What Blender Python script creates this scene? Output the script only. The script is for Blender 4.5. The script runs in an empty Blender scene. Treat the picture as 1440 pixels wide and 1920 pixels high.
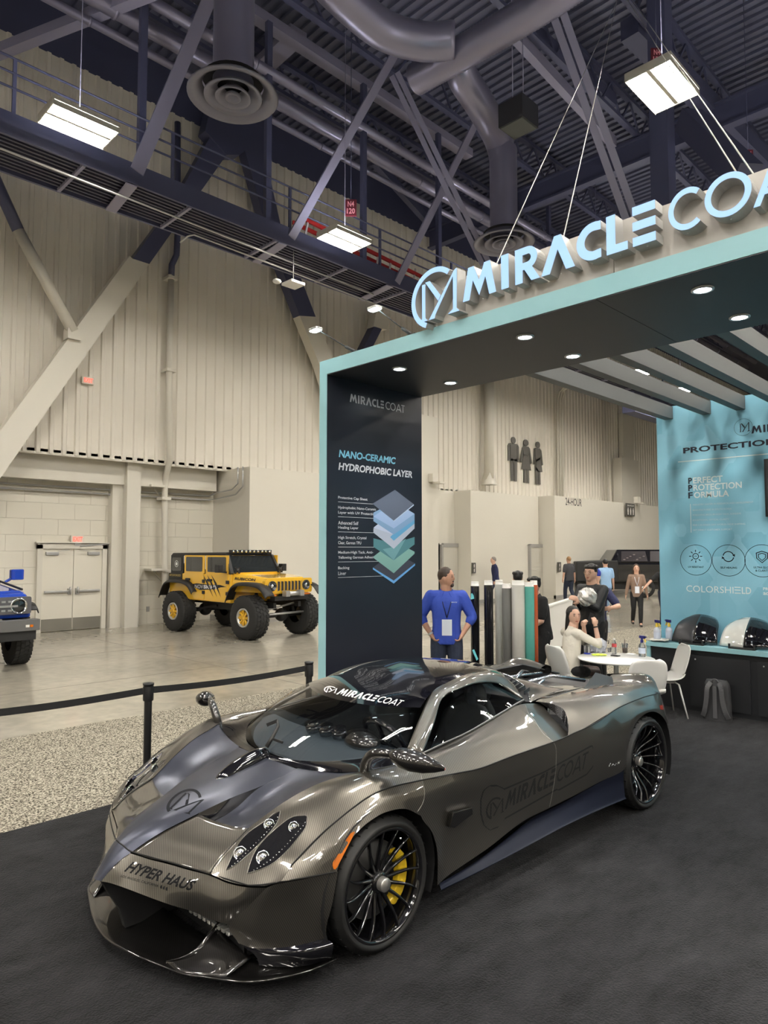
import bpy, bmesh, math, random
from mathutils import Vector, Matrix
from mathutils.bvhtree import BVHTree
random.seed(7)
S = bpy.context.scene
COL = S.collection
PI = math.pi

# ------------------------------------------------------------------ camera
# world: +X runs along the hall's long wall (away to the right), +Y towards that wall, Z up
FPX = 1286.0
PITCH = math.radians(3.27)
EYE = Vector((0, 0, 2.0))
cd = bpy.data.cameras.new('camera')
cam = bpy.data.objects.new('camera', cd); COL.objects.link(cam)
cam.location = EYE
cam.rotation_euler = (math.radians(90) + PITCH, 0, math.radians(-45))
cd.sensor_fit = 'VERTICAL'; cd.sensor_height = 32.0; cd.lens = FPX * 32.0 / 1920
cd.clip_start = 0.05; cd.clip_end = 300
S.camera = cam

# ------------------------------------------------------------------ world + view
w = bpy.data.worlds.new('world'); S.world = w; w.use_nodes = True
w.node_tree.nodes['Background'].inputs[0].default_value = (0.75, 0.72, 0.85, 1)
w.node_tree.nodes['Background'].inputs[1].default_value = 0.0
S.view_settings.view_transform = 'Standard'
try: S.view_settings.look = 'None'
except Exception: pass
S.view_settings.gamma = 1; S.view_settings.use_curve_mapping = False
S.view_settings.exposure = 0.83
LAMP = 88.0          # radiance of the hall's high-bay lamps
S.cycles.max_bounces = 8; S.cycles.diffuse_bounces = 4; S.cycles.glossy_bounces = 4
S.cycles.transmission_bounces = 6; S.cycles.transparent_max_bounces = 12
S.cycles.sample_clamp_indirect = 6.0; S.cycles.caustics_reflective = False; S.cycles.caustics_refractive = False
S.cycles.use_adaptive_sampling = True; S.cycles.adaptive_threshold = 0.02

# image pixels to world points: camera ray through a pixel meets a chosen plane
_s = 2 ** -.5; _cp, _sp = math.cos(PITCH), math.sin(PITCH)
_F = Vector((_s*_cp, _s*_cp, _sp)); _U = Vector((-_s*_sp, -_s*_sp, _cp)); _R = Vector((_s, -_s, 0))
def ray(x, y): return _F + _R*((x-720)/FPX) - _U*((y-960)/FPX)
def onx(x, y, X): r = ray(x, y); return EYE + r*(X/r.x)
def ony(x, y, Y): r = ray(x, y); return EYE + r*(Y/r.y)
def onz(x, y, z=0.0): r = ray(x, y); return EYE + r*((z-EYE.z)/r.z)

# ------------------------------------------------------------------ materials
MATS = {}
def mat(name, col=(.5,.5,.5), rough=.5, metal=0., spec=.5, emit=None, es=1., trans=0., ior=1.45, coat=0., alpha=1., bump=None, noise=None, sheen=0., crough=.03):
    if name in MATS: return MATS[name]
    m = bpy.data.materials.new(name); m.use_nodes = True
    nt = m.node_tree; b = nt.nodes['Principled BSDF']; I = b.inputs
    I['Base Color'].default_value = (*col, 1); I['Roughness'].default_value = rough; I['Metallic'].default_value = metal
    I['Specular IOR Level'].default_value = spec; I['IOR'].default_value = ior
    I['Transmission Weight'].default_value = trans; I['Coat Weight'].default_value = coat; I['Coat Roughness'].default_value = crough
    I['Alpha'].default_value = alpha; I['Sheen Weight'].default_value = sheen
    if emit is not None:
        I['Emission Color'].default_value = (*emit, 1); I['Emission Strength'].default_value = es
    if noise:      # (scale, dark colour, amount low, amount high[, detail])
        tc = nt.nodes.new('ShaderNodeTexCoord'); n = nt.nodes.new('ShaderNodeTexNoise'); r = nt.nodes.new('ShaderNodeValToRGB')
        n.inputs['Scale'].default_value = noise[0]; n.inputs['Detail'].default_value = noise[4] if len(noise) > 4 else 4
        nt.links.new(tc.outputs['Object'], n.inputs['Vector']); nt.links.new(n.outputs['Fac'], r.inputs['Fac'])
        r.color_ramp.elements[0].position = noise[2]; r.color_ramp.elements[1].position = noise[3]
        r.color_ramp.elements[0].color = (*noise[1], 1); r.color_ramp.elements[1].color = (*col, 1)
        nt.links.new(r.outputs['Color'], I['Base Color'])
    if bump:       # (scale, strength, distance)
        tc = nt.nodes.new('ShaderNodeTexCoord'); n = nt.nodes.new('ShaderNodeTexNoise'); bp = nt.nodes.new('ShaderNodeBump')
        n.inputs['Scale'].default_value = bump[0]; n.inputs['Detail'].default_value = 5
        bp.inputs['Strength'].default_value = bump[1]; bp.inputs['Distance'].default_value = bump[2]
        nt.links.new(tc.outputs['Object'], n.inputs['Vector']); nt.links.new(n.outputs['Fac'], bp.inputs['Height'])
        nt.links.new(bp.outputs['Normal'], I['Normal'])
    MATS[name] = m
    return m

# ------------------------------------------------------------------ mesh building
def V(*a): return Vector(a)
class MB:
    """collects shapes and links them as ONE mesh object"""
    def __init__(s): s.v = []; s.f = []; s.mi = []; s.sm = []; s.cur = 0
    def add(s, vs, fs, smooth=False):
        o = len(s.v); s.v += [tuple(p) for p in vs]
        for f in fs: s.f.append([i+o for i in f]); s.mi.append(s.cur); s.sm.append(smooth)
        return s
    def mat(s, i): s.cur = i; return s
    def box(s, x0, x1, y0, y1, z0, z1, M=None):
        vs = [Vector((x, y, z)) for x in (x0, x1) for y in (y0, y1) for z in (z0, z1)]
        if M is not None: vs = [M @ p for p in vs]
        return s.add(vs, [(0,1,3,2),(4,6,7,5),(0,4,5,1),(2,3,7,6),(0,2,6,4),(1,5,7,3)])
    def rbox(s, x0, x1, y0, y1, z0, z1, r=.02, n=3, M=None, axis='z'):
        """box with rounded edges along one axis"""
        if axis == 'z': a0,a1,b0,b1,c0,c1 = x0,x1,y0,y1,z0,z1; mk = lambda a,b,c: Vector((a,b,c))
        elif axis == 'x': a0,a1,b0,b1,c0,c1 = y0,y1,z0,z1,x0,x1; mk = lambda a,b,c: Vector((c,a,b))
        else: a0,a1,b0,b1,c0,c1 = z0,z1,x0,x1,y0,y1; mk = lambda a,b,c: Vector((b,c,a))
        r = min(r, (a1-a0)/2, (b1-b0)/2); P = []
        for cx, cy, t0 in ((a1-r,b1-r,0),(a0+r,b1-r,90),(a0+r,b0+r,180),(a1-r,b0+r,270)):
            for k in range(n+1):
                t = math.radians(t0 + 90*k/n); P.append((cx+r*math.cos(t), cy+r*math.sin(t)))
        N = len(P); vs = [mk(a,b,c0) for a,b in P] + [mk(a,b,c1) for a,b in P]
        if M is not None: vs = [M @ p for p in vs]
        return s.add(vs, [tuple(range(N))[::-1], tuple(range(N,2*N))] + [(i,(i+1)%N,N+(i+1)%N,N+i) for i in range(N)])
    def prism(s, poly, d, M=None):
        """poly: list of 3D points (planar), d: extrusion vector"""
        P = [Vector(p) for p in poly]; N = len(P); d = Vector(d); vs = P + [p+d for p in P]
        if M is not None: vs = [M @ p for p in vs]
        return s.add(vs, [tuple(range(N)), tuple(range(N,2*N))[::-1]] + [(i,N+i,N+(i+1)%N,(i+1)%N) for i in range(N)])
    def bar(s, p0, p1, w, h, up=(0,0,1)):
        """rectangular bar from p0 to p1, w across, h along 'up'"""
        p0, p1 = Vector(p0), Vector(p1); d = (p1-p0).normalized(); u = Vector(up)
        if abs(d.dot(u)) > .99: u = Vector((1,0,0))
        sd = d.cross(u).normalized(); u = sd.cross(d).normalized(); a = sd*w/2; b = u*h/2
        vs = [p + q for p in (p0, p1) for q in (-a-b, a-b, a+b, -a+b)]
        return s.add(vs, [(0,3,2,1),(4,5,6,7)] + [(i,(i+1)%4,4+(i+1)%4,4+i) for i in range(4)])
    def tube(s, path, r, n=10, cap=True, closed=False):
        P = [Vector(p) for p in path]; R = r if hasattr(r, '__len__') else [r]*len(P); L = len(P)
        T = []
        for i in range(L):
            if closed: t = P[(i+1)%L] - P[i-1]
            else: t = P[min(i+1,L-1)] - P[max(i-1,0)]
            T.append(t.normalized() if t.length > 1e-9 else Vector((0,0,1)))
        u = Vector((0,0,1)) if abs(T[0].z) < .9 else Vector((1,0,0))
        u = (u - T[0]*u.dot(T[0])).normalized(); vs = []
        for i in range(L):
            u = (u - T[i]*u.dot(T[i])); u = u.normalized() if u.length > 1e-6 else T[i].orthogonal().normalized()
            v = T[i].cross(u)
            for k in range(n):
                a = 2*PI*k/n; vs.append(P[i] + (u*math.cos(a) + v*math.sin(a))*R[i])
        fs = []
        for i in range(L if closed else L-1):
            j = (i+1) % L
            for k in range(n): fs.append((i*n+k, i*n+(k+1)%n, j*n+(k+1)%n, j*n+k))
        if cap and not closed: fs += [tuple(range(n))[::-1], tuple(range((L-1)*n, L*n))]
        return s.add(vs, fs, True)
    def cyl(s, p0, p1, r, n=16, r2=None): return s.tube([p0, p1], [r, r if r2 is None else r2], n)
    def lathe(s, prof, c=(0,0,0), axis=(0,0,1), n=32, a0=0, a1=2*PI, smooth=True):
        """prof: (radius, height) pairs revolved about axis through c"""
        c = Vector(c); ax = Vector(axis).normalized(); u = ax.orthogonal().normalized(); v = ax.cross(u)
        full = abs(a1-a0-2*PI) < 1e-6; N = n if full else n+1; vs = []
        for r, h in prof:
            for k in range(N):
                a = a0 + (a1-a0)*k/n; vs.append(c + ax*h + (u*math.cos(a)+v*math.sin(a))*r)
        fs = []
        for i in range(len(prof)-1):
            for k in range(n if full else n):
                k2 = (k+1) % N; fs.append((i*N+k, i*N+k2, (i+1)*N+k2, (i+1)*N+k))
        return s.add(vs, fs, smooth)
    def ball(s, c, r, n=12, sc=(1,1,1), M=None):
        c = Vector(c); vs = []; m = n//2
        for i in range(m+1):
            t = PI*i/m
            for k in range(n):
                a = 2*PI*k/n; p = Vector((math.sin(t)*math.cos(a)*sc[0], math.sin(t)*math.sin(a)*sc[1], math.cos(t)*sc[2]))*r
                if M is not None: p = M @ p
                vs.append(c + p)
        fs = [(i*n+k, (i+1)*n+k, (i+1)*n+(k+1)%n, i*n+(k+1)%n) for i in range(m) for k in range(n)]
        return s.add(vs, fs, True)
    def grid(s, G, smooth=True, flip=False):
        nu, nv = len(G), len(G[0]); vs = [p for r in G for p in r]
        fs = []
        for i in range(nu-1):
            for j in range(nv-1):
                f = (i*nv+j, i*nv+j+1, (i+1)*nv+j+1, (i+1)*nv+j); fs.append(f[::-1] if flip else f)
        return s.add(vs, fs, smooth)
    def build(s, name, mats, parent=None, loc=None, weld=False, solid=0, subsurf=0, bevel=0):
        me = bpy.data.meshes.new(name); me.from_pydata(s.v, [], s.f)
        for m in (mats if isinstance(mats, (list, tuple)) else [mats]): me.materials.append(m)
        me.polygons.foreach_set('material_index', s.mi); me.polygons.foreach_set('use_smooth', s.sm)
        if weld or bevel:
            bm = bmesh.new(); bm.from_mesh(me)
            bmesh.ops.remove_doubles(bm, verts=bm.verts, dist=1e-4)
            bmesh.ops.dissolve_degenerate(bm, edges=bm.edges, dist=1e-5)
            bmesh.ops.recalc_face_normals(bm, faces=bm.faces)
            bm.to_mesh(me); bm.free()
        me.update()
        o = bpy.data.objects.new(name, me); COL.objects.link(o)
        if parent is not None: o.parent = parent
        if loc is not None: o.location = loc
        if solid:
            md = o.modifiers.new('solidify', 'SOLIDIFY'); md.thickness = solid; md.offset = -1
        if bevel:
            md = o.modifiers.new('bevel', 'BEVEL'); md.width = bevel; md.segments = 2; md.limit_method = 'ANGLE'
        if subsurf:
            md = o.modifiers.new('sub', 'SUBSURF'); md.levels = subsurf; md.render_levels = subsurf
        return o

def tag(o, label, cat, group=None, kind=None):
    o['label'] = label; o['category'] = cat
    if group: o['group'] = group
    if kind: o['kind'] = kind
    return o
def thing(name, label, cat, loc=(0,0,0), rz=0., group=None):
    o = bpy.data.objects.new(name, None); COL.objects.link(o)
    o.location = loc; o.rotation_euler = (0, 0, rz); o.empty_display_size = .1
    return tag(o, label, cat, group)
def struct(o): o['kind'] = 'structure'; return o
def part_label(o, l): o['label'] = l; return o
def kids(o): return [c for c in COL.objects if c.parent == o]
def copy_tree(o, parent=None):
    c = o.copy(); COL.objects.link(c); c.parent = parent
    for ch in kids(o): copy_tree(ch, c)
    return c

def crom(P, n, closed=False):
    """Catmull-Rom through points, n steps a span"""
    P = [Vector(p) for p in P]; out = []; L = len(P)
    if L == 2: return [P[0].lerp(P[1], k/n) for k in range(n+1)]
    for i in range(L if closed else L-1):
        if closed: a, b, c, d = P[i-1], P[i], P[(i+1)%L], P[(i+2)%L]
        else:
            b, c = P[i], P[i+1]; a = P[i-1] if i else b*2-c; d = P[i+2] if i+2 < L else c*2-b
        for k in range(n):
            t = k/n; out.append(.5*((2*b)+(c-a)*t+(2*a-5*b+4*c-d)*t*t+(3*b-a-3*c+d)*t**3))
    if not closed: out.append(P[-1])
    return out
def resample(P, n):
    """n+1 points equally spaced along polyline P"""
    L = [0]
    for i in range(1, len(P)): L.append(L[-1] + (P[i]-P[i-1]).length)
    out = []; j = 0
    for k in range(n+1):
        t = L[-1]*k/n
        while j < len(P)-2 and L[j+1] < t: j += 1
        d = L[j+1]-L[j]; out.append(P[j].lerp(P[j+1], (t-L[j])/d if d > 1e-12 else 0))
    return out
def net(rows, nu, nv):
    """rows: equal-length control rows -> smooth grid through them"""
    R = [crom(r, nv) for r in rows]; cols = [crom([R[i][j] for i in range(len(R))], nu) for j in range(len(R[0]))]
    return [[cols[j][i] for j in range(len(cols))] for i in range(len(cols[0]))]

# ------------------------------------------------------------------ writing
def text_mesh(body, bold=0., shear=0., res=3, space=1.0, scx=1.0):
    cu = bpy.data.curves.new('t', 'FONT'); cu.body = body; cu.size = 1; cu.offset = bold; cu.shear = shear; cu.resolution_u = res
    cu.space_character = space
    o = bpy.data.objects.new('t', cu); COL.objects.link(o)
    dg = bpy.context.evaluated_depsgraph_get(); me = bpy.data.meshes.new_from_object(o.evaluated_get(dg))
    v = [p.co.copy() for p in me.vertices]; f = [tuple(p.vertices) for p in me.polygons]
    bpy.data.objects.remove(o); bpy.data.curves.remove(cu); bpy.data.meshes.remove(me)
    if not v: return [], []
    x0 = min(p.x for p in v); x1 = max(p.x for p in v); y0 = min(p.y for p in v); y1 = max(p.y for p in v)
    return [(((p.x-x0)/(x1-x0)), ((p.y-y0)/(y1-y0))) for p in v], f
def put_text(mb, body, P0, R_, U_, wd, ht, bold=0., shear=0., res=3, space=1.0):
    """body fills wd x ht from the lower left point P0 along unit vectors R_, U_"""
    v, f = text_mesh(body, bold, shear, res, space); P0, R_, U_ = Vector(P0), Vector(R_), Vector(U_)
    mb.add([P0 + R_*(a*wd) + U_*(b*ht) for a, b in v], f); return mb
def ring(cx, cy, r0, r1, a0, a1, n=24, sx=1.):
    A = [math.radians(a0+(a1-a0)*k/n) for k in range(n+1)]
    return [[(cx+sx*r0*math.cos(A[k]), cy+r0*math.sin(A[k])), (cx+sx*r1*math.cos(A[k]), cy+r1*math.sin(A[k])),
             (cx+sx*r1*math.cos(A[k+1]), cy+r1*math.sin(A[k+1])), (cx+sx*r0*math.cos(A[k+1]), cy+r0*math.sin(A[k+1]))] for k in range(n)]
def word_glyphs():
    """flat letter shapes MIRACLE COAT, cap height 1: list of (letter, polygons)"""
    g = []; t = .25
    def off(ps, x): return [[(a+x, b) for a, b in p] for p in ps]
    g.append(('M', [[(a*1.18, b) for a, b in p] for p in [
        [(0,0),(.20,0),(.31,.58),(.17,1)], [(.17,1),(.34,1),(.5,.52),(.5,.06),(.31,.58)],
        [(.83,1),(.66,1),(.5,.52),(.5,.06),(.69,.58)], [(1,0),(.80,0),(.69,.58),(.83,1)]]]))
    g.append(('I', off([[(0,0),(t,0),(t,1),(0,1)]], 1.34)))
    R_ = [[(0,0),(t,0),(t,1),(0,1)], [(t,1),(t,.79),(.42,.79),(.42,1)], [(t,.56),(t,.36),(.42,.36),(.42,.56)]] + ring(.42, .68, .115, .32, -90, 90, 12) + [[(.30,.38),(.55,.42),(.82,0),(.54,0)]]
    g.append(('R', off(R_, 1.77)))
    g.append(('A', off([[(0,0),(.26,0),(.5,.62),(.5,1),(.40,1)], [(1.0,0),(.74,0),(.5,.62),(.5,1),(.60,1)]], 2.66)))
    g.append(('C', off(ring(.5, .5, .27, .5, 75, 285, 22) + [[(.57,.761),(.63,.983),(.70,.98),(.70,.75)], [(.57,.239),(.63,.017),(.70,.02),(.70,.25)]], 3.70)))
    g.append(('L', off([[(0,0),(.24,0),(.24,1),(0,1)], [(.24,0),(.56,0),(.56,.21),(.24,.21)]], 4.54)))
    g.append(('E', off([[(0,0),(.56,0),(.56,.22),(0,.22)], [(0,.39),(.56,.39),(.56,.61),(0,.61)], [(0,.78),(.56,.78),(.56,1),(0,1)]], 5.20)))
    h = .11
    g.append(('C', off(ring(.5, .5, .5-h*1.25, .5, 50, 310, 26), 6.06)))
    g.append(('O', off(ring(.5, .5, .5-h*1.25, .5, 0, 360, 36), 6.90)))
    g.append(('A', off([[(0,0),(.14,0),(.5,.82),(.5,1),(.43,1)], [(1.0,0),(.86,0),(.5,.82),(.5,1),(.57,1)], [(.2,.22),(.8,.22),(.74,.34),(.26,.34)]], 7.96)))
    g.append(('T', off([[(.27,0),(.40,0),(.40,.88),(.27,.88)], [(0,.88),(.67,.88),(.67,1),(0,1)]], 8.92)))
    return g
WORD_W = 9.6
def emblem_shapes():
    """ring open on the right with a serifed M through it, unit radius about 0,0"""
    s = ring(0, 0, .83, 1.0, 48, 248, 30)
    s += [[(-.52,-.64),(-.38,-.64),(-.38,.55),(-.52,.55)], [(-.62,-.70),(-.28,-.70),(-.38,-.60),(-.52,-.60)]]
    s += [[(-.38,.60),(-.18,.60),(.28,.0),(.18,-.16)]]
    s += [[(-.22,-.70),(.02,-.70),(.06,-.58),(.80,.50),(.95,.72),(.84,.66)]]
    s += [[(.80,-.60),(.94,-.60),(.96,.72),(.80,.50)], [(.58,-.70),(1.06,-.70),(.94,-.58),(.80,-.58)]]
    return s
def put_shapes(mb, shapes, f, depth=None):
    """f maps (a,b)->3D; depth None = flat, else extrusion vector"""
    for p in shapes:
        q = [f(a, b) for a, b in p]
        if depth is None: mb.add(q, [tuple(range(len(q)))])
        else: mb.prism(q, depth)
    return mb
# ================================================================== HALL
cream = mat('cream_paint', (.66,.63,.555), .55, noise=(.35,(.63,.60,.525),.35,.65))
cream_steel = mat('cream_corrugated_steel', (.74,.70,.62), .45, noise=(.6,(.69,.65,.57),.3,.7))
navy = mat('navy_steel_paint', (.075,.08,.145), .4)
navy_lt = mat('slate_steel_paint', (.27,.26,.36), .4)
duct_m = mat('dark_duct_metal', (.26,.25,.34), .33, metal=.55)
deck_m = mat('dark_roof_deck', (.12,.125,.19), .4)
galv = mat('galvanised_steel', (.5,.5,.5), .35, metal=.8)
grey_paint = mat('grey_paint', (.32,.31,.29), .5)
redm = mat('red_paint', (.5,.03,.03), .5)
whitep = mat('white_plastic', (.78,.77,.74), .35)
black_rub = mat('black_rubber', (.02,.02,.02), .55)

# polished concrete
fm = mat('polished_concrete', (.27,.25,.205), .17, spec=.55)
nt = fm.node_tree; b = nt.nodes['Principled BSDF']
tc = nt.nodes.new('ShaderNodeTexCoord'); n1 = nt.nodes.new('ShaderNodeTexNoise'); n2 = nt.nodes.new('ShaderNodeTexNoise'); mx = nt.nodes.new('ShaderNodeMix'); rp = nt.nodes.new('ShaderNodeValToRGB')
n1.inputs['Scale'].default_value = .5; n1.inputs['Detail'].default_value = 6; n2.inputs['Scale'].default_value = 6; n2.inputs['Detail'].default_value = 8
nt.links.new(tc.outputs['Object'], n1.inputs['Vector']); nt.links.new(tc.outputs['Object'], n2.inputs['Vector'])
mx.inputs[0].default_value = .35; nt.links.new(n1.outputs['Fac'], mx.inputs[2]); nt.links.new(n2.outputs['Fac'], mx.inputs[3])
nt.links.new(mx.outputs[0], rp.inputs['Fac']); rp.color_ramp.elements[0].position = .35; rp.color_ramp.elements[1].position = .65
rp.color_ramp.elements[0].color = (.27,.25,.205,1); rp.color_ramp.elements[1].color = (.42,.385,.315,1)
nt.links.new(rp.outputs['Color'], b.inputs['Base Color'])
struct(MB().box(-24, 62, -26, 24, -.1, 0).build('floor', fm))
# saw-cut joints
j = MB(); jm = mat('floor_joint', (.12,.10,.08), .7)
for y in (10.6, 13.6, 16.4): j.box(-10, 60, y, y+.012, 0, .0015)
for x in (0.5, 6.5, 12.5, 18.5, 24.5): j.box(x, x+.012, 8.1, 18, 0, .0015)
struct(j.build('trim_1', jm))
fd = MB().lathe([(0,.004),(.17,.004),(.17,0)], (onz(612,1289).x+.3, 9.0, 0), n=24); tag(fd.build('floor_drain', mat('drain_iron',(.16,.14,.11),.5)), 'round drain cover set in the polished concrete near the belt barrier', 'drain')

# grey speckled aisle carpet, black booth carpet
gm = mat('speckled_carpet', (.30,.27,.22), .95, spec=.05)
nt = gm.node_tree; b = nt.nodes['Principled BSDF']
tc = nt.nodes.new('ShaderNodeTexCoord'); n1 = nt.nodes.new('ShaderNodeTexNoise'); rp = nt.nodes.new('ShaderNodeValToRGB'); bp = nt.nodes.new('ShaderNodeBump')
n1.inputs['Scale'].default_value = 75; n1.inputs['Detail'].default_value = 2
nt.links.new(tc.outputs['Object'], n1.inputs['Vector']); nt.links.new(n1.outputs['Fac'], rp.inputs['Fac'])
rp.color_ramp.elements[0].position = .40; rp.color_ramp.elements[1].position = .60
rp.color_ramp.elements[0].color = (.05,.045,.035,1); rp.color_ramp.elements[1].color = (.44,.405,.33,1)
nt.links.new(rp.outputs['Color'], b.inputs['Base Color']); nt.links.new(n1.outputs['Fac'], bp.inputs['Height']); bp.inputs['Strength'].default_value = .5
bp.inputs['Distance'].default_value = .004; nt.links.new(bp.outputs['Normal'], b.inputs['Normal'])
c = MB().box(-9, 30, 5.43, 8.1, 0, .008).build('aisle_carpet', gm)
tag(c, 'grey speckled aisle carpet strip between black carpet and concrete', 'carpet')
c = MB().box(9.6, 16, -6, 5.43, 0, .008).build('aisle_carpet', gm)
tag(c, 'grey speckled aisle carpet behind the light blue booth wall', 'carpet')
bm_ = mat('black_carpet', (.016,.016,.018), .92, spec=.12, sheen=.05)
nt = bm_.node_tree; b = nt.nodes['Principled BSDF']
tc = nt.nodes.new('ShaderNodeTexCoord'); mp = nt.nodes.new('ShaderNodeMapping'); n1 = nt.nodes.new('ShaderNodeTexNoise'); n2 = nt.nodes.new('ShaderNodeTexNoise'); rp = nt.nodes.new('ShaderNodeValToRGB'); bp = nt.nodes.new('ShaderNodeBump'); mul = nt.nodes.new('ShaderNodeMath')
mp.inputs['Scale'].default_value = (1.2, 2.4, 1); nt.links.new(tc.outputs['Object'], mp.inputs['Vector'])
n1.inputs['Scale'].default_value = 2.2; n1.inputs['Detail'].default_value = 12; n1.inputs['Roughness'].default_value = .78
nt.links.new(mp.outputs['Vector'], n1.inputs['Vector']); nt.links.new(n1.outputs['Fac'], rp.inputs['Fac'])
rp.color_ramp.elements[0].position = .36; rp.color_ramp.elements[1].position = .68
rp.color_ramp.elements[0].color = (.004,.004,.005,1); rp.color_ramp.elements[1].color = (.025,.025,.028,1)
nt.links.new(rp.outputs['Color'], b.inputs['Base Color'])
n2.inputs['Scale'].default_value = 90; n2.inputs['Detail'].default_value = 4; nt.links.new(tc.outputs['Object'], n2.inputs['Vector']); nt.links.new(n2.outputs['Fac'], bp.inputs['Height'])
bp.inputs['Strength'].default_value = 1.; bp.inputs['Distance'].default_value = .012; nt.links.new(bp.outputs['Normal'], b.inputs['Normal'])
c = MB().box(-6, 9.6, -6, 5.43, 0, .009).build('booth_carpet', bm_)
tag(c, 'black carpet under the grey sports car and the booth', 'carpet')

# ---- long wall: block wall below, corrugated cladding above, boxed-out volumes
WY, UY = 18.0, 17.3
SILL = 4.35; WTOP = 14.25
blk = mat('painted_block', (.69,.655,.565), .5)
nt = blk.node_tree; b = nt.nodes['Principled BSDF']
tc = nt.nodes.new('ShaderNodeTexCoord'); mp = nt.nodes.new('ShaderNodeMapping'); br = nt.nodes.new('ShaderNodeTexBrick'); bp = nt.nodes.new('ShaderNodeBump')
mp.inputs['Rotation'].default_value = (PI/2, 0, 0); nt.links.new(tc.outputs['Object'], mp.inputs['Vector']); nt.links.new(mp.outputs['Vector'], br.inputs['Vector'])
br.inputs['Scale'].default_value = 1; br.inputs['Mortar Size'].default_value = .008; br.inputs['Brick Width'].default_value = .8; br.inputs['Row Height'].default_value = .4
br.inputs['Mortar Smooth'].default_value = .3
br.inputs['Color1'].default_value = (.69,.655,.565,1); br.inputs['Color2'].default_value = (.665,.63,.54,1); br.inputs['Mortar'].default_value = (.60,.565,.48,1)
nt.links.new(br.outputs['Color'], b.inputs['Base Color']); nt.links.new(br.outputs['Fac'], bp.inputs['Height']); bp.invert = True; bp.inputs['Distance'].default_value = .006
nt.links.new(bp.outputs['Normal'], b.inputs['Normal'])
struct(MB().box(-24, 62, WY, WY+.3, 0, SILL+.1).build('wall_left', blk))
def corrugated(x0, x1, y, z0, z1, pitch=.3, d=.045):
    P = []; x = x0
    while x < x1:
        for dx, dy in ((0,0),(.17,0),(.195,-d),(.275,-d)): P.append((x+dx, y+dy))
        x += pitch
    P.append((x, y)); vs = [(a,b_,z0) for a,b_ in P] + [(a,b_,z1) for a,b_ in P]; n = len(P)
    m = MB(); m.add(vs, [(i,i+1,n+i+1,n+i) for i in range(n-1)])
    m.box(x0, x1, y+.005, y+.1, z0, z1); return m
struct(corrugated(-12, 60, UY, SILL, WTOP).build('wall_upper', cream_steel))
struct(MB().box(-24, 62, UY, WY+.3, SILL+.02, SILL+.1).box(-24, 62, UY-.02, UY+.1, SILL-.03, SILL+.03).build('trim_2', cream))
# recessed beam and conduits under the overhang
struct(MB().box(-10, 10.7, WY-.35, WY, 3.75, SILL).build('trim_3', cream))
# boxed-out plaster volumes
PV = 16.1
px_ = lambda x, Y: ony(x, 1033, Y).x
struct(MB().box(px_(402,17.9)-.0, px_(800,PV), PV, WY+.1, 0, 4.36).build('wall_box_1', cream))
struct(MB().box(px_(402,17.9)-.06, px_(800,PV), PV-.03, WY, 0, .14).build('baseboard_left', grey_paint))
xa = px_(883,PV); xb = px_(1010,PV); xc_ = px_(1041,15.4)
vo = MB(); vo.box(xa, xb, PV, WY, 0, 4.33); struct(vo.build('wall_box_2', cream))
vo = MB(); vo.box(xc_, 44, 15.4, WY, 0, 4.36); struct(vo.build('wall_box_3', cream))
struct(MB().box(xa-.02, xb, PV-.02, PV+.1, 0, .14).box(xc_, 44, 15.38, 15.5, 0, .14).build('baseboard_back', grey_paint))
# doorway jambs beside the volumes (dark openings to the restrooms)
for k, (xx, yy) in enumerate(((xa, PV), (xc_, 15.4))):
    o = MB(); o.box(xx-.9, xx-.02, yy+.62, yy+.66, 0, 2.15); struct(o.build('door_%d' % (k+2), mat('restroom_door', (.50,.48,.42), .4)))
    f = MB(); f.box(xx-1.0, xx-.9, yy+.6, yy+.8, 0, 2.25).box(xx-.9, xx+.0, yy+.6, yy+.8, 2.15, 2.3); struct(f.build('trim_%d' % (k+4), grey_paint))
    g = MB(); g.box(xx-1.6, xx, yy+.8, WY, 2.3, 4.3).box(xx-1.9, xx-1.0, yy+.8, yy+.9, 0, 4.3).box(xx-1.0, xx, yy+.70, yy+.9, 0, 2.3); struct(g.build('wall_box_%d' % (k+4), cream))
# tall block on the left of the gap
x0 = px_(770,16.6); x1 = px_(822,16.6)
struct(MB().box(x0, x1, 16.6, UY, 0, ony(815,782,16.6).z).build('wall_box_6', cream))
# roof deck
dk = MB(); dk.box(-24, 62, -26, 24, 15.6, 15.8)
x = -4.0
while x < 46: dk.box(x, x+.13, -2, 18, 15.52, 15.6); x += .28
struct(dk.build('ceiling', deck_m))
# far, right and rear walls of the hall (seen only past the booth and in reflections)
struct(MB().box(60, 60.3, -26, 24, 0, 15.8).build('wall_far', cream))
struct(MB().box(-24, 62, -26.3, -26, 0, 15.8).build('wall_right', cream))
struct(MB().box(-24.3, -24, -26, 24, 0, 15.8).build('wall_rear', cream))
struct(MB().box(-24, 62, UY, UY+.4, WTOP, 15.6).build('wall_upper_band', navy))

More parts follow.
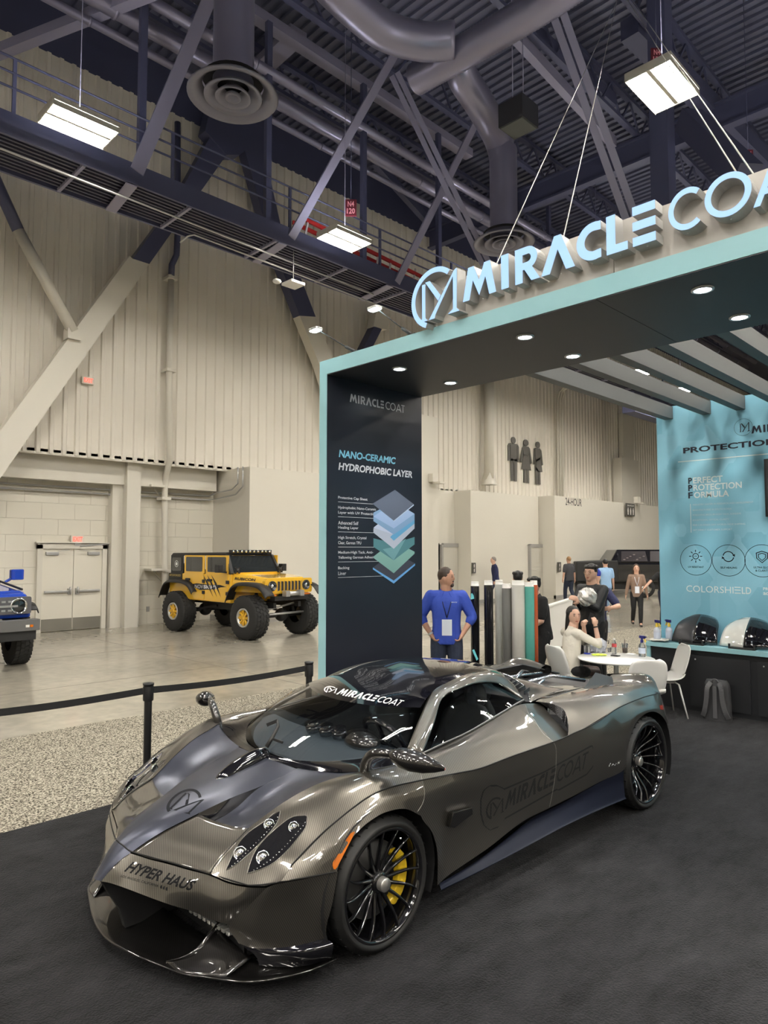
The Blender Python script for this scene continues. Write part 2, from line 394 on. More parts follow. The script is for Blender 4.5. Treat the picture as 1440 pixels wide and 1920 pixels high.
# ---- column and double door
cx0 = px_(236,17.5); cx1 = px_(262,17.5)
struct(MB().box(cx0, cx1, 17.5, WY, 0, SILL).box(cx0-.28, cx0, 17.75, WY, 0, SILL).build('trim_6', cream))
dm = mat('door_paint', (.70,.665,.575), .35)
dx0, dxm, dx1 = 6.02, 6.78, 7.50; dz = 2.06
dr = thing('double_door', 'cream steel double door with push bars and kick plates left of the column', 'door', (dxm, WY, 0))
dr['kind'] = 'structure'
fr = MB(); fr.box(dx0-.12-dxm, dx0-dxm, -.10, 0, 0, dz+.1).box(dx1-dxm, dx1+.12-dxm, -.10, 0, 0, dz+.1).box(dx0-.12-dxm, dx1+.12-dxm, -.10, 0, dz, dz+.12).box(dx0-.16-dxm, dx1+.16-dxm, -.14, 0, dz+.14, dz+.17)
fr.build('door_frame', cream, dr)
for s, (a, bb) in enumerate(((dx0-dxm, -.006), (.006, dx1-dxm))):
    lf = MB().rbox(a, bb, -.06, 0, .02, dz, .004).build('door_leaf', dm, dr)
    MB().box(a+.01, bb-.01, -.066, -.058, .03, .32).build('kick_plate', mat('brushed_steel', (.30,.285,.25), .42, metal=.7), lf)
    pb = MB(); pb.rbox(a+.06, bb-.06, -.13, -.09, .96, 1.02, .015, axis='x'); hx = bb-.09 if s == 0 else a+.09
    pb.box(hx-.04, hx+.04, -.13, -.06, .92, 1.06); pb.cyl((hx,-.14,.94), (hx,-.14,1.10), .02, 10); pb.build('push_bar', galv, lf)
    cl = MB(); cl.rbox((a+.08 if s == 0 else bb-.38), (a+.38 if s == 0 else bb-.08), -.11, -.05, dz-.16, dz-.08, .01, axis='x')
    cl.bar(((a+.35 if s == 0 else bb-.35), -.11, dz-.06), ((a+.62 if s == 0 else bb-.62), -.16, dz-.03), .02, .012)
    cl.build('door_closer', galv, lf)
def exit_sign(name_loc, s, label):
    t = thing('exit_sign', label, 'sign', name_loc)
    MB().rbox(-.17*s, .17*s, -.06, 0, -.1*s, .1*s, .02*s, axis='y').build('housing', mat('sign_housing', (.66,.62,.54), .4), t)
    MB().box(-.14*s, .14*s, -.065, -.058, -.085*s, .085*s).build('face', mat('sign_face', (.78,.62,.55), .4), t)
    x = MB(); put_text(x, 'EXIT', (-.12*s,-.068,-.06*s), (1,0,0), (0,0,1), .24*s, .12*s, bold=.03); x.build('lettering', mat('exit_red', (.6,.05,.04), .5, emit=(1,.12,.08), es=1.2), t)
    return t
e1 = ony(144,1011,17.94); exit_sign(e1, .98, 'EXIT sign with red letters just above the cream double door')
MB().box(-.06, .06, -.05, 0, -.17, -.10).build('junction_box', galv, [o for o in COL.objects if o.name == 'exit_sign'][0])
e2 = ony(164,714,17.24); exit_sign(e2, .9, 'EXIT sign high on the corrugated wall under the big diagonal brace')

# ---- conduits, downpipes
def pipe(name, pts, r, m, label, cat, group=None, n=10, clamps=()):
    if clamps:
        t = thing(name, label, cat, pts[0], 0, group); b0 = Vector(pts[0])
        MB().tube([Vector(p)-b0 for p in pts], r, n).build('pipe', m, t)
        for c in clamps:
            c = Vector(c)-b0; MB().box(c.x-r*1.6, c.x+r*1.6, c.y-r*1.4, c.y+r*2.5, c.z-.04, c.z+.04).build('clamp', m, t)
        return t
    return tag(MB().tube(pts, r, n).build(name, m), label, cat, group)
a = ony(309,930,17.7); bot = ony(312,1172,17.7)
pipe('downpipe', [ony(333,230,17.1), ony(333,440,17.1), ony(331,478,17.1), ony(322,497,17.1), ony(321,518,17.1)], .085, navy, 'dark upper length of the downpipe above the catwalk level', 'pipe')
pipe('downpipe', [ony(321,516,17.1), ony(317,700,17.1), ony(318,865,17.1), ony(311,890,17.6), ony(309,915,17.7), ony(309,1080,17.7), V(bot.x,17.7,.0)], .085, cream, 'white painted downpipe running down the wall left of the yellow off-roader', 'pipe', clamps=(ony(321,522,17.1), ony(318,695,17.1), ony(309,935,17.7), ony(309,1070,17.7)))
pipe('conduit', [V(-4,17.9,3.62), V(10.6,17.9,3.62), V(10.68,17.6,3.7), V(10.68,16.8,3.75), V(10.68,16.5,3.9), V(10.68,16.5,4.36)], .022, galv, 'upper steel conduit running under the cladding along the block wall', 'conduit')
pipe('conduit', [V(-4,17.9,3.50), V(10.6,17.9,3.50), V(10.68,17.6,3.52), V(10.68,16.6,3.6), V(10.68,16.25,3.8), V(10.68,16.25,4.36)], .022, galv, 'lower steel conduit running under the cladding along the block wall', 'conduit')
jb = ony(217,899,17.9)
cdt = thing('conduit_drop', 'pair of grey conduits dropping from a junction box right of the double door', 'conduit', jb)
MB().box(-.13,.13,-.06,.06,-.1,.1).build('junction_box', galv, cdt)
p1 = ony(213,1020,17.9)-jb; p2 = ony(150,1024,17.9)-jb; p3 = ony(217,1098,17.9)-jb
MB().tube([(-.04,0,-.1), (p1.x-.02,0,p1.z+.12), (p1.x-.1,0,p1.z), (p2.x,0,p2.z)], .02, 8).build('conduit', galv, cdt)
MB().tube([(.05,0,-.1), (.04,0,p3.z)], .022, 8).build('conduit', galv, cdt)
MB().box(p3.x-.11,p3.x+.11,-.07,.07,p3.z-.12,p3.z+.1).build('switch_box', galv, cdt)
tag(MB().box(-.04,.04,-.02,0,-.07,.07).build('wall_outlet', grey_paint, loc=ony(277,1142,17.99)), 'small dark power outlet low on the block wall', 'outlet')
for k, (yy, lb) in enumerate(((912, 'upper'), (1068, 'lower'))):
    q = ony(291,yy,17.75); m = MB(); m.box(-.22,.18,-.22,.22,-.03,.03).bar((.1,.2,0),(.5,-.05,0),.04,.04).bar((0,.1,-.02),(.4,.2,-.45),.03,.03)
    tag(m.build('pipe_bracket', cream, loc=q), '%s cream steel shelf bracket beside the white downpipe' % lb, 'bracket')
# right-hand stretch seen through the arch
pipe('downpipe', [ony(917,700,16.9), ony(917,900,16.9)], .21, cream, 'large ribbed round duct running down the cladding left of the restroom figures', 'duct')
hp = MB(); q = ony(917,898,16.9); hp.lathe([(.21,.25),(.36,-.25)], q, n=4); tag(hp.build('duct_hopper', cream), 'flared hopper at the foot of the ribbed wall duct', 'duct')
for k, xx in enumerate((1046, 1050.5, 1055)):
    t_ = ony(xx, 748, 17.0); pipe('conduit', [ony(1066,725,15.9+k*.06), ony(1058,727+k*2,16.5), ony(xx+3,735+k,16.95), t_, ony(xx, 935, 17.0)], .05, cream, ['left', 'middle', 'right'][k]+' of the three bent conduits right of the restroom figures', 'conduit')
for k, xx in enumerate((1133.5, 1139)):
    pipe('conduit', [ony(xx, 690, 17.1), ony(xx, 945, 17.1)], .04, cream, ['left', 'right'][k]+' of the two straight conduits above the 24-HOUR wall', 'conduit')
pn = ony(1177,905,16.9); x0 = px_(1162,16.9); x1 = px_(1194,16.9)
tag(MB().box(x0, x1, 16.7, 17.2, 4.42, ony(1177,862,16.9).z).build('service_cabinet', cream), 'tall cream service box on the wall above the small restroom sign', 'cabinet')
tag(MB().box(px_(1171,17.0), px_(1190,17.0), 16.95, 17.2, ony(1177,862,16.9).z, 9.5).build('wall_chase', cream), 'cream vertical chase rising above the service box', 'duct')
# pictograms
pic = mat('pictogram_grey', (.115,.11,.10), .5)
def figure(px0, px1, ytop, ybot, kind, label):
    Yp = 17.25; a = ony(px0, (ytop+ybot)/2, Yp); c = ony(px1, (ytop+ybot)/2, Yp); w_ = c.x-a.x; mx_ = (a.x+c.x)/2
    zt = ony((px0+px1)/2, ytop, Yp).z; zb = ony((px0+px1)/2, ybot, Yp).z; h = zt-zb
    m = MB(); f = lambda u, v: Vector((mx_+u*w_, Yp, zb+v*h)); D = (0,-.04,0)
    hd = [(.21*math.cos(2*PI*k/16), .92+.075*math.sin(2*PI*k/16)) for k in range(16)]
    if kind == 'man': sh = [hd, [(-.30,.45),(.30,.45),(.30,.80),(.42,.83),(.30,.84),(-.30,.84),(-.42,.83),(-.30,.80)], [(-.5,.44),(-.36,.44),(-.36,.80),(-.3,.84),(-.42,.83),(-.5,.78)], [(.5,.44),(.36,.44),(.36,.80),(.3,.84),(.42,.83),(.5,.78)], [(-.27,0),(-.05,0),(-.03,.5),(-.30,.5)], [(.27,0),(.05,0),(.03,.5),(.30,.5)]]
    elif kind == 'woman': sh = [hd, [(-.22,.62),(.22,.62),(.26,.80),(.15,.84),(-.15,.84),(-.26,.80)], [(-.40,.30),(.40,.30),(.22,.63),(-.22,.63)], [(-.5,.47),(-.38,.45),(-.24,.78),(-.2,.84),(-.32,.80)], [(.5,.47),(.38,.45),(.24,.78),(.2,.84),(.32,.80)], [(-.22,0),(-.04,0),(-.04,.31),(-.2,.31)], [(.22,0),(.04,0),(.04,.31),(.2,.31)]]
    else: sh = [hd, [(-.24,.50),(.22,.60),(.30,.80),(.2,.84),(-.2,.84),(-.3,.80)], [(0,.28),(.42,.30),(.22,.63),(-.24,.56),(-.26,.32)], [(-.5,.45),(-.37,.45),(-.33,.80),(-.25,.84),(-.4,.82)], [(.5,.47),(.38,.45),(.24,.78),(.2,.84),(.34,.80)], [(-.24,0),(-.04,0),(-.02,.34),(-.26,.40)], [(.22,0),(.04,0),(.02,.31),(.2,.31)]]
    put_shapes(m, sh, f, D); tag(m.build('restroom_pictogram', pic), label, 'sign')
figure(951.8, 972, 819, 902, 'man', 'grey man figure, leftmost of the three restroom figures on the cladding')
figure(974.5, 996.5, 824, 905.5, 'woman', 'grey figure in a skirt, middle of the three restroom figures')
figure(998.8, 1017, 828, 908, 'half', 'grey half-skirt figure, rightmost of the three restroom figures')
q = ony(1061,947,15.38); x = MB(); put_text(x, '24-HOUR', (q.x, 15.396, q.z), (1,0,0), (0,0,1), ony(1091.5,947,15.38).x-q.x, .33, bold=.012)
tag(x.build('wall_lettering', mat('lettering_dark', (.06,.055,.05), .5)), 'dark 24-HOUR lettering on the cream restroom wall', 'lettering')
def small_sign(x0, x1, y0, y1, Y, label, figs, head=None, vert=False):
    a = ony(x0, y1, Y); c = ony(x1, y0, Y); t = thing('restroom_sign', label, 'sign', (a.x, Y, a.z)); w_, h = c.x-a.x, c.z-a.z
    MB().box(0, w_, -.04, 0, 0, h).build('plate', mat('sign_brown', (.085,.08,.07), .5), t)
    m = MB(); wm = mat('sign_white', (.75,.73,.68), .5)
    for k in range(figs):
        if vert: cx, by, hh = .5*w_, h*(.12+.42*k), h*.34
        else: cx, by, hh = w_*(.2+.3*k), h*.1, h*.55
        m.box(cx-hh*.16, cx+hh*.16, -.05, -.041, by+hh*.35, by+hh*.78).box(cx-hh*.12, cx+hh*.12, -.05, -.041, by, by+hh*.4).lathe([(0,0),(hh*.12,0)], (cx,-.05,by+hh*.9), (0,-1,0), 10)
    if head: put_text(m, head, (w_*.1,-.05,h*.76), (1,0,0), (0,0,1), w_*.8, h*.13, bold=.02)
    m.build('symbols', wm, t)
small_sign(1173, 1188.5, 945, 967, 15.3, 'brown restroom sign with 24-HOUR heading, right of the large lettering', 3, '24-HOUR')
small_sign(884.5, 890.5, 1055, 1075, 16.05, 'small brown restroom plate left of the man in navy', 2, None, True)
small_sign(1045, 1050.5, 1054, 1072, 15.35, 'small brown restroom plate left of the man in the dark grey shirt', 2, None, True)
# two wall brackets with little cameras
for (xx, yy, Y, lb) in ((813, 900, 16.5, 'left of the ribbed duct'), (1195, 940, 15.3, 'right of the brown 24-hour sign')):
    q = ony(xx, yy, Y); m = MB(); m.box(-.18,.12,-.12,.1,-.08,.22).box(-.05,.3,-.35,0,-.14,-.08); tag(m.build('wall_projector', cream, loc=q), 'small cream wall unit on a bracket '+lb, 'wall unit')

# ---- braces in front of the cladding
BY = 16.65
def strip(name, quads, m, label, cat, d=.3, parent=None):
    pass
def brace(parts, label, Y=BY, d=.34):
    """parts: list of (name, material, [pixel corners])"""
    t = thing('diagonal_brace', label, 'brace', ony(*parts[0][2][0], Y)); o = t.location.copy()
    for nm, m, q in parts:
        MB().prism([ony(x, y, Y)-o for x, y in q], (0, d, 0)).build(nm, m, t)
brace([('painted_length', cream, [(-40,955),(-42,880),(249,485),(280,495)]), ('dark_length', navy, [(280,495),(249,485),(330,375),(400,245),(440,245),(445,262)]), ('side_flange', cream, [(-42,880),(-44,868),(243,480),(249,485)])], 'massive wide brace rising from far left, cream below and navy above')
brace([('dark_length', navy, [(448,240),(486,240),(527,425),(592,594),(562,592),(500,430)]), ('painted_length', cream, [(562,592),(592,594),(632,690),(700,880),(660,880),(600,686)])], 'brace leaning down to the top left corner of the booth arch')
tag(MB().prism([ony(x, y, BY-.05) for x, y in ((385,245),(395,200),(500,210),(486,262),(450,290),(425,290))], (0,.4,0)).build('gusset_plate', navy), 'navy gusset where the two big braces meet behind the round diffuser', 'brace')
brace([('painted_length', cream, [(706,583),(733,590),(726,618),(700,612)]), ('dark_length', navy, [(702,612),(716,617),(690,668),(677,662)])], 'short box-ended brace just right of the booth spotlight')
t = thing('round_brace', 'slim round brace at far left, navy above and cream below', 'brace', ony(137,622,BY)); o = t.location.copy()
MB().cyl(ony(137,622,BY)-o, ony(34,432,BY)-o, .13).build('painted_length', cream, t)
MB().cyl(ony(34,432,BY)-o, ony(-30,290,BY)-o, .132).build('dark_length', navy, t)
MB().box(-.15,.15,-.1,.2,-.2,.05).build('end_bracket', cream, t)

# ---- catwalk
CY0, CY1, CZ = 12.78, 14.05, 9.2
cw = thing('catwalk', 'long navy steel catwalk with handrails crossing the left of the hall', 'catwalk', (0, CY0, CZ))
MB().box(-6, 46, -.06, 0, 0, .42).build('near_beam', navy, cw)
MB().box(-6, 46, CY1-CY0, CY1-CY0+.06, 0, .42).build('far_beam', navy, cw)
m = MB()
for k in range(9): m.box(-6, 46, .12+k*.125, .17+k*.125, .03, .09)
m.box(-6, 46, 0, CY1-CY0, .10, .12); m.build('deck', mat('catwalk_deck', (.055,.055,.085), .45), cw)
for k in range(22):
    xx = -4.0+2.2*k; MB().box(xx, xx+.06, -.02, CY1-CY0, -.02, .05).build('cross_member', navy_lt, cw)
for k, (yy, zz) in enumerate(((1.0,0),(0.73,0),(.46,0))):
    MB().tube([(-6, -.03, .42+yy), (46, -.03, .42+yy)], .024, 6).build('handrail', navy, cw)
for k in range(16):
    xx = -5.4+3.0*k; MB().box(xx-.03, xx+.03, -.05, 0, .3, 1.42).build('rail_post', navy, cw)
for k in range(8):
    xx = 2.9+3.05*k; MB().box(xx-.07, xx+.07, -.02, .1, .4, 5.2).build('hanger_post', navy, cw)
for px1, px2 in (((270,327),(200,382)), ((540,452),(475,485)), ((747,530),(680,560)), ((905,600),(850,620))):
    a = onz(*px1, CZ-.03); c = onz(*px2, CZ-.03); MB().bar((a.x, -.05, -.03), (a.x+.15, CY1-CY0, -.03), .22, .03).build('hanger_strap', navy_lt, cw)
pipe('conduit', [onz(0,278,9.0), onz(700,552,9.0)], .02, galv, 'thin steel conduit running under the catwalk', 'conduit')
pipe('conduit', [onz(338,455,8.9), onz(352,443,9.0), onz(364,440,9.0), onz(762,592,8.95)], .02, galv, 'bright conduit with a bent end running below the catwalk', 'conduit')
lad = thing('step_ladder', 'red step ladder lying on the catwalk behind the lit fixture', 'ladder', ony(565,430,13.2)); o = lad.location.copy()
for yy in (0, .35): MB().bar(V(0,yy,.3), V(5.2,yy,.05), .05, .1).build('rail', redm, lad)
for k in range(10): MB().bar(V(.2+.5*k,0,.25), V(.1+.5*k,0,-.25), .03, .05).build('rung', mat('rung_grey', (.5,.45,.45), .4), lad)

# ---- ceiling steel, ducts, pipes
def beam_px(p1, z1, p2, z2, wd, ht, label, m=navy_lt, name='truss_member', cat='truss'):
    a, c = onz(*p1, z1), onz(*p2, z2); b_ = MB(); b_.bar(a, c, wd, ht)
    d = (c-a).normalized(); sd = d.cross(V(0,0,1)).normalized()
    return tag(b_.build(name, m), label, cat)
def to_cat(p): return ony(*p, CY0-.05)
def diag(p1, z1, p2, wd, label):
    a, c = onz(*p1, z1), to_cat(p2); tag(MB().bar(a, c, wd, .06, up=(0,1,0)).build('truss_diagonal', navy_lt), label, 'truss')
diag((398,-15), 14, (256,322), .27, 'slate diagonal crossing left of the near round diffuser')
diag((742,98), 14, (546,446), .20, 'slate diagonal meeting the catwalk above the white ceiling sensor')
diag((890,235), 14, (744,530), .20, 'slate diagonal meeting the catwalk left of the round emblem')
beam_px((-30,108), 13, (290,-18), 13, .22, .22, 'slate strut crossing the top left corner of the view')
def chan(p1, z1, p2, z2, wd, label):
    a, c = onz(*p1, z1), onz(*p2, z2); d = (c-a).normalized(); sd = d.cross((EYE-a).normalized()).normalized()
    t = thing('truss_diagonal', label, 'truss', a)
    for s in (-1, 1): MB().bar(sd*s*wd*.28, c-a+sd*s*wd*.28, wd*.44, .1, up=sd.cross(d)).build('channel', navy_lt, t)
chan((740,140), 14.2, (911,495), 9.6, .30, 'double-channel diagonal running down to the first sign letters')
chan((1030,-20), 14.2, (1183,410), 9.6, .36, 'double-channel diagonal running down behind the sign letter E')
beam_px((470,22), 14.6, (880,290), 14.6, .30, .25, 'I-beam above the main pipes in the upper middle', navy_lt)
beam_px((560,60), 14.8, (470,145), 14.8, .5, .2, 'broad flat member between the beam and the big duct')
beam_px((960,60), 14.3, (1150,268), 14.3, .2, .3, 'joist above the slender sign cables')
beam_px((1000,60), 14.9, (1150,190), 14.9, .2, .35, 'short joist right of the corrugated duct', navy)
beam_px((700,300), 14.4, (800,412), 14.4, .2, .3, 'joist running behind the far round diffuser', navy)
beam_px((1180,50), 14.5, (1440,310), 14.5, .45, .5, 'dark girder above the right-hand hall lamp', navy)
def joist(y, label):
    t = thing('open_web_joist', label, 'joist', (0, y, 14.4))
    MB().box(-2, 44, -.08, .08, .85, .97).build('top_chord', navy, t); MB().box(-2, 44, -.08, .08, 0, .10).build('bottom_chord', navy, t)
    wb = MB(); x = -2.
    while x < 43.4: wb.bar((x,0,.05), (x+.6,0,.9), .05, .05, up=(0,1,0)); wb.bar((x+.6,0,.9), (x+1.2,0,.05), .05, .05, up=(0,1,0)); x += 1.2
    wb.build('web', navy, t)
for k, (y, lb) in enumerate(((1.2,'first'),(3.9,'second'),(6.6,'third'),(8.7,'fourth'),(12.0,'fifth'),(14.7,'last'))): joist(y, 'dark open-web roof joist, %s from the booth side' % lb)
def girder(x, label):
    t = thing('roof_girder', label, 'girder', (x, 0, 13.6)); MB().box(-.14,.14,-3,17,0,.06).box(-.14,.14,-3,17,.7,.76).build('flanges', navy, t); MB().box(-.03,.03,-3,17,.06,.7).build('web', navy, t)
for x, lb in ((19.5,'dark cross girder above the booth pergola'),(27.,'dark cross girder far down the hall'),(35.,'farthest dark cross girder')): girder(x, lb)
def long_pipe(p, z, r, label, x0=1.5, x1=44):
    q = onz(*p, z); t = thing('ceiling_pipe', label, 'pipe', (x0, q.y, z))
    MB().tube([(0,0,0),(x1-x0,0,0)], r, 12).build('pipe', duct_m, t); x = 1.
    while x < x1-x0: MB().tube([(x,0,0),(x+.05,0,0)], r*1.12, 12).build('coupling', duct_m, t); x += 3.05
long_pipe((400,123), 13.0, .165, 'thickest ceiling pipe, passing behind the near round diffuser')
long_pipe((400,72), 13.2, .12, 'upper ceiling pipe running over the thick one')
long_pipe((560,252), 12.8, .085, 'lowest and thinnest of the long ceiling pipes', x0=4.2)
def rduct(name, pts, r, label, ribs=False, m=duct_m):
    P = crom(pts, 8); R_ = r
    if ribs:
        P = resample(P, 110); R_ = [r*(1+.045*(k % 2)) for k in range(len(P))]
    return tag(MB().tube(P, R_, 24).build(name, m), label, 'duct')
rduct('round_duct', [onz(590,-60,12), onz(660,10,12), onz(722,58,12), onz(790,78,12), onz(852,76,12)], .34, 'large smooth duct bending across the top middle')
rduct('corrugated_duct', [onz(778,150,11.9), onz(900,80,11.9), onz(1010,14,11.9), onz(1090,-40,11.9)], .30, 'large corrugated duct angled up to the right', ribs=True)
for (pc, lb, dx) in (((437,183), 'near round ceiling diffuser on a vertical duct at upper left', 0), ((945,458), 'far round ceiling diffuser partly hidden by the sign letters', 1)):
    q = onz(*pc, 9.5); t = thing('ceiling_diffuser', lb, 'air diffuser', q); rm = mat('diffuser_metal', (.20,.195,.25), .35, metal=.35)
    MB().lathe([(.335,.12),(.335,6 if not dx else 2.4)], (0,0,0), n=28).build('vertical_duct', duct_m, t)
    MB().lathe([(.50,.16),(.60,.05),(.72,0),(.745,.03),(.70,.06),(.56,.14),(.50,.22)], n=40).build('outer_cone', rm, t)
    MB().lathe([(.26,.14),(.40,.02),(.47,-.01),(.475,.02),(.42,.06),(.26,.2)], n=36).build('middle_cone', rm, t)
    MB().lathe([(.14,.12),(.24,.0),(.29,-.02),(.29,.01),(.14,.16)], n=32).build('inner_cone', rm, t)
    MB().lathe([(0,.06),(.06,.05),(.10,-.02),(.13,-.02),(.12,.04)], n=24).build('centre_cone', rm, t)
    MB().lathe([(0,.3),(.5,.28)], n=28).build('plenum', mat('duct_dark', (.015,.015,.02), .8), t)
q2 = onz(945,458,9.5)
rduct('elbow_duct', [onz(868,95,12.6), onz(866,140,12.2), onz(900,196,12.0), V(q2.x-.25,q2.y,12.1), V(q2.x,q2.y,11.6), V(q2.x,q2.y,11.0)], .33, 'shiny S-bend duct feeding the far round diffuser')
# ceiling speaker box, N4 signs, sensor, cables
sp = onz(972,240,11.0); t = thing('ceiling_speaker', 'black speaker box hanging left of the sign cables', 'speaker', sp)
MB().box(-.3,.3,-.3,.3,0,.5).build('cabinet', mat('speaker_black', (.03,.03,.035), .5), t); MB().box(-.27,.27,-.27,.27,-.02,0).build('grille', mat('speaker_grille', (.09,.095,.09), .7), t)
for dx in (-.2,.2): MB().tube([(dx,0,.5),(dx,0,4.4)], .012, 6).build('hanging_cable', navy_lt, t)
def n4(p, z, s, a, b_, label):
    q = onz(*p, z); t = thing('grid_marker_sign', label, 'sign', q, math.radians(-45))
    MB().box(-.28*s,.28*s,-.02,.02,-.42*s,.42*s).build('panel', mat('marker_maroon', (.10,.012,.02), .5), t)
    m = MB(); put_text(m, a, (-.16*s,-.03,.04*s), (1,0,0), (0,0,1), .32*s, .28*s, bold=.02); put_text(m, b_, (-.2*s,-.03,-.32*s), (1,0,0), (0,0,1), .4*s, .28*s, bold=.02)
    MB().tube([(0,0,.42*s),(0,0,15.55-q.z)], .008, 6).build('hanger_rod', navy, t); m.build('lettering', mat('marker_pink', (.75,.30,.33), .5), t)
n4((658,390), 10.2, .48, 'N4', '120', 'maroon N4 120 marker hanging over the left catwalk')
n4((1231,106), 12.5, .42, 'N4', '121', 'maroon N4 121 marker above the right-hand hall lamp')
n4((1403,294), 11.5, .40, 'N4', '119', 'maroon N4 119 marker near the right edge of the view')
q = ony(550,533,13.0); t = thing('wireless_sensor', 'white panel antenna hanging under the catwalk', 'antenna', q)
MB().box(-.2,.2,-.2,.2,-.03,.03).build('panel', whitep, t); MB().ball((-.3,.25,.06), .11, 12, (1,1,.5)).build('dome_camera', whitep, t); MB().tube([(0,0,0),(0,0,CZ-q.z+.05)], .012, 6).build('rod', galv, t)
a = onz(1157,2,14.4)
for p2, lb in ((V(4.53, ony(929,488,1).x*0+onx(929,488,4.53).y, 4.33), 'left thin sign cable ending above the letter M'), (V(4.53, onx(1054,439,4.53).y, 4.33), 'second thin sign cable ending above the letter A')):
    tag(MB().tube([a, p2], .005, 6).build('suspension_cable', mat('steel_cable', (.55,.54,.5), .4, metal=.6)), lb, 'cable')
for pa, pb, lb in (((1172,-8),(1388,322),'left of the two cables right of the hall lamp'), ((1180,-8),(1413,328),'right of the two cables right of the hall lamp')):
    tag(MB().tube([onz(*pa,14.4), V(4.53, onx(*pb,4.53).y, 4.33)], .005, 6).build('suspension_cable', MATS['steel_cable']), lb, 'cable')
cr = mat('cream_strip', (.42,.40,.33), .5)
q = onz(1200,290,14.2); tag(MB().box(q.x-.09, q.x+.09, -3, 17, 14.15, 14.3).build('lighting_track', cr), 'long cream track crossing the roof right of centre', 'track')
q = onz(1225,255,14.2)
cl_ = MB(); c0 = onz(1245,400,9.5); cl_.box(c0.x-.2,c0.x+.2,c0.y-.2,c0.y+.2,8.5,14.9); tag(cl_.build('roof_post', navy), 'dark square post under the right-hand hall lamp', 'post')
beam_px((1290,225), 12.4, (1400,330), 9.8, .5, .5, 'thick dark brace between the hall lamp and the letter O', navy)
for k, yy in enumerate((0, .4, .8)):
    tag(MB().tube([V(15.5,-2,8.6+yy), V(15.5,9.0,8.6+yy)], .03, 6).build('cross_catwalk_rail', navy), ['bottom','middle','top'][k]+' rail of the dark cross catwalk behind the sign', 'rail')
x0 = onz(1170,780,5.6)
q = ony(1200,760,14.0); tag(MB().box(q.x-1.4, q.x+2.2, 13.6, 14.2, q.z-.55, q.z+.6).build('catwalk_end_frame', navy), 'navy catwalk end frame seen under the pergola slats', 'catwalk')

# ---- high-bay lamps
lamp_e = mat('lamp_glow', (1,1,1), .5, emit=(1.0,.945,.85), es=LAMP)
lamp_h = mat('lamp_housing', (.55,.53,.48), .4)
def make_lamp():
    t = thing('high_bay_lamp', '', 'lamp')
    hs = MB(); hs.box(-.56,.56,-.36,.36,.05,.10).box(-.56,-.54,-.36,.36,-.03,.06).box(.54,.56,-.36,.36,-.03,.06).box(-.56,.56,-.03,.03,-.02,.05)
    for s in (-1, 1): hs.bar((-.55,s*.35,.0), (.55,s*.35,.0), .012, .09)
    hs.build('housing', lamp_h, t)
    for s in (-1, 1): MB().rbox(-.51,.51,s*.205-.115,s*.205+.115,-.01,.03,.02).build('tube_panel', lamp_e, t)
    MB().box(-.50,.50,-.12,.12,.101,.108).build('added_uplight', mat('added_uplight_glow', (1,1,1), .5, emit=(.95,.95,1.0), es=22.0), t)  # glowing panel added on top to brighten the roof deck and upper wall
    MB().tube([(0,0,.1),(0,0,6.28)], .008, 6).build('hanger', navy_lt, t)
    return t
L0 = make_lamp()
seen = {(4.35,11.75): 'lit lamp, leftmost of the hall lamps, hanging before the catwalk', (10.45,11.75): 'lit lamp in front of the catwalk, left of the booth emblem',
        (10.4,4.25): 'lit lamp right of the sign cables, showing one bright panel'}
spots = [(x, y) for y in (11.75, 4.25, .6, -3.1, -6.8, -10.45, -17.8) for x in (-13.95,-7.85,-1.75,4.35,10.45,16.55)] + [(26.9,12.2),(31.2,12.2)] + [(x, y) for x in (22.65,28.75,34.85) for y in (4.25,-3.1,-10.45)] + [(22.65,11.75)]  # unseen lamps added here: close rows for car reflections, far ones brighten walls
for i, (x, y) in enumerate(spots):
    o = L0 if i == 0 else copy_tree(L0)
    o.location = (x, y, 9.3)
    lb = seen.get((x, y))
    if (x, y) == (10.45, 4.25): lb = seen[(10.4,4.25)]
    if x == 26.9: lb = 'lit lamp seen between the first and second pergola slats'
    if x == 31.2: lb = 'lit lamp seen between the second and third pergola slats'
    if lb: o['label'] = lb
    else:
        o['label'] = 'unseen hall lamp added beyond the view for light and reflections'; o['group'] = 'hall lamps outside the view'
# ================================================================== BOOTH
cyan = mat('light_blue_laminate', (.33,.59,.65), .4, noise=(3,(.30,.56,.62),.3,.7))
darkp = mat('dark_panel', (.014,.015,.024), .32, spec=.5)
soff = mat('soffit_graphite', (.035,.036,.042), .5)
slat_m = mat('slat_grey', (.085,.09,.09), .5)
BX0, BX1, BY0, BY1, BZ0, BZ1 = 4.48, 5.92, 5.30, 5.42, 3.80, 3.955
arch = thing('booth_arch', 'tall light-blue edged booth arch with a dark inner wall behind the sports car', 'arch', (BX0, BY1, 0)); O = arch.location.copy()
A = lambda x0,x1,y0,y1,z0,z1: (x0-O.x,x1-O.x,y0-O.y,y1-O.y,z0,z1)
MB().box(*A(BX0, BX1, BY0+.006, BY1, .01, BZ1)).build('side_post', cyan, arch)
MB().box(*A(BX0, BX1, -3.5, BY0+.006, BZ0+.008, BZ1)).build('top_beam', cyan, arch)
MB().box(*A(BX0+.004, BX1, BY0, BY0+.006, .01, BZ0)).build('inner_panel', darkp, arch)
s_ = MB(); s_.box(*A(BX0+.004, BX1, 2.335, BY0, BZ0, BZ0+.007)).box(*A(BX0+.004, BX1, -3.5, 2.33, BZ0, BZ0+.007)); s_.build('soffit', soff, arch)
MB().box(*A(BX0+.02, BX1, BY0+.02, BY1, .0, .012)).build('base_plate', galv, arch)
led = mat('downlight_glow', (1,1,1), .5, emit=(.86,.96,1.0), es=26)
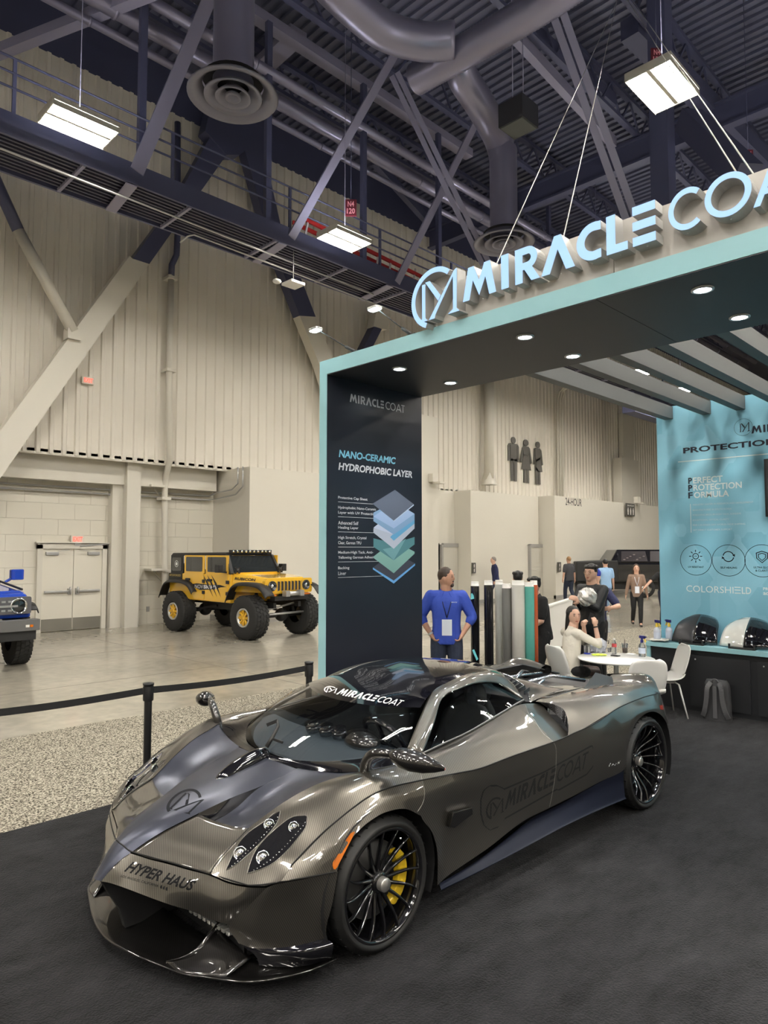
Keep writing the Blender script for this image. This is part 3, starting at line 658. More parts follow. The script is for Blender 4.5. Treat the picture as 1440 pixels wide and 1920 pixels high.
for k, (x, y) in enumerate(((4.83,4.615),(5.62,4.615),(4.845,3.17),(5.64,3.177),(4.82,1.72),(5.60,1.73),(4.83,.3),(5.6,.3))):
    t = thing('downlight', 'small round lit downlight in the arch soffit, ' + ['nearest the dark panel on the front edge','nearest the dark panel on the rear edge','second from the panel on the front edge','second from the panel on the rear edge','third from the panel on the front edge','third from the panel on the rear edge','fourth from the panel on the front edge','fourth from the panel on the rear edge'][k], 'downlight', (x, y, BZ0), 0, 'downlights in the arch')
    MB().lathe([(.075,0),(.075,-.008),(.058,-.012),(.056,-.004)], n=28).build('trim_ring', galv, t)
    MB().lathe([(0,-.006),(.056,-.006)], n=24).build('lens', led, t)
    ld = bpy.data.lights.new('downlight_beam', 'SPOT'); ld.energy = 26; ld.color = (.88,.95,1); ld.spot_size = math.radians(100); ld.spot_blend = .6; ld.shadow_soft_size = .05
    lo = bpy.data.objects.new('downlight_beam', ld); COL.objects.link(lo); lo.parent = t; lo.location = (0,0,-.03)
# ---- panel graphics
PY = BY0-.0015; ER, EU = V(1,0,0), V(0,0,1)
white_ink = mat('print_white', (.62,.62,.64), .5); cyan_ink = mat('print_cyan', (.20,.52,.68), .5)
def panel_text(body, x0, yb, x1, yb1, ht, m, name='lettering', bold=.01, shear=0, P=arch):
    a = ony(x0, yb, PY); c = ony(x1, yb1, PY); mb = MB(); put_text(mb, body, V(a.x, PY, a.z)-O, ER, EU, c.x-a.x, ht, bold, shear); return mb.build(name, m, P)
def word(mb, P0, R_, U_, wd, ht, depth=None, off=0):
    P0, R_, U_ = Vector(P0), Vector(R_), Vector(U_)
    for nm, sh in word_glyphs(): put_shapes(mb, sh, lambda a, b: P0 + R_*(a*wd/WORD_W) + U_*(b*ht), depth)
a = ony(655.8,753.4,PY); c = ony(759,773.5,PY); mb = MB(); word(mb, V(a.x,PY,a.z)-O, ER, EU, c.x-a.x, .088); mb.build('logo_wordmark', white_ink, arch)
panel_text('NANO-CERAMIC', 635.3, 857, 742, 870.5, .078, cyan_ink, bold=.03, shear=.15)
panel_text('HYDROPHOBIC LAYER', 634.6, 881, 773, 894, .078, white_ink, bold=.03, shear=.15)
lines = [(('Protective Cap Sheet',), 689), (('Hydrophobic Nano-Ceramic','Layer with UV Protection'), 705), (('Advanced Self','Healing Layer'), 672), (('High Stretch, Crystal','Clear, German TPU'), 687), (('Medium-High Tack, Anti-','Yellowing German Adhesive'), 705), (('Backing','Liner'), 655)]
ys = (940.4, 968.4, 996.8, 1025.3, 1053.3, 1082.6)
for (tx, xr), y in zip(lines, ys):
    a = ony(634, y, PY); c = ony(721, y, PY)
    MB().box(a.x-O.x, c.x-O.x, PY-O.y, PY-O.y+.001, a.z-.004, a.z).build('rule_line', white_ink, arch)
    for k, s in enumerate(reversed(tx)):
        full = max(len(q) for q in tx); wd = (ony(xr, y, PY).x-a.x)*len(s)/full
        mb = MB(); put_text(mb, s, V(a.x-O.x, PY-O.y, a.z+.022+k*.052), ER, EU, wd, .036, .012); mb.build('caption', white_ink, arch)
def art(q, col, lift, al=.55, name='layer_graphic', rough=.5):
    m = mat('print_%02d_%02d_%02d' % tuple(int(100*v) for v in col), col, rough)
    P_ = [ony(580+x/2.18, 640+y/2.18, PY-lift)-O for x, y in q]; MB().add(P_, [tuple(range(len(P_)))]).build(name, m, arch)
art([(345,860),(432,908),(345,978),(260,925)], (.055,.06,.085), .0004)
art([(260,925),(345,978),(432,908),(432,916),(345,990),(260,932)], (.16,.42,.80), .0006)
art([(345,815),(430,860),(430,868),(345,948),(262,885),(262,880)], (.22,.42,.38), .0008)
art([(345,825),(430,800),(430,830),(345,895),(262,840),(262,805)], (.08,.22,.25), .0010)
art([(345,840),(395,806),(345,895),(300,850)], (.16,.34,.38), .0012)
art([(345,740),(430,735),(430,765),(345,848),(262,782),(262,765)], (.46,.50,.60), .0014)
art([(345,785),(430,728),(430,745),(345,815),(330,800)], (.13,.38,.62), .0016)
art([(350,690),(430,722),(345,790),(262,762)], (.52,.57,.72), .0018)
art([(262,700),(350,655),(430,705),(430,730),(345,790),(262,735)], (.22,.36,.56), .0020)
art([(350,655),(430,705),(345,765),(262,716)], (.34,.46,.68), .0022)
art([(350,607),(427,666),(345,733),(258,664)], (.11,.13,.18), .0024)
art([(427,666),(345,733),(345,737),(427,671)], (.45,.55,.7), .0026)

# ---- illuminated sign on the beam
sg = thing('illuminated_sign', 'large glowing blue-white MIRACLE COAT letters on a cream board above the arch', 'sign', (4.38, 3.5, 3.955)); SO = sg.location.copy()
board = mat('sign_board', (.52,.50,.47), .5); side = mat('letter_side', (.46,.455,.44), .45)
glow = mat('letter_glow', (.03,.04,.06), .5, emit=(.38,.61,1.0), es=.70)
b_ = MB(); b_.box(4.5-SO.x, 4.56-SO.x, 2.205-SO.y, 3.93-SO.y, 0, .365).box(4.5-SO.x, 4.56-SO.x, -1.5-SO.y, 2.20-SO.y, 0, .365); b_.build('backing_board', board, sg)
XF = 4.38; k = 1.0306
cell = {0:3.360*k, }
lay = [('M',3.358,3.036,1.18),('I',2.987,2.920,.25),('R',2.861,2.649,.82),('A',2.636,2.367,1.0),('C',2.352,2.17,.70),('L',2.130,1.982,.56),('E',1.947,1.795,.56),('C',1.712,1.510,.86),('O',1.491,1.228,1.0),('A',1.222,.965,1.0),('T',.95,.77,.67)]
starts = [0,1.34,1.77,2.66,3.70,4.54,5.20,6.06,6.90,7.96,8.92]
for (nm, sh), (ln, y0, y1, uw), st in zip(word_glyphs(), lay, starts):
    y0 *= k; y1 *= k; wd = y0-y1; z0 = 4.048; h = .272
    f = lambda a, b, x: V(x-SO.x, y0-(a-st)/uw*wd-SO.y, z0+b*h-SO.z)
    m = MB()
    for p in sh: m.prism([f(a, b, XF+.004) for a, b in p], (.116,0,0))
    lt = m.build('letter', side, sg)
    m = MB(); put_shapes(m, sh, lambda a, b: f(a, b, XF)); m.build('lit_face', glow, lt)
    m = MB(); m.ball((XF+.05-SO.x, (y0+y1)/2-SO.y, z0-SO.z-.002), .006, 8); m.build('letter_dot', whitep, lt)  # plain white dot stands in for the tiny LED under each letter
m = MB(); cy, cz, rr = 3.775, 4.172, .262
f = lambda a, b, x: V(x-SO.x, cy-a*rr-SO.y, cz+b*rr-SO.z)
for p in emblem_shapes(): m.prism([f(a, b, XF+.004) for a, b in p], (.116,0,0))
em = m.build('emblem', side, sg); m = MB(); put_shapes(m, emblem_shapes(), lambda a, b: f(a, b, XF)); m.build('lit_face', glow, em)
MB().lathe([(0,0),(rr*.99,0)], (XF+.118-SO.x, cy-SO.y, cz-SO.z), (1,0,0), 40).build('emblem_back', board, sg)

# ---- floodlights on thin arms
for base, head, lb in ((onz(655,659,BZ1), onz(594,617,4.27), 'left of the two arm floodlights standing on the arch'), (V(4.52,4.17,BZ1), V(4.55,4.66,4.35), 'right of the two arm floodlights, nearer the round emblem')):
    base = V(4.55, base.y, BZ1); head = V(head.x, head.y, head.z)
    t = thing('arm_floodlight', lb, 'floodlight', base); h = head-base; d = h.normalized()
    MB().box(-.04,.04,-.05,.05,0,.02).cyl(d*0+V(0,0,.01), h*.28, .016, 10).build('clamp_base', black_rub, t)
    MB().cyl(h*.26, h, .006, 8).build('arm', black_rub, t)
    hd = MB(); hd.rbox(h.x-.045, h.x+.045, h.y-.07+.02, h.y+.07+.02, h.z-.012, h.z+.012, .02); hd.build('lamp_head', galv, t)
    MB().rbox(h.x-.038, h.x+.038, h.y-.04, h.y+.08, h.z-.017, h.z-.0125, .02).build('lens', mat('flood_glow', (1,1,1), .5, emit=(.75,.95,1.0), es=20), t)

# ---- pergola slats and light blue back wall
for k, (ya, yb) in enumerate(((3.73,3.96),(3.25,3.44),(2.82,3.03),(2.36,2.6),(1.85,2.1),(1.35,1.6))):
    y = (ya+yb)/2
    m = MB(); m.box(0, 9.45-BX1, -.055, .055, 0, .17)
    lab = ['outermost left','second from the left','third from the left','fourth from the left','fifth from the left','sixth from the left'][k]
    tag(m.build('pergola_slat', slat_m, loc=(BX1, y+.0, 3.81)), 'long grey pergola slat between arch and blue wall, %s' % lab, 'slat', 'pergola slats')
bw = mat('blue_fabric', (.22,.52,.66), .75)
nt = bw.node_tree; b = nt.nodes['Principled BSDF']; tc = nt.nodes.new('ShaderNodeTexCoord'); mp = nt.nodes.new('ShaderNodeMapping'); vo = nt.nodes.new('ShaderNodeTexVoronoi'); rp = nt.nodes.new('ShaderNodeValToRGB')
mp.inputs['Scale'].default_value = (1, 2.2, 1.5); nt.links.new(tc.outputs['Object'], mp.inputs['Vector']); nt.links.new(mp.outputs['Vector'], vo.inputs['Vector']); vo.distance = 'MANHATTAN'
vo.inputs['Scale'].default_value = 1.4; nt.links.new(vo.outputs['Color'], rp.inputs['Fac']); nt.links.new(rp.outputs['Color'], b.inputs['Base Color'])
rp.color_ramp.elements[0].color = (.19,.46,.61,1); rp.color_ramp.elements[1].color = (.27,.56,.71,1)
WX = 9.4
wall = thing('booth_wall', 'light blue booth wall printed with PROTECTION, icons and COLORSHIELD', 'wall panel', (WX, 4.02, 0)); WO = wall.location.copy()
MB().box(0, .12, -6.5, 0, .009, 3.99).build('fabric_panel', bw, wall)
WR, WU = V(0,-1,0), V(0,0,1); XP = WX-.002
black_ink = mat('print_black', (.010,.013,.03), .5); pale_ink = mat('print_pale', (.55,.70,.76), .5)
def wtext(body, x0, yb, x1, yb1, ht, m, bold=.01, shear=0, name='lettering'):
    a = onx(x0, yb, XP); c = onx(x1, yb1, XP); mb = MB(); put_text(mb, body, V(XP,a.y,a.z)-WO, WR, WU, a.y-c.y, ht, bold, shear); return mb.build(name, m, wall)
a = onx(1281,850.5,XP); mb = MB(); put_text(mb, 'PROTECTION', V(XP,a.y,a.z)-WO, WR, WU, (a.y-onx(1437.5,839,XP).y)*1.12, .078, .03); mb.build('lettering', black_ink, wall)
a = onx(1409,813,XP); mb = MB(); word(mb, V(XP,a.y,a.z)-WO, WR, WU, .98, .095); mb.build('logo_wordmark', black_ink, wall)
c = onx(1393.5,801,XP); mb = MB(); put_shapes(mb, [[(a_, b_) for a_, b_ in p] for p in emblem_shapes()[30:]], lambda p, q: V(XP, c.y-p*.075, c.z+q*.085)-WO); put_shapes(mb, ring(0,0,.97,1.0,0,360,40), lambda p, q: V(XP, c.y-p*.11, c.z+q*.11)-WO); mb.build('emblem', black_ink, wall)
a = onx(1271.3,866.3,XP); MB().box(XP-.001-WO.x, XP-WO.x, a.y-2.4-WO.y, a.y-WO.y, a.z-.006, a.z+.006).build('rule_line', mat('print_white2', (.7,.78,.8), .5), wall)
for s, y0, x1, y1 in (('PERFECT',907.5,1355,903),('PROTECTION',921,1391,916.5),('FORMULA',934.8,1367,931)):
    a = onx(1290.5,y0,XP); c = onx(x1,y1,XP); wd = a.y-c.y; fw = wd/len(s)*1.02
    mb = MB(); put_text(mb, s[0], V(XP,a.y,a.z)-WO, WR, WU, fw*.8, .083, .035); mb.build('lettering', black_ink, wall)
    mb = MB(); put_text(mb, s[1:], V(XP,a.y-fw,a.z)-WO, WR, WU, wd-fw, .083, .02); mb.build('lettering', mat('print_white2'), wall)
a = onx(1294,945,XP); c = onx(1294.5,998.5,XP); MB().box(XP-.001-WO.x, XP-WO.x, a.y-.008-WO.y, a.y-WO.y, c.z, a.z).build('rule_line', mat('print_white2'), wall)
for s, y, x1 in (('INDUSTRY LEADER IN RESEARCH AND DEVELOPMENT',748.5,1412.5),('MANUFACTURED IN SOUTH KOREA',789,1372),('FORGIVING MEDIUM-HIGH TACK ADHESIVE',826,1389.5),('EXCEPTIONAL OPTICAL CLARITY',864,1367.5),('FREE 5 BUSINESS DAY WORLD-WIDE SHIPPING',901,1397.5),('24/7 DIRECT CUSTOMER SUPPORT',938,1372.5)):
    yy = 760+y/4+1; wtext(s, 1299, yy, x1, yy-.25, .022, pale_ink, .01)
for k, (cx, cyy) in enumerate(((1304.5,1050),(1365.8,1050.8),(1429,1051.5),(1492,1052))):
    c = onx(cx, cyy, XP); F = lambda p, q: V(XP, c.y-p, c.z+q)-WO; mb = MB()
    put_shapes(mb, ring(0,0,.198,.204,0,360,48), F)
    if k == 0:
        put_shapes(mb, ring(0,.05,.032,.042,0,360,24), F)
        for q in range(8):
            t_ = q*PI/4; u, v = math.cos(t_), math.sin(t_); put_shapes(mb, [[(u*.055-v*.005,.05+v*.055+u*.005),(u*.085-v*.005,.05+v*.085+u*.005),(u*.085+v*.005,.05+v*.085-u*.005),(u*.055+v*.005,.05+v*.055-u*.005)]], F)
        put_text(mb, 'UV', F(-.018,.04), WR, WU, .036, .02, .01); put_text(mb, 'UV RESISTANT', F(-.10,-.105), WR, WU, .20, .024, .01)
    elif k == 1:
        put_shapes(mb, ring(0,.05,.058,.070,15,170,16)+ring(0,.05,.058,.070,195,350,16)+[[(.05,.065),(.08,.085),(.078,.045)], [(-.05,.035),(-.08,.015),(-.078,.055)]], F); put_text(mb, 'SELF HEALING', F(-.10,-.105), WR, WU, .20, .024, .01)
    else:
        sh = [(0,.125),(.07,.10),(.066,.03),(0,-.03),(-.066,.03),(-.07,.10)]
        for sc, w_ in ((1,.82),(.66,.50)):
            for i in range(6):
                p, q = sh[i], sh[(i+1)%6]; cen = .05; g = lambda r, s_: (r[0]*s_, cen+(r[1]-cen)*s_); mb.add([F(*g(p,sc)), F(*g(q,sc)), F(*g(q,w_+.02)), F(*g(p,w_+.02))], [(0,1,2,3)])
        put_text(mb, 'ULTRA GLOSS', F(-.10,-.095), WR, WU, .20, .024, .01); put_text(mb, '& CLARITY', F(-.08,-.135), WR, WU, .16, .024, .01)
    mb.build('icon', black_ink, wall)
wtext('COLORSHI', 1287, 1109.3, 1375.5, 1112, .085, mat('print_white2'), .0)
a = onx(1377.5,1113,XP); b1 = onx(1389,1113,XP); E_ = MB()
for q in (0,.04,.075): E_.box(XP-.001-WO.x, XP-WO.x, b1.y-WO.y, a.y-WO.y, a.z+q, a.z+q+.012)
E_.build('lettering', mat('print_white2'), wall); wtext('LD', 1391, 1113.4, 1408.6, 1114.3, .085, mat('print_white2'))
wtext('PR', 1431, 1106.5, 1441, 1106.5, .035, mat('print_white2'), .02); wtext('ac', 1431, 1115.5, 1441, 1116, .035, mat('print_white2'), .03)
a = onx(1433,861,9.36); c = onx(1436,969,9.36); tvt = thing('wall_screen', 'dark screen mounted at the right edge of the light blue wall', 'screen', (9.36, a.y, c.z))
MB().box(-.02,.04,-1.3,0,0,a.z-c.z).build('casing', mat('screen_case', (.012,.012,.014), .4), tvt); MB().box(-.022,-.0205,-1.28,-.02,.02,a.z-c.z-.02).build('glass', mat('screen_glass', (.05,.05,.055), .15), tvt)

# ---- counter
CX = 8.89; ct = thing('display_counter', 'long black cabinet counter with a light blue top and end panel', 'counter', (CX, 4.0, .009)); CO = ct.location.copy(); cz_ = .811
blackp = mat('cabinet_black', (.018,.019,.022), .45)
MB().rbox(-.03, .49, -5.9, .0, cz_-.055, cz_, .004).build('worktop', cyan, ct)
MB().box(-.01, .49, -.05, 0, 0, cz_-.055).build('end_panel', cyan, ct)
MB().box(.02, .49, -5.9, -.05, .0, cz_-.055).build('carcass', blackp, ct)
for k in range(7):
    y0 = -.55-.78*k; d_ = MB().rbox(.002, .02, y0-.70, y0, .06, cz_-.12, .003, axis='x').build('door', mat('door_black', (.024,.025,.028), .4), ct)
    MB().ball((-.002, y0-.07, cz_-.17), .011, 8).build('lock', galv, d_)
# film-wrapped speed shapes on the counter
def speed_shape(y0, y1, left, right, label):
    t = thing('demo_panel', label, 'display panel', (9.0, (y0+y1)/2, .82)); w_ = (y0-y1)/2; G = []; n = 16
    for i in range(n+1):
        u = -1+2*i/n; row = []
        for j in range(11):
            v = j/10; half = w_*(1-.16*v**1.2)*(1 if v < .55 else math.sqrt(max(0.,1-((v-.55)/.45)**2*.55)))
            row.append(V(-.02+.30*v+.05*math.sin(PI*v)*-1+.05*u*u, -u*half, .012+.34*(v**.85)*(1-.12*u*u*v)))
        G.append(row)
    MB().grid(G[:n//2+1]).build('left_half', left, t, solid=.01); MB().grid(G[n//2:]).build('right_half', right, t, solid=.01)
    st = MB(); st.box(-.09,.06,-.14,.14,0,.02).box(-.09,-.07,-.15,-.13,0,.06).box(-.09,-.07,.13,.15,0,.06); st.build('stand', black_rub, t)
gl = lambda n_, c, r=.08, co=1.: mat(n_, c, r, coat=co, crough=.02)
speed_shape(3.72, 3.16, mat('satin_graphite', (.05,.05,.055), .35, metal=.3), gl('gloss_black', (.006,.006,.008)), 'display panel wrapped half graphite, half gloss black, on the counter')
speed_shape(3.13, 2.56, gl('gloss_white', (.72,.72,.68)), gl('gloss_black', (.006,.006,.008)), 'display panel wrapped half white, half gloss black, on the counter')
speed_shape(2.5, 1.95, gl('gloss_black', (.006,.006,.008)), gl('gloss_black', (.006,.006,.008)), 'gloss black display panel at the right edge of the view')
yel = mat('yellow_plastic', (.85,.60,.06), .35); navyp = mat('navy_plastic', (.02,.02,.16), .35); milky = mat('milky_plastic', (.62,.66,.78), .3, alpha=.92); clearp = mat('clear_plastic', (.85,.88,.9), .1, trans=.85, ior=1.2)
def spray(loc, rz, bodym, cap, label, s=1., group=None):
    t = thing('spray_bottle', label, 'bottle', loc, rz, group)
    MB().lathe([(0,0),(.040*s,0),(.042*s,.01*s),(.042*s,.12*s),(.038*s,.145*s),(.018*s,.17*s),(.014*s,.19*s)], n=20).build('bottle_body', bodym, t)
    MB().lathe([(.019*s,.175*s),(.019*s,.205*s),(.012*s,.21*s),(.012*s,.23*s)], n=16).build('collar', cap, t)
    h = MB(); h.rbox(-.05*s,.035*s,-.012*s,.012*s,.228*s,.262*s,.008*s); h.cyl((-.05*s,0,.25*s),(-.07*s,0,.25*s),.009*s,8); h.build('sprayer_head', navyp, t)
    tr = MB(); tr.bar((-.035*s,0,.235*s),(-.06*s,0,.185*s),.014*s,.008*s); tr.build('trigger', yel, t)
    lb = MB(); lb.lathe([(.0425*s,.04*s),(.0425*s,.11*s)], n=20); lb.build('label', mat('bottle_label', (.60,.66,.80), .5), t)
    return t
q1 = onz(1232,1203,.82); q2 = onz(1245,1199,.82)
spray((8.99,3.90,.82), math.radians(60), milky, yel, 'left milky spray bottle with yellow collar on the counter corner', 1.05)
spray((9.13,3.80,.82), math.radians(240), milky, yel, 'right milky spray bottle with yellow collar beside the graphite panel', 1.05)
cl_ = MB(); G = [[V(.22*u+.01*math.sin(9*v), .12*(2*v-1)+.01*math.sin(7*u), .008+.012*abs(math.sin(5*u+4*v))) for v in [j/8 for j in range(9)]] for u in [i/10-.5 for i in range(11)]]
tag(cl_.grid(G).build('folded_cloth', mat('pale_cloth', (.55,.54,.50), .9), loc=(8.96,3.86,.825), solid=.008), 'pale folded cloth lying under the spray bottles on the counter corner', 'cloth')
cl_ = MB(); cl_.ball((9.12,3.70,.85), .035, 12, (1.4,1,.7)); tag(cl_.build('black_rag', black_rub), 'small dark rag between the spray bottles and the graphite panel', 'rag')

# ---- table, chairs
tw = mat('table_white', (.74,.73,.70), .25); cs = mat('chair_shell', (.64,.63,.60), .42); cleg = mat('chair_leg', (.60,.60,.58), .4)
TX, TY = 7.745, 3.86
t = thing('round_table', 'small round white table crowded with bottles and a plastic bag', 'table', (TX, TY, .009))
MB().lathe([(0,.705),(.42,.705),(.435,.712),(.44,.722),(.435,.731),(0,.731)], n=48).build('tabletop', tw, t)
MB().lathe([(.03,.02),(.028,.70)], n=20).build('stem', cleg, t); MB().lathe([(0,0),(.24,0),(.23,.015),(.04,.03),(.03,.05)], n=36).build('foot', cleg, t)
def chair(loc, rz, label):
    t = thing('shell_chair', label, 'chair', loc, rz, 'white shell chairs round the table')
    prof = [(.24,.445,.215),(.16,.43,.225),(.04,.425,.228),(-.08,.43,.225),(-.16,.455,.215),(-.205,.51,.20),(-.235,.59,.205),(-.265,.68,.205),(-.29,.77,.195),(-.305,.82,.165),(-.31,.845,.11)]
    P_ = crom([V(a,0,b) for a,b,_ in prof], 3); W_ = [q.x for q in crom([V(c_,0,0) for _,_,c_ in prof], 3)]
    G = []
    for p, w_ in zip(P_, W_):
        row = []
        for j in range(13):
            u = -1+j/6; lift = .035*abs(u)**2.2
            back = p.z > .5
            row.append(V(p.x + (lift if back else 0), u*w_, p.z + (0 if back else lift)))
        G.append(row)
    MB().grid(G).build('seat_shell', cs, t, solid=.012)
    for sx, sy in ((1,1),(1,-1),(-1,1),(-1,-1)): MB().tube([(sx*.10,sy*.10,.415),(sx*.14,sy*.15,.39),(sx*.21,sy*.22,.0)], [.011,.011,.010], 8).build('leg', cleg, t)
    MB().rbox(-.12,.12,-.12,.12,.40,.42,.03).build('seat_mount', cleg, t)
    return t
chair((8.42,3.60,.009), math.radians(133), 'white shell chair beside the black counter, seen from the side')
chair((7.36,3.40,.009), math.radians(45), 'white shell chair with its back to the sports car, pushed up to the table')
chair((7.68,4.39,.009), math.radians(-24), 'white shell chair holding the seated woman')
# things on the table
def tt(px, py, dz=.741): q = onz(px, py, dz); return q
q = tt(1204,1231); spray((q.x,q.y,.741), math.radians(75), clearp, navyp, 'clear spray bottle with yellow trigger on the white table', .95)
q = tt(1152,1226); t = thing('drink_bottle', 'small clear drink bottle with a red label on the white table', 'bottle', (q.x,q.y,.741))
MB().lathe([(0,0),(.027,0),(.028,.01),(.026,.05),(.028,.10),(.026,.135),(.012,.165),(.012,.175)], n=18).build('bottle_body', clearp, t)
MB().lathe([(.0285,.085),(.0285,.125)], n=18).build('label', mat('label_red', (.6,.08,.09), .5), t); MB().lathe([(.0135,.172),(.0135,.19),(0,.19)], n=14).build('cap', whitep, t)
q = tt(1172,1224); t = thing('iced_coffee', 'clear cup of iced coffee with a straw on the white table', 'cup', (q.x,q.y,.741))
MB().lathe([(0,0),(.028,0),(.038,.105),(.040,.108)], n=20).build('cup', clearp, t); MB().lathe([(0,.003),(.026,.003),(.033,.065),(0,.065)], n=20).build('coffee', mat('coffee', (.30,.13,.06), .3), t)
MB().lathe([(.041,.106),(.041,.114),(0,.118)], n=20).build('lid', clearp, t); MB().tube([(0,0,.02),(.006,.004,.165)], .004, 6).build('straw', mat('straw_dark', (.05,.02,.02), .4), t)
q = tt(1101,1226); t = thing('water_bottle', 'short water bottle with a blue base at the left rim of the table', 'bottle', (q.x,q.y,.741))
MB().lathe([(0,0),(.04,0),(.04,.09),(.03,.13),(.014,.15)], n=18).build('bottle_body', clearp, t); MB().lathe([(.041,.0),(.041,.018)], n=18).build('blue_band', mat('blue_band', (.03,.05,.4), .4), t); MB().lathe([(.015,.145),(.015,.165),(0,.165)], n=12).build('cap', whitep, t)
q = tt(1122,1221); bag = MB(); n = 24
for_ = [(0,.0),(.085,.0),(.088,.03),(.10,.075),(.088,.12),(.05,.155),(.015,.165)]
vs = []; 
for i, (r, h) in enumerate(for_):
    for k in range(n): a_ = 2*PI*k/n; rr_ = r*(1+.10*math.sin(5*a_+i*2.1)+.06*math.sin(11*a_+i)); vs.append((rr_*math.cos(a_)*1.1, rr_*math.sin(a_), h+.006*math.sin(7*a_+i)))
bag.add(vs, [(i*n+k, i*n+(k+1)%n, (i+1)*n+(k+1)%n, (i+1)*n+k) for i in range(len(for_)-1) for k in range(n)], False)
t = thing('plastic_bag', 'crinkled clear plastic bag standing on the white table', 'bag', (q.x,q.y,.741)); bag.build('bag', mat('crinkled_film', (.75,.77,.85), .18, alpha=.55), t); MB().tube([(.07,-.05,.12),(.10,-.09,.13),(.11,-.08,.09)], .005, 6).build('black_tie', black_rub, t)
q = tt(1121,1229); g_ = MB(); 
for k, (dx, dy, r) in enumerate(((0,0,.028),(.03,-.03,.025),(.055,-.06,.02),(-.03,.03,.024),(.02,.0,.02))): g_.ball((q.x+dx, q.y+dy, .741+r*.4), r*1.3, 12, (1.3,1,.38))
tag(g_.build('yellow_glove', mat('hi_vis_yellow', (.65,.80,.08), .6)), 'bright yellow cloth glove lying at the front of the table', 'glove')
q = tt(1154,1230); tag(MB().rbox(q.x-.035,q.x+.035,q.y-.05,q.y+.05,.7415,.750,.01).build('phone', black_rub), 'black phone lying flat beside the drink bottle', 'phone')
q = tt(1143,1222); tag(MB().lathe([(0,0),(.022,0),(.028,.05)], (q.x,q.y,.741), n=16).build('clear_cup', clearp), 'small clear cup between the plastic bag and drink bottle', 'cup')
q = tt(1183,1226); tag(MB().box(q.x-.05,q.x+.04,q.y-.05,q.y+.05,.7412,.7425).build('paper', mat('paper', (.8,.8,.78), .7)), 'white sheet of paper beside the spray bottle on the table', 'paper')

# ---- backpack
t = thing('backpack', 'black backpack with padded straps leaning on the counter', 'backpack', (8.66, 3.05, .009), math.radians(-83+90)); bk = mat('backpack_fabric', (.035,.035,.038), .7, bump=(60,.4,.004)); bk2 = mat('backpack_strap', (.085,.085,.09), .6)
m = MB(); G = []
for i in range(13):
    v = i/12; hw = .155*(1-.10*v-.35*max(0,(v-.8)/.2)**2*.5); dp = .11*(1-.15*v-.5*max(0,(v-.85)/.15)**2); row = []
    for k in range(20):
        a_ = 2*PI*k/20; c_, s__ = math.cos(a_), math.sin(a_); row.append(V(dp*math.copysign(abs(c_)**.6, c_), hw*math.copysign(abs(s__)**.6, s__), .46*v))
    row.append(row[0]); G.append(row)
m.grid(G); m.add([p for p in G[-1][:-1]], [tuple(range(20))]); m.build('body', bk, t)
for s in (-1, 1):
    pth = crom([V(-.09,s*.045,.44), V(-.135,s*.075,.38), V(-.14,s*.085,.26), V(-.13,s*.11,.12), V(-.10,s*.14,.04)], 5)
    m = MB(); [m.bar(pth[i], pth[i+1], .05, .018, up=(1,0,0)) for i in range(len(pth)-1)]; m.build('shoulder_strap', bk2, t)
MB().box(-.125,-.105,-.022,.022,.03,.40).build('back_pad', bk2, t); MB().tube(crom([V(-.09,-.035,.44),V(-.10,-.02,.475),V(-.10,.02,.475),V(-.09,.035,.44)],4), .009, 6).build('grab_handle', bk2, t)

# ---- film rolls
def roll(px, ytop, rad, cm, tops, label, yb=1335, taper=0):
    q = onz(px, yb, 0); h = EYE.z - (ytop-1033.4)/FPX*((q-EYE).dot(_F)) 
    t = thing('film_roll', label, 'film roll', (q.x,q.y,.013), 0, 'vertical rolls of wrap film')
    MB().lathe([(rad*.55,0),(rad,0),(rad,h-.06)], n=28).build('film', cm, t)
    MB().lathe([(rad,h-.0601),(rad*.99,h-.06),(rad*.90,h-.06),(rad*.90,h-.012),(rad*.86,h-.006),(rad*.55,h-.006),(rad*.55,h-.2)], n=28).build('core', tops, t); return t
core = mat('core_white', (.72,.70,.66), .6)
def gloss_roll(n_, c): return mat(n_, c, .12, coat=.6)
roll(892,1092,.055,gloss_roll('film_black', (.012,.012,.015)),core,'black film roll with a turquoise tag, leftmost in the stand',1333)
roll(918,1090,.058,gloss_roll('film_black', (.012,.012,.015)),core,'glossy black film roll, second from the left',1335)
roll(938,1089,.055,gloss_roll('film_clear', (.62,.63,.60)),core,'pale clear film roll behind the dark grey one',1330)
roll(952,1096,.058,gloss_roll('film_grey', (.18,.18,.17)),core,'dark grey film roll, fourth from the left',1336)
roll(974,1090,.082,gloss_roll('film_white', (.66,.64,.58)),core,'thick white film roll in the middle of the stand',1338)
roll(995,1093,.062,gloss_roll('film_teal', (.12,.45,.38)),core,'turquoise film roll beside the thick white one',1338)
roll(1003.5,1090,.050,gloss_roll('film_orange', (.62,.12,.04)),core,'orange film roll, rightmost in the stand',1333)
q = onz(945,1336); t = thing('roll_stand', 'low dark base carrying the vertical film rolls', 'stand', (q.x,q.y,.009), math.radians(-45)); MB().box(-.62,.62,-.16,.16,0,.004).build('base', blackp, t)
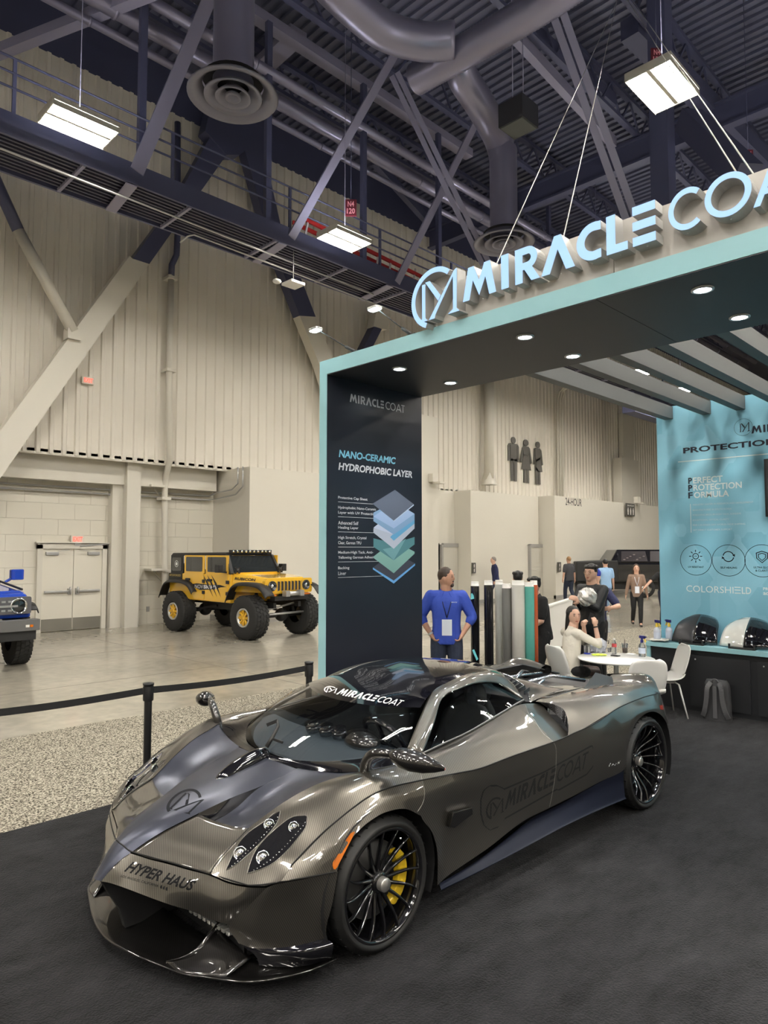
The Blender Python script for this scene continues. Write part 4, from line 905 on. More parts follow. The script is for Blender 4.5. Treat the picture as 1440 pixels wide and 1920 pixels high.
for px, py, lb in ((886,1118,'turquoise sticker high on the leftmost black film roll'), (889,1228,'turquoise sticker low on the leftmost black film roll')):
    r = ray(px,py); d = (onz(892,1333)-EYE).dot(_F)-.06; q = EYE + r*(d/r.dot(_F)); m = MB(); m.add([q+_R*a_+_U*b_ for a_, b_ in ((-.025,.06),(.0,.07),(.05,-.05),(.03,-.07))] if py > 1200 else [q+_R*a_+_U*b_ for a_, b_ in ((-.02,-.04),(.02,-.03),(.015,.01),(-.005,.04),(-.02,.03))], [tuple(range(4 if py > 1200 else 5))]); tag(m.build('film_sticker', mat('sticker_turquoise', (.15,.55,.62), .5), solid=.002), lb, 'sticker')
# ---- low white barrier
a, c = onz(1003,1243), onz(1110,1176)
a = V(10.55, 6.85, .009); c = V(15.2,8.42,.009)
t = thing('white_barrier', 'low white barrier panel behind the seated woman', 'barrier', a)
MB().bar(V(0,0,.46), c-a+V(0,0,.46), .06, .90).build('panel', mat('barrier_white', (.68,.67,.64), .4), t); MB().bar(V(0,0,.925), c-a+V(0,0,.925), .10, .03).build('top_rail', whitep, t)

# ---- belt stanchions
post_m = mat('stanchion_black', (.012,.012,.013), .35)
posts = [V(.95,5.19,.008), V(2.49,5.045,.009), V(4.0,4.97,.009)]
def stanchion(loc, label):
    t = thing('stanchion', label, 'stanchion', loc, 0, 'belt stanchions beside the carpet edge')
    MB().lathe([(0,0),(.17,0),(.17,.012),(.12,.03),(.04,.045),(.032,.06)], n=36).build('base', post_m, t)
    MB().lathe([(.029,.04),(.029,.86)], n=22).build('post', post_m, t)
    MB().lathe([(.038,.85),(.040,.86),(.040,.955),(.036,.965),(.042,.968),(.042,.982),(0,.986)], n=24).build('belt_head', post_m, t)
    return t
for p, lb in zip(posts, ('black belt stanchion at the far left edge, mostly out of view', 'black belt stanchion standing beyond the car fender and left mirror', 'black belt stanchion at the foot of the light blue post')): stanchion(p, lb)
belt = mat('belt_webbing', (.012,.012,.013), .7)
for i, lb in ((0,'black retractable belt at the left, running out of view'),(1,'black retractable belt between the two visible stanchions')):
    a, c = posts[i], posts[i+1]; d = (c-a).normalized(); P_ = [a+d*.042+(c-a-d*.084)*k/8 + V(0,0,.925-.02*math.sin(PI*k/8)) for k in range(9)]
    m = MB(); [m.bar(P_[k], P_[k+1], .003, .05) for k in range(8)]; tag(m.build('retractable_belt', belt), lb, 'belt')
hk = MB(); hk.tube(crom([V(4.04,4.93,.8),V(4.10,4.89,.86),V(4.13,4.87,.82),V(4.1,4.89,.76)],4), .008, 6)
# ================================================================== SPORTS CAR
# car frame: x runs from the front axle to the tail, y>0 below means distance from the centre line, z up
CPSI = math.radians(-.6); CORG = V(2.5, 3.447, 0)
_ci = Matrix.Rotation(-CPSI, 4, 'Z'); _eye = _ci @ (EYE-CORG)
def cdir(px, py): return _ci @ ray(px, py)
def CP(px, py, y): d = cdir(px, py); t = (-y-_eye.y)/d.y; q = _eye+d*t; return V(q.x, y, q.z)
car = thing('sports_car', 'low grey carbon-fibre sports car with satin bonnet and black multi-spoke wheels', 'car', (CORG.x, CORG.y, .009), CPSI)
CZ_ = .009
def carbon(name, ang, base=(.165,.153,.132), lo=.62, scale=230):
    m = mat(name, base, .34, metal=.85, coat=1., crough=.012); nt = m.node_tree; b = nt.nodes['Principled BSDF']; b.inputs['Coat IOR'].default_value = 1.75
    tc = nt.nodes.new('ShaderNodeTexCoord'); mp = nt.nodes.new('ShaderNodeMapping'); wv = nt.nodes.new('ShaderNodeTexWave'); rp = nt.nodes.new('ShaderNodeValToRGB')
    mp.inputs['Rotation'].default_value = ang; nt.links.new(tc.outputs['Object'], mp.inputs['Vector']); nt.links.new(mp.outputs['Vector'], wv.inputs['Vector'])
    wv.inputs['Scale'].default_value = scale/6.28; wv.inputs['Distortion'].default_value = .0; wv.bands_direction = 'X'
    nt.links.new(wv.outputs['Fac'], rp.inputs['Fac']); rp.color_ramp.elements[0].position = .3; rp.color_ramp.elements[1].position = .7
    rp.color_ramp.elements[0].color = (base[0]*lo, base[1]*lo, base[2]*lo, 1); rp.color_ramp.elements[1].color = (*base, 1)
    nt.links.new(rp.outputs['Color'], b.inputs['Base Color']); return m
carb = carbon('carbon_body', (0, math.radians(35), math.radians(38)))
carb_hood = carbon('carbon_bonnet', (0, 0, math.radians(28)), lo=.6)
carb_dk = carbon('carbon_dark', (0, math.radians(40), math.radians(30)), (.035,.033,.032), .75)
satin = mat('satin_blue_grey', (.062,.068,.095), .33, metal=.7, coat=.15, crough=.35)
satin_navy = mat('satin_navy', (.006,.008,.018), .55, metal=.0, spec=.22)
glossk = mat('gloss_black', (.006,.006,.008), .08, coat=1.)
shadow_m = mat('matt_black_and_shade', (.008,.008,.009), .8)  # matt black linings; also paints shade onto the nose keel
chrome = mat('chrome', (.75,.75,.76), .08, metal=1.)
seam_m = mat('panel_gap', (.004,.004,.004), .7)
PARTS = {}
def both(rows, nu, nv, name, m, label=None, join=True, side=None, solid=0):
    """half-body net (y>=0) -> near half at -y and mirrored far half"""
    G = net(rows, nu, nv)
    near = [[V(p.x, -p.y, p.z-CZ_) for p in r] for r in G]; far = [[V(p.x, p.y, p.z-CZ_) for p in r] for r in G]
    touch = min(p.y for r in G for p in r) < .004
    if touch: mb = MB(); mb.grid(near); mb.grid(far, flip=True); os_ = [mb.build(name, m, car, weld=join, solid=solid)]
    else:
        a = MB(); a.grid(near); b_ = MB(); b_.grid(far, flip=True); os_ = [a.build(name, m, car, weld=join, solid=solid), b_.build(name, m, car, weld=join, solid=solid)]
    if label:
        for o in os_: o['label'] = label
    return G
T3 = lambda *a: [V(*q) for q in a]
# --- bonnet centre (satin)
ridge = [T3((-1.052,0,.392),(-1.05,.018,.391),(-1.035,.036,.388)),
         T3((-.985,0,.482),(-.982,.038,.478),(-.975,.066,.462)),
         T3((-.930,0,.538),(-.922,.055,.531),(-.910,.095,.508)),
         T3((-.790,0,.607),(-.790,.085,.600),(-.786,.142,.578)),
         T3((-.600,0,.668),(-.600,.105,.660),(-.598,.190,.639)),
         T3((-.440,0,.708),(-.440,.130,.702),(-.440,.235,.687)),
         T3((-.282,0,.745),(-.282,.150,.738),(-.282,.270,.717)),
         T3((-.130,0,.775),(-.130,.150,.768),(-.130,.290,.748)),
         T3((-.085,0,.785),(-.070,.160,.780),(-.050,.300,.772))]
RG = both(ridge, 6, 5, 'bonnet_spine', satin, 'satin blue-grey bonnet spine')
# --- satin valleys either side, behind the carbon panels
valley = [T3((-.640,.205,.560),(-.600,.265,.592),(-.565,.40,.606),(-.525,.515,.618)),
          T3((-.440,.245,.620),(-.430,.33,.625),(-.430,.44,.640),(-.438,.54,.668)),
          T3((-.282,.270,.712),(-.282,.36,.692),(-.290,.47,.705),(-.331,.57,.724)),
          T3((-.130,.290,.748),(-.130,.38,.744),(-.140,.50,.755),(-.178,.62,.782)),
          T3((-.050,.300,.772),(-.040,.42,.776),(-.020,.56,.788),(-.035,.67,.809)),
          T3((-.035,.305,.775),(-.020,.43,.782),(.020,.58,.796),(.052,.71,.823))]
both(valley, 6, 5, 'bonnet_side', satin)
wallp = [[RG_a, V_b] for RG_a, V_b in zip([r[-1] for r in ridge[4:8]], [V(-.62,.200,.560), V(-.44,.245,.618), V(-.282,.270,.712), V(-.13,.29,.748)])]
both(wallp, 4, 2, 'bonnet_slot', glossk)
# --- carbon front panels of the bonnet
panel = [T3((-.910,.095,.506),(-.865,.20,.496),(-.815,.30,.491),(-.775,.42,.490),(-.738,.55,.495)),
         T3((-.786,.142,.574),(-.755,.24,.562),(-.725,.34,.556),(-.690,.44,.556),(-.640,.545,.566)),
         T3((-.598,.190,.634),(-.580,.27,.627),(-.560,.35,.624),(-.535,.44,.624),(-.508,.52,.630))]
both(panel, 8, 5, 'bonnet_panel', carb_hood, solid=.006)
# --- nose below the seam
nose = [T3((-.924,.085,.503),(-.912,.098,.500),(-.865,.20,.489),(-.818,.30,.484),(-.778,.42,.483),(-.741,.55,.488),(-.70,.64,.470),(-.655,.74,.470),(-.60,.805,.472)),
        T3((-.995,.050,.440),(-.975,.08,.440),(-.910,.18,.432),(-.865,.30,.424),(-.825,.42,.418),(-.785,.53,.412),(-.75,.61,.392),(-.70,.69,.385),(-.643,.725,.377)),
        T3((-1.035,.036,.386),(-1.005,.08,.382),(-.950,.19,.367),(-.900,.30,.352),(-.850,.40,.338),(-.795,.48,.322),(-.748,.56,.300),(-.712,.61,.286),(-.690,.64,.279))]
NG = both(nose, 6, 4, 'nose_panel', carb_hood)
side_b = [T3((-.600,.805,.472),(-.571,.85,.495),(-.46,.92,.505),(-.307,.962,.502)),
          T3((-.643,.725,.377),(-.60,.79,.38),(-.47,.89,.385),(-.335,.957,.37)),
          T3((-.690,.64,.279),(-.63,.74,.27),(-.48,.87,.275),(-.355,.94,.27)),
          T3((-.650,.66,.190),(-.60,.745,.18),(-.48,.86,.19),(-.35,.93,.203))]
both(side_b, 6, 5, 'bumper_side', carb)
both([T3((-.650,.66,.192),(-.60,.745,.182),(-.48,.86,.192),(-.35,.93,.205)), T3((-.63,.70,.172),(-.57,.79,.165),(-.46,.90,.175),(-.34,.968,.188)), T3((-.60,.73,.140),(-.55,.80,.135),(-.45,.905,.145),(-.34,.965,.155)), T3((-.590,.74,.098),(-.53,.80,.095),(-.44,.89,.100),(-.33,.94,.110))], 4, 5, 'bumper_skirt', glossk)
# --- splitter
lip = [V(a,b,.088) for a,b in ((-.992,0),(-.985,.10),(-.955,.25),(-.908,.41),(-.862,.55),(-.80,.645),(-.72,.765),(-.63,.845),(-.456,.925),(-.30,.945))]
inn = [V(a,b,c_) for a,b,c_ in ((-.70,0,.14),(-.70,.10,.14),(-.69,.25,.14),(-.68,.38,.13),(-.68,.48,.12),(-.66,.56,.105),(-.60,.66,.10),(-.54,.74,.10),(-.42,.84,.10),(-.30,.86,.10))]
mid_ = [a.lerp(b, .5)+V(0,0,-.010) for a, b in zip(lip, inn)]
top_lip = [p+V(0,0,.012) for p in lip]
both([lip, top_lip, mid_, inn], 3, 4, 'splitter', carb_dk, solid=.010)
vane = crom(T3((-.60,.47,.235),(-.70,.50,.20),(-.78,.50,.15),(-.84,.46,.12),(-.885,.42,.105)), 6); vb = [V(p.x, p.y, .095) for p in vane]
both([[a, b] for a, b in zip(vane, vb)][::3], 3, 2, 'splitter_vane', carb_dk, solid=.008)
both([[V(-.885,.42,.105), V(-.862,.55,.100), V(-.74,.70,.10)], [V(-.80,.49,.135), V(-.76,.60,.125), V(-.68,.70,.11)], [V(-.66,.50,.20), V(-.64,.60,.165), V(-.60,.69,.12)]], 5, 5, 'splitter_wing', carb_dk, solid=.008)
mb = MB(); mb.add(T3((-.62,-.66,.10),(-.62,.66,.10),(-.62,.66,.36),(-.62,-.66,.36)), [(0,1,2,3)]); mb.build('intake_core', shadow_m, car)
m = MB()
for k in range(7): m.bar(V(-.66,-.5,.20+.02*k), V(-.66,.5,.20+.02*k), .01, .004)
m.build('intake_slats', glossk, car)
for s in (-1, 1):
    m = MB()
    for k in range(9): m.rbox(-.70+.006*k, -.66+.006*k, s*(.30+.033*k)-.013, s*(.30+.033*k)+.013, .205-.003*k, .222-.003*k, .004)
    m.build('running_light', mat('led_strip', (.6,.6,.58), .15, metal=.6), car)
m = MB(); m.prism([V(-1.03,-.020,.380), V(-.99,-.020,.30), V(-.93,-.020,.20), V(-.90,-.020,.10), V(-.62,-.020,.10), V(-.62,-.020,.36)], (0,.04,0)); m.build('nose_keel', shadow_m, car)  # satin tip carries on here; its shade is painted in as black
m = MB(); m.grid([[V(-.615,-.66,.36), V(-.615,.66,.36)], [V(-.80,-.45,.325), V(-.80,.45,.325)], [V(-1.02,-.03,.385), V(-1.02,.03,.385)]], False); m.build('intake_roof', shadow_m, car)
# --- front wings
wing = [T3((-.736,.552,.495),(-.695,.645,.477),(-.65,.74,.477),(-.60,.81,.485),(-.560,.862,.510)),
        T3((-.600,.530,.588),(-.58,.62,.583),(-.555,.71,.575),(-.53,.80,.562),(-.497,.862,.558)),
        T3((-.508,.520,.633),(-.48,.62,.640),(-.45,.71,.636),(-.43,.80,.617),(-.415,.867,.604)),
        T3((-.331,.570,.727),(-.32,.66,.731),(-.30,.74,.725),(-.29,.815,.704),(-.280,.877,.680)),
        T3((-.178,.620,.785),(-.17,.70,.791),(-.16,.77,.787),(-.15,.835,.769),(-.140,.89,.739)),
        T3((-.035,.670,.812),(-.03,.74,.823),(-.02,.80,.822),(-.015,.855,.807),(-.005,.912,.779)),
        T3((.070,.715,.826),(.08,.775,.838),(.09,.83,.838),(.10,.885,.823),(.110,.940,.792)),
        T3((.277,.760,.826),(.277,.80,.840),(.277,.855,.840),(.277,.915,.823),(.277,.970,.791))]
WG = both(wing, 6, 6, 'front_wing', carb)
def strip_rows(F, Am, A_): return [[f, m_, a] for f, m_, a in zip(F, Am, A_)]
arch_f = strip_rows(T3((-.560,.862,.508),(-.497,.862,.556),(-.415,.867,.602),(-.280,.877,.678),(-.140,.89,.737),(-.005,.912,.777),(.110,.940,.790),(.277,.970,.789)),
                    T3((-.455,.922,.507),(-.405,.925,.562),(-.335,.927,.617),(-.240,.925,.672),(-.13,.937,.713),(-.005,.952,.745),(.115,.972,.748),(.262,.992,.722)),
                    T3((-.313,.962,.503),(-.280,.957,.572),(-.240,.957,.610),(-.191,.957,.641),(-.108,.965,.678),(-.005,.975,.699),(.125,.985,.684),(.236,.992,.622)))
AF = both(arch_f, 6, 5, 'wheel_arch', carb)
# --- door (upper shoulder + lower flank)
door_u = [T3((.277,.760,.826),(.277,.80,.840),(.277,.855,.840),(.277,.915,.823),(.277,.970,.791)),
          T3((.497,.757,.830),(.50,.80,.841),(.50,.86,.835),(.50,.93,.808),(.50,.982,.769)),
          T3((.85,.745,.860),(.85,.80,.858),(.85,.865,.845),(.85,.935,.805),(.85,.992,.757)),
          T3((1.20,.722,.902),(1.2,.79,.886),(1.2,.865,.857),(1.2,.94,.808),(1.2,1.0,.763)),
          T3((1.537,.682,.940),(1.53,.76,.905),(1.52,.85,.855),(1.51,.935,.805),(1.488,1.0,.762))]
DU = both(door_u, 7, 5, 'door_shoulder', carb)
door_l = [T3((.277,.970,.789),(.262,.992,.722),(.236,.992,.622),(.325,.99,.512),(.373,.985,.385),(.388,.97,.212)),
          T3((.50,.982,.767),(.49,.99,.70),(.47,.972,.60),(.49,.955,.49),(.51,.948,.38),(.52,.955,.228)),
          T3((.85,.992,.755),(.85,.988,.66),(.85,.972,.56),(.85,.957,.45),(.85,.95,.36),(.86,.955,.265)),
          T3((1.20,1.0,.761),(1.2,.994,.67),(1.2,.982,.57),(1.2,.970,.47),(1.2,.958,.39),(1.204,.95,.317)),
          T3((1.488,1.0,.760),(1.49,1.002,.68),(1.49,1.0,.58),(1.485,.99,.49),(1.48,.98,.41),(1.489,.97,.336))]
DL = both(door_l, 7, 5, 'door_panel', carb)
# --- rear quarter: shoulder sinking into the side intake, then haunch
sink = [T3((1.537,.682,.938),(1.53,.76,.903),(1.52,.85,.853),(1.51,.935,.803),(1.488,1.0,.760)),
        T3((1.70,.665,.925),(1.70,.75,.872),(1.69,.835,.822),(1.66,.925,.778),(1.60,.995,.745)),
        T3((1.90,.66,.890),(1.90,.74,.810),(1.89,.82,.765),(1.85,.90,.730),(1.78,.975,.715))]
both(sink, 6, 5, 'intake_floor', carb)
hoop_i = T3((1.80,.672,.925),(1.925,.725,.898),(1.965,.80,.860),(1.845,.905,.803),(1.68,1.0,.764))
grille_i = T3((1.88,.665,.90),(1.93,.735,.84),(1.93,.81,.79),(1.86,.895,.745),(1.76,.975,.725))
gm_ = mat('mesh_black', (.01,.01,.012), .35)
both([hoop_i, grille_i], 3, 6, 'side_intake_grille', gm_)
H = crom(hoop_i, 8); Gq = crom(grille_i, 8); m = MB()
for sgn in (-1, 1):
    for i in range(2, len(H)-2, 2):
        for k in range(4):
            a = H[i].lerp(Gq[i], (k+.15)/4); b = H[i+(1 if i % 4 else -1)].lerp(Gq[i+(1 if i % 4 else -1)], (k+.85)/4)
            o_ = V(-.006,.004,.004); q = [V(p.x, sgn*p.y, p.z-CZ_)+V(-.002,sgn*.001,.001) for p in (a, b)]; m.bar(q[0], q[1], .0035, .002)
m.build('herringbone_mesh', mat('mesh_grey', (.10,.10,.10), .3, metal=.6), car)
haunch = [T3((1.80,.672,.925),(1.925,.725,.898),(1.965,.80,.860),(1.845,.905,.803),(1.68,1.0,.764)),
          T3((2.02,.585,.905),(2.06,.68,.902),(2.08,.79,.880),(2.03,.90,.836),(1.95,1.003,.788)),
          T3((2.28,.50,.880),(2.28,.63,.893),(2.28,.76,.893),(2.28,.90,.862),(2.24,1.003,.824)),
          T3((2.60,.44,.862),(2.60,.58,.882),(2.6,.72,.895),(2.6,.87,.882),(2.6,.99,.848)),
          T3((2.91,.42,.845),(2.91,.56,.875),(2.91,.70,.885),(2.90,.84,.872),(2.90,.960,.838)),
          T3((3.20,.40,.820),(3.2,.55,.850),(3.2,.69,.862),(3.2,.82,.850),(3.17,.922,.815)),
          T3((3.40,.38,.805),(3.4,.54,.838),(3.4,.68,.858),(3.38,.79,.840),(3.34,.885,.792)),
          T3((3.50,.36,.850),(3.50,.54,.884),(3.495,.69,.898),(3.485,.775,.862),(3.43,.86,.772)),
          T3((3.555,.36,.86),(3.555,.54,.893),(3.55,.69,.900),(3.54,.765,.85),(3.50,.82,.74))]
HG = both(haunch, 6, 6, 'rear_haunch', carb)
both([T3((3.555,.30,.858),(3.555,.54,.891),(3.55,.69,.898),(3.54,.765,.848),(3.50,.82,.738)), T3((3.565,.30,.80),(3.565,.54,.82),(3.565,.68,.82),(3.55,.75,.78),(3.50,.82,.68)), T3((3.50,.30,.55),(3.5,.54,.55),(3.5,.68,.55),(3.49,.76,.54),(3.42,.86,.50)), T3((3.46,.30,.2),(3.46,.54,.2),(3.46,.68,.2),(3.43,.78,.2),(3.34,.93,.2))], 5, 4, 'tail_panel', carb_dk)
def fa(F, A_, b=.02): return [F.lerp(A_, t) + V(0, b*math.sin(PI*t), 0) for t in (0,.2,.4,.6,.8,1)]
rear_l = [T3((1.488,1.0,.760),(1.49,1.002,.68),(1.49,1.0,.58),(1.485,.99,.49),(1.48,.98,.41),(1.489,.97,.336)),
          T3((1.80,1.003,.775),(1.8,1.012,.69),(1.8,1.012,.60),(1.8,1.004,.51),(1.8,.995,.43),(1.80,.985,.350)),
          T3((2.08,1.006,.800),(2.09,1.028,.71),(2.1,1.034,.61),(2.1,1.028,.52),(2.1,1.018,.44),(2.1,1.005,.372)),
          fa(V(2.26,1.003,.826), V(2.395,1.035,.398), .022)]
rear_l += [fa(V(*a), V(*b)) for a, b in (((2.36,.998,.838),(2.425,1.04,.51)),((2.47,.995,.845),(2.485,1.042,.615)),((2.60,.99,.848),(2.575,1.045,.705)),((2.76,.975,.843),(2.72,1.045,.745)),((2.90,.960,.838),(2.87,1.042,.742)),((3.05,.942,.828),(3.02,1.035,.695)),((3.17,.922,.815),(3.15,1.025,.61)),((3.34,.885,.792),(3.24,1.01,.50)),((3.43,.86,.772),(3.285,.995,.38)),((3.50,.82,.738),(3.30,.98,.20)))]
RL = both(rear_l, 5, 3, 'rear_quarter', carb)
# --- side skirt
skirt = [T3((.42,.955,.205),(.75,.955,.225),(1.05,.955,.27),(1.30,.962,.318),(1.62,.978,.332),(2.0,1.0,.362),(2.40,1.03,.398)),
         T3((.42,.96,.195),(.75,.945,.210),(1.05,.94,.245),(1.30,.935,.275),(1.62,.955,.29),(2.0,.99,.30),(2.41,1.02,.31)),
         T3((.42,.965,.185),(.75,.970,.183),(1.05,.980,.190),(1.30,.985,.198),(1.62,.995,.205),(2.0,1.01,.208),(2.41,1.03,.20)),
         T3((.42,.965,.170),(.75,.972,.168),(1.05,.982,.175),(1.30,.99,.182),(1.62,.998,.190),(2.0,1.015,.190),(2.41,1.03,.180)),
         T3((.42,.90,.12),(.75,.90,.12),(1.05,.9,.12),(1.30,.9,.12),(1.62,.9,.12),(2.0,.9,.12),(2.38,.9,.12))]
both(skirt, 4, 5, 'side_skirt', satin_navy, 'satin navy side skirt')
# --- underbody, wheel housings
MB().box(-.60, 3.40, -.66, .66, .105, .30).build('underbody', shadow_m, car)
for xw, r in ((0,.385),(2.82,.43)):
    for s in (-1, 1):
        yo_, yi_ = s*(.955 if xw < 1 else 1.02), s*.60; zc = .33 if xw < 1 else .34
        arc = [(xw+r*math.cos(math.radians(a)), zc+r*math.sin(math.radians(a))) for a in range(-24, 205, 12)]
        m = MB(); m.grid([[V(x_, yo_, z_), V(x_, yi_, z_)] for x_, z_ in arc]); m.add([V(x_, yi_, z_) for x_, z_ in arc], [tuple(range(len(arc)))]); m.build('wheel_housing', shadow_m, car)
# --- windscreen, roof, pillars
ws_base = T3((-.055,0,.800),(-.030,.17,.803),(.030,.34,.810),(.14,.49,.825),(.285,.61,.846),(.445,.695,.870))
ws_top = T3((.930,0,1.118),(.930,.10,1.117),(.929,.20,1.113),(.928,.29,1.107),(.925,.38,1.098),(.920,.462,1.084))
def mixp(t, bulge): return [a.lerp(b, t)+V(-bulge*.6, 0, bulge) for a, b in zip(ws_base, ws_top)]
glass = mat('windscreen_glass', (.55,.60,.60), .02, trans=1., ior=1.15, spec=.9, alpha=.42, coat=1., crough=.01)
band = mat('visor_band', (.004,.004,.006), .06, coat=1.)
both([ws_base, mixp(.2,.024), mixp(.42,.037), mixp(.60,.036)], 5, 4, 'windscreen', glass)
WB = both([mixp(.60,.036), mixp(.80,.024), ws_top], 6, 4, 'visor_band', band)
cowl = [[V(-.088,0,.785),V(-.045,.30,.776),(V(.0,.50,.79)),V(.06,.712,.824),V(.16,.735,.826),V(.30,.765,.828),V(.50,.757,.830)],
        [V(-.060,0,.797),V(-.025,.22,.800),V(.06,.385,.808),V(.17,.53,.826),V(.26,.60,.84),V(.36,.655,.855),V(.445,.695,.868)]]
both([[a.lerp(b,t)+V(0,0,.004*math.sin(PI*t)) for a,b in zip(*cowl)] for t in (0,.5,1)], 3, 4, 'scuttle', glossk)
roof = [ws_top, T3((1.12,0,1.150),(1.12,.10,1.149),(1.12,.19,1.147),(1.12,.28,1.143),(1.115,.37,1.137),(1.11,.447,1.125)),
        T3((1.35,0,1.170),(1.35,.10,1.169),(1.35,.19,1.167),(1.35,.27,1.163),(1.35,.35,1.157),(1.345,.425,1.146)),
        T3((1.60,0,1.168),(1.60,.09,1.167),(1.6,.18,1.163),(1.6,.26,1.156),(1.6,.33,1.147),(1.59,.400,1.130)),
        T3((1.82,0,1.140),(1.82,.08,1.137),(1.82,.16,1.13),(1.81,.23,1.12),(1.80,.30,1.107),(1.78,.37,1.085)),
        T3((2.00,0,1.085),(2.0,.06,1.082),(2.0,.13,1.075),(1.99,.20,1.062),(1.97,.27,1.045),(1.94,.34,1.02))]
both(roof, 6, 4, 'roof_panel', glossk, 'gloss black roof panel')
rail = [T3((.445,.695,.870),(.455,.74,.862),(.497,.762,.832)), T3((.68,.578,.985),(.70,.635,.975),(.715,.66,.948)),
        T3((.920,.462,1.084),(.925,.52,1.084),(.915,.556,1.062)), T3((1.11,.447,1.125),(1.115,.51,1.122),(1.10,.550,1.098)),
        T3((1.345,.425,1.146),(1.345,.485,1.135),(1.33,.522,1.100)), T3((1.59,.400,1.130),(1.585,.455,1.115),(1.57,.500,1.066)),
        T3((1.78,.37,1.085),(1.77,.43,1.065),(1.70,.52,1.00)), T3((1.94,.34,1.02),(1.90,.43,.99),(1.75,.60,.945))]
both(rail, 6, 5, 'roof_rail', carb, solid=.012)
sg_b = T3((.505,.757,.831),(.70,.750,.849),(.94,.740,.869),(1.20,.722,.903),(1.537,.682,.940),(1.66,.665,.948))
sg_t = T3((.512,.753,.838),(.715,.658,.947),(.915,.554,1.060),(1.10,.547,1.096),(1.57,.498,1.064),(1.70,.52,1.0))
both([sg_b, [a.lerp(b,.5)+V(0,.012,0) for a,b in zip(sg_b, sg_t)], sg_t], 5, 5, 'side_window', mat('side_glass', (.5,.55,.55), .02, trans=1., ior=1.15, alpha=.45, coat=1., spec=.9))
both([[a+V(0,.004,.002), a+V(0,.006,.014)] for a in sg_b], 5, 1, 'window_sill', mat('sill_grey', (.20,.20,.20), .3), solid=.004)
# --- head fairings behind the cabin
hoop_c = T3((1.97,.10,1.055),(2.005,.28,1.035),(2.03,.41,.972),(1.94,.52,.922),(1.83,.60,.905))
fair = [hoop_c, T3((2.28,.10,.955),(2.28,.26,.960),(2.28,.37,.925),(2.25,.46,.893),(2.2,.53,.893)),
        T3((2.62,.10,.865),(2.62,.24,.872),(2.62,.33,.865),(2.6,.41,.860),(2.6,.46,.865)), T3((3.1,.08,.80),(3.1,.2,.80),(3.1,.3,.80),(3.1,.37,.81),(3.1,.42,.825))]
both(fair, 6, 6, 'head_fairing', carb_hood)
hin = [V(p.x-.16, p.y, p.z-.05) if 0 else V(1.80,.30+.22*(k/4),.98-.07*k/4) for k, p in enumerate(hoop_c)]
both([hoop_c, hin], 3, 5, 'fairing_intake', shadow_m)
for s in (-1, 1): MB().tube([V(p.x, s*p.y, p.z-CZ_) for p in crom(hoop_c, 6)], .008, 8).build('fairing_hoop', mat('hoop_alloy', (.3,.3,.31), .15, metal=.9), car)
m = MB()
for s in (-1, 1):
    for k in range(5): m.bar(V(1.87+.01*k, s*(.36+.035*k), .99-.013*k), V(1.99+.005*k, s*(.34+.035*k), 1.0-.013*k), .004, .03)
m.build('intake_fins', gm_, car)
MB().grid([[V(1.9,-.5,.86),V(1.9,.5,.86)],[V(2.6,-.48,.80),V(2.6,.48,.80)],[V(3.3,-.42,.75),V(3.3,.42,.75)],[V(3.50,-.4,.78),V(3.50,.4,.78)]], False).build('engine_deck', gm_, car)
for s in (-1, 1):
    A_, B_, C_ = CP(1091,1295,.56), CP(1115,1263,.38), CP(1181,1280,.38)
    D_ = A_.lerp(C_, 1.)+V(-.03,.12,-.03)
    q = [V(p.x, s*p.y, p.z-CZ_) for p in (A_, B_, C_, D_)]
    m = MB(); m.add(q, [(0,1,2,3)]); m.build('rear_flap', mat('flap_grey', (.055,.055,.055), .5), car, solid=.012)['label'] = 'raised dark rear flap'
st = MB()
for s in (-1, 1):
    st.tube([V(2.55,s*.05,.86),V(2.85,s*.16,.90),V(3.15,s*.30,.84)], .016, 8); st.tube([V(2.5,s*.22,.87),V(3.0,s*.05,.88)], .012, 8)
st.build('engine_struts', mat('strut_alloy', (.4,.42,.46), .2, metal=.9), car)
# --- cabin interior
leather = mat('dark_leather', (.035,.042,.044), .55); leather2 = mat('slate_leather', (.035,.05,.065), .5)
MB().box(.30, 1.72, -.70, .70, .30, .34).build('cabin_floor', shadow_m, car)
MB().box(1.70, 1.73, -.60, .60, .30, .93).build('rear_bulkhead', shadow_m, car)
MB().box(.28, 1.75, -.80, -.78, .3, .80).build('door_lining', shadow_m, car); MB().box(.28, 1.75, .78, .80, .3, .80).build('door_lining', shadow_m, car)
dash = [T3((.02,0,.77),(.05,.25,.775),(.20,.50,.79),(.38,.66,.82)), T3((.22,0,.835),(.24,.25,.83),(.32,.45,.825),(.44,.66,.83)), T3((.42,0,.835),(.42,.25,.83),(.46,.45,.82),(.5,.66,.82)), T3((.50,0,.76),(.50,.25,.74),(.52,.45,.73),(.55,.66,.74)), T3((.52,0,.5),(.52,.25,.5),(.54,.45,.5),(.56,.66,.5))]
both(dash, 4, 4, 'dashboard', leather2)
ck = MB()
for yy, xx in ((-.10,.34),(-.20,.36),(.02,.33)): ck.lathe([(.045,0),(.05,.03),(.045,.035),(0,.03)], (xx,yy,.845), (-.2,0,1), 18)
ck.build('dash_vents', glossk, car)
bn = MB(); bn.ball((.40,-.36,.83), .12, 18, (.8,1.1,.55)); bn.build('instrument_binnacle', carb_dk, car)
swc = V(.60,-.36,.80); sw = MB(); ax = V(.85,0,.5).normalized(); u_ = V(0,1,0); v_ = ax.cross(u_)
sw.tube([swc+u_*.165*math.cos(2*PI*k/32)+v_*.155*math.sin(2*PI*k/32) for k in range(32)], .014, 8, closed=True)
for a in (0, 120, 240): sw.bar(swc, swc+u_*.16*math.cos(math.radians(a+90))+v_*.15*math.sin(math.radians(a+90)), .025, .012)
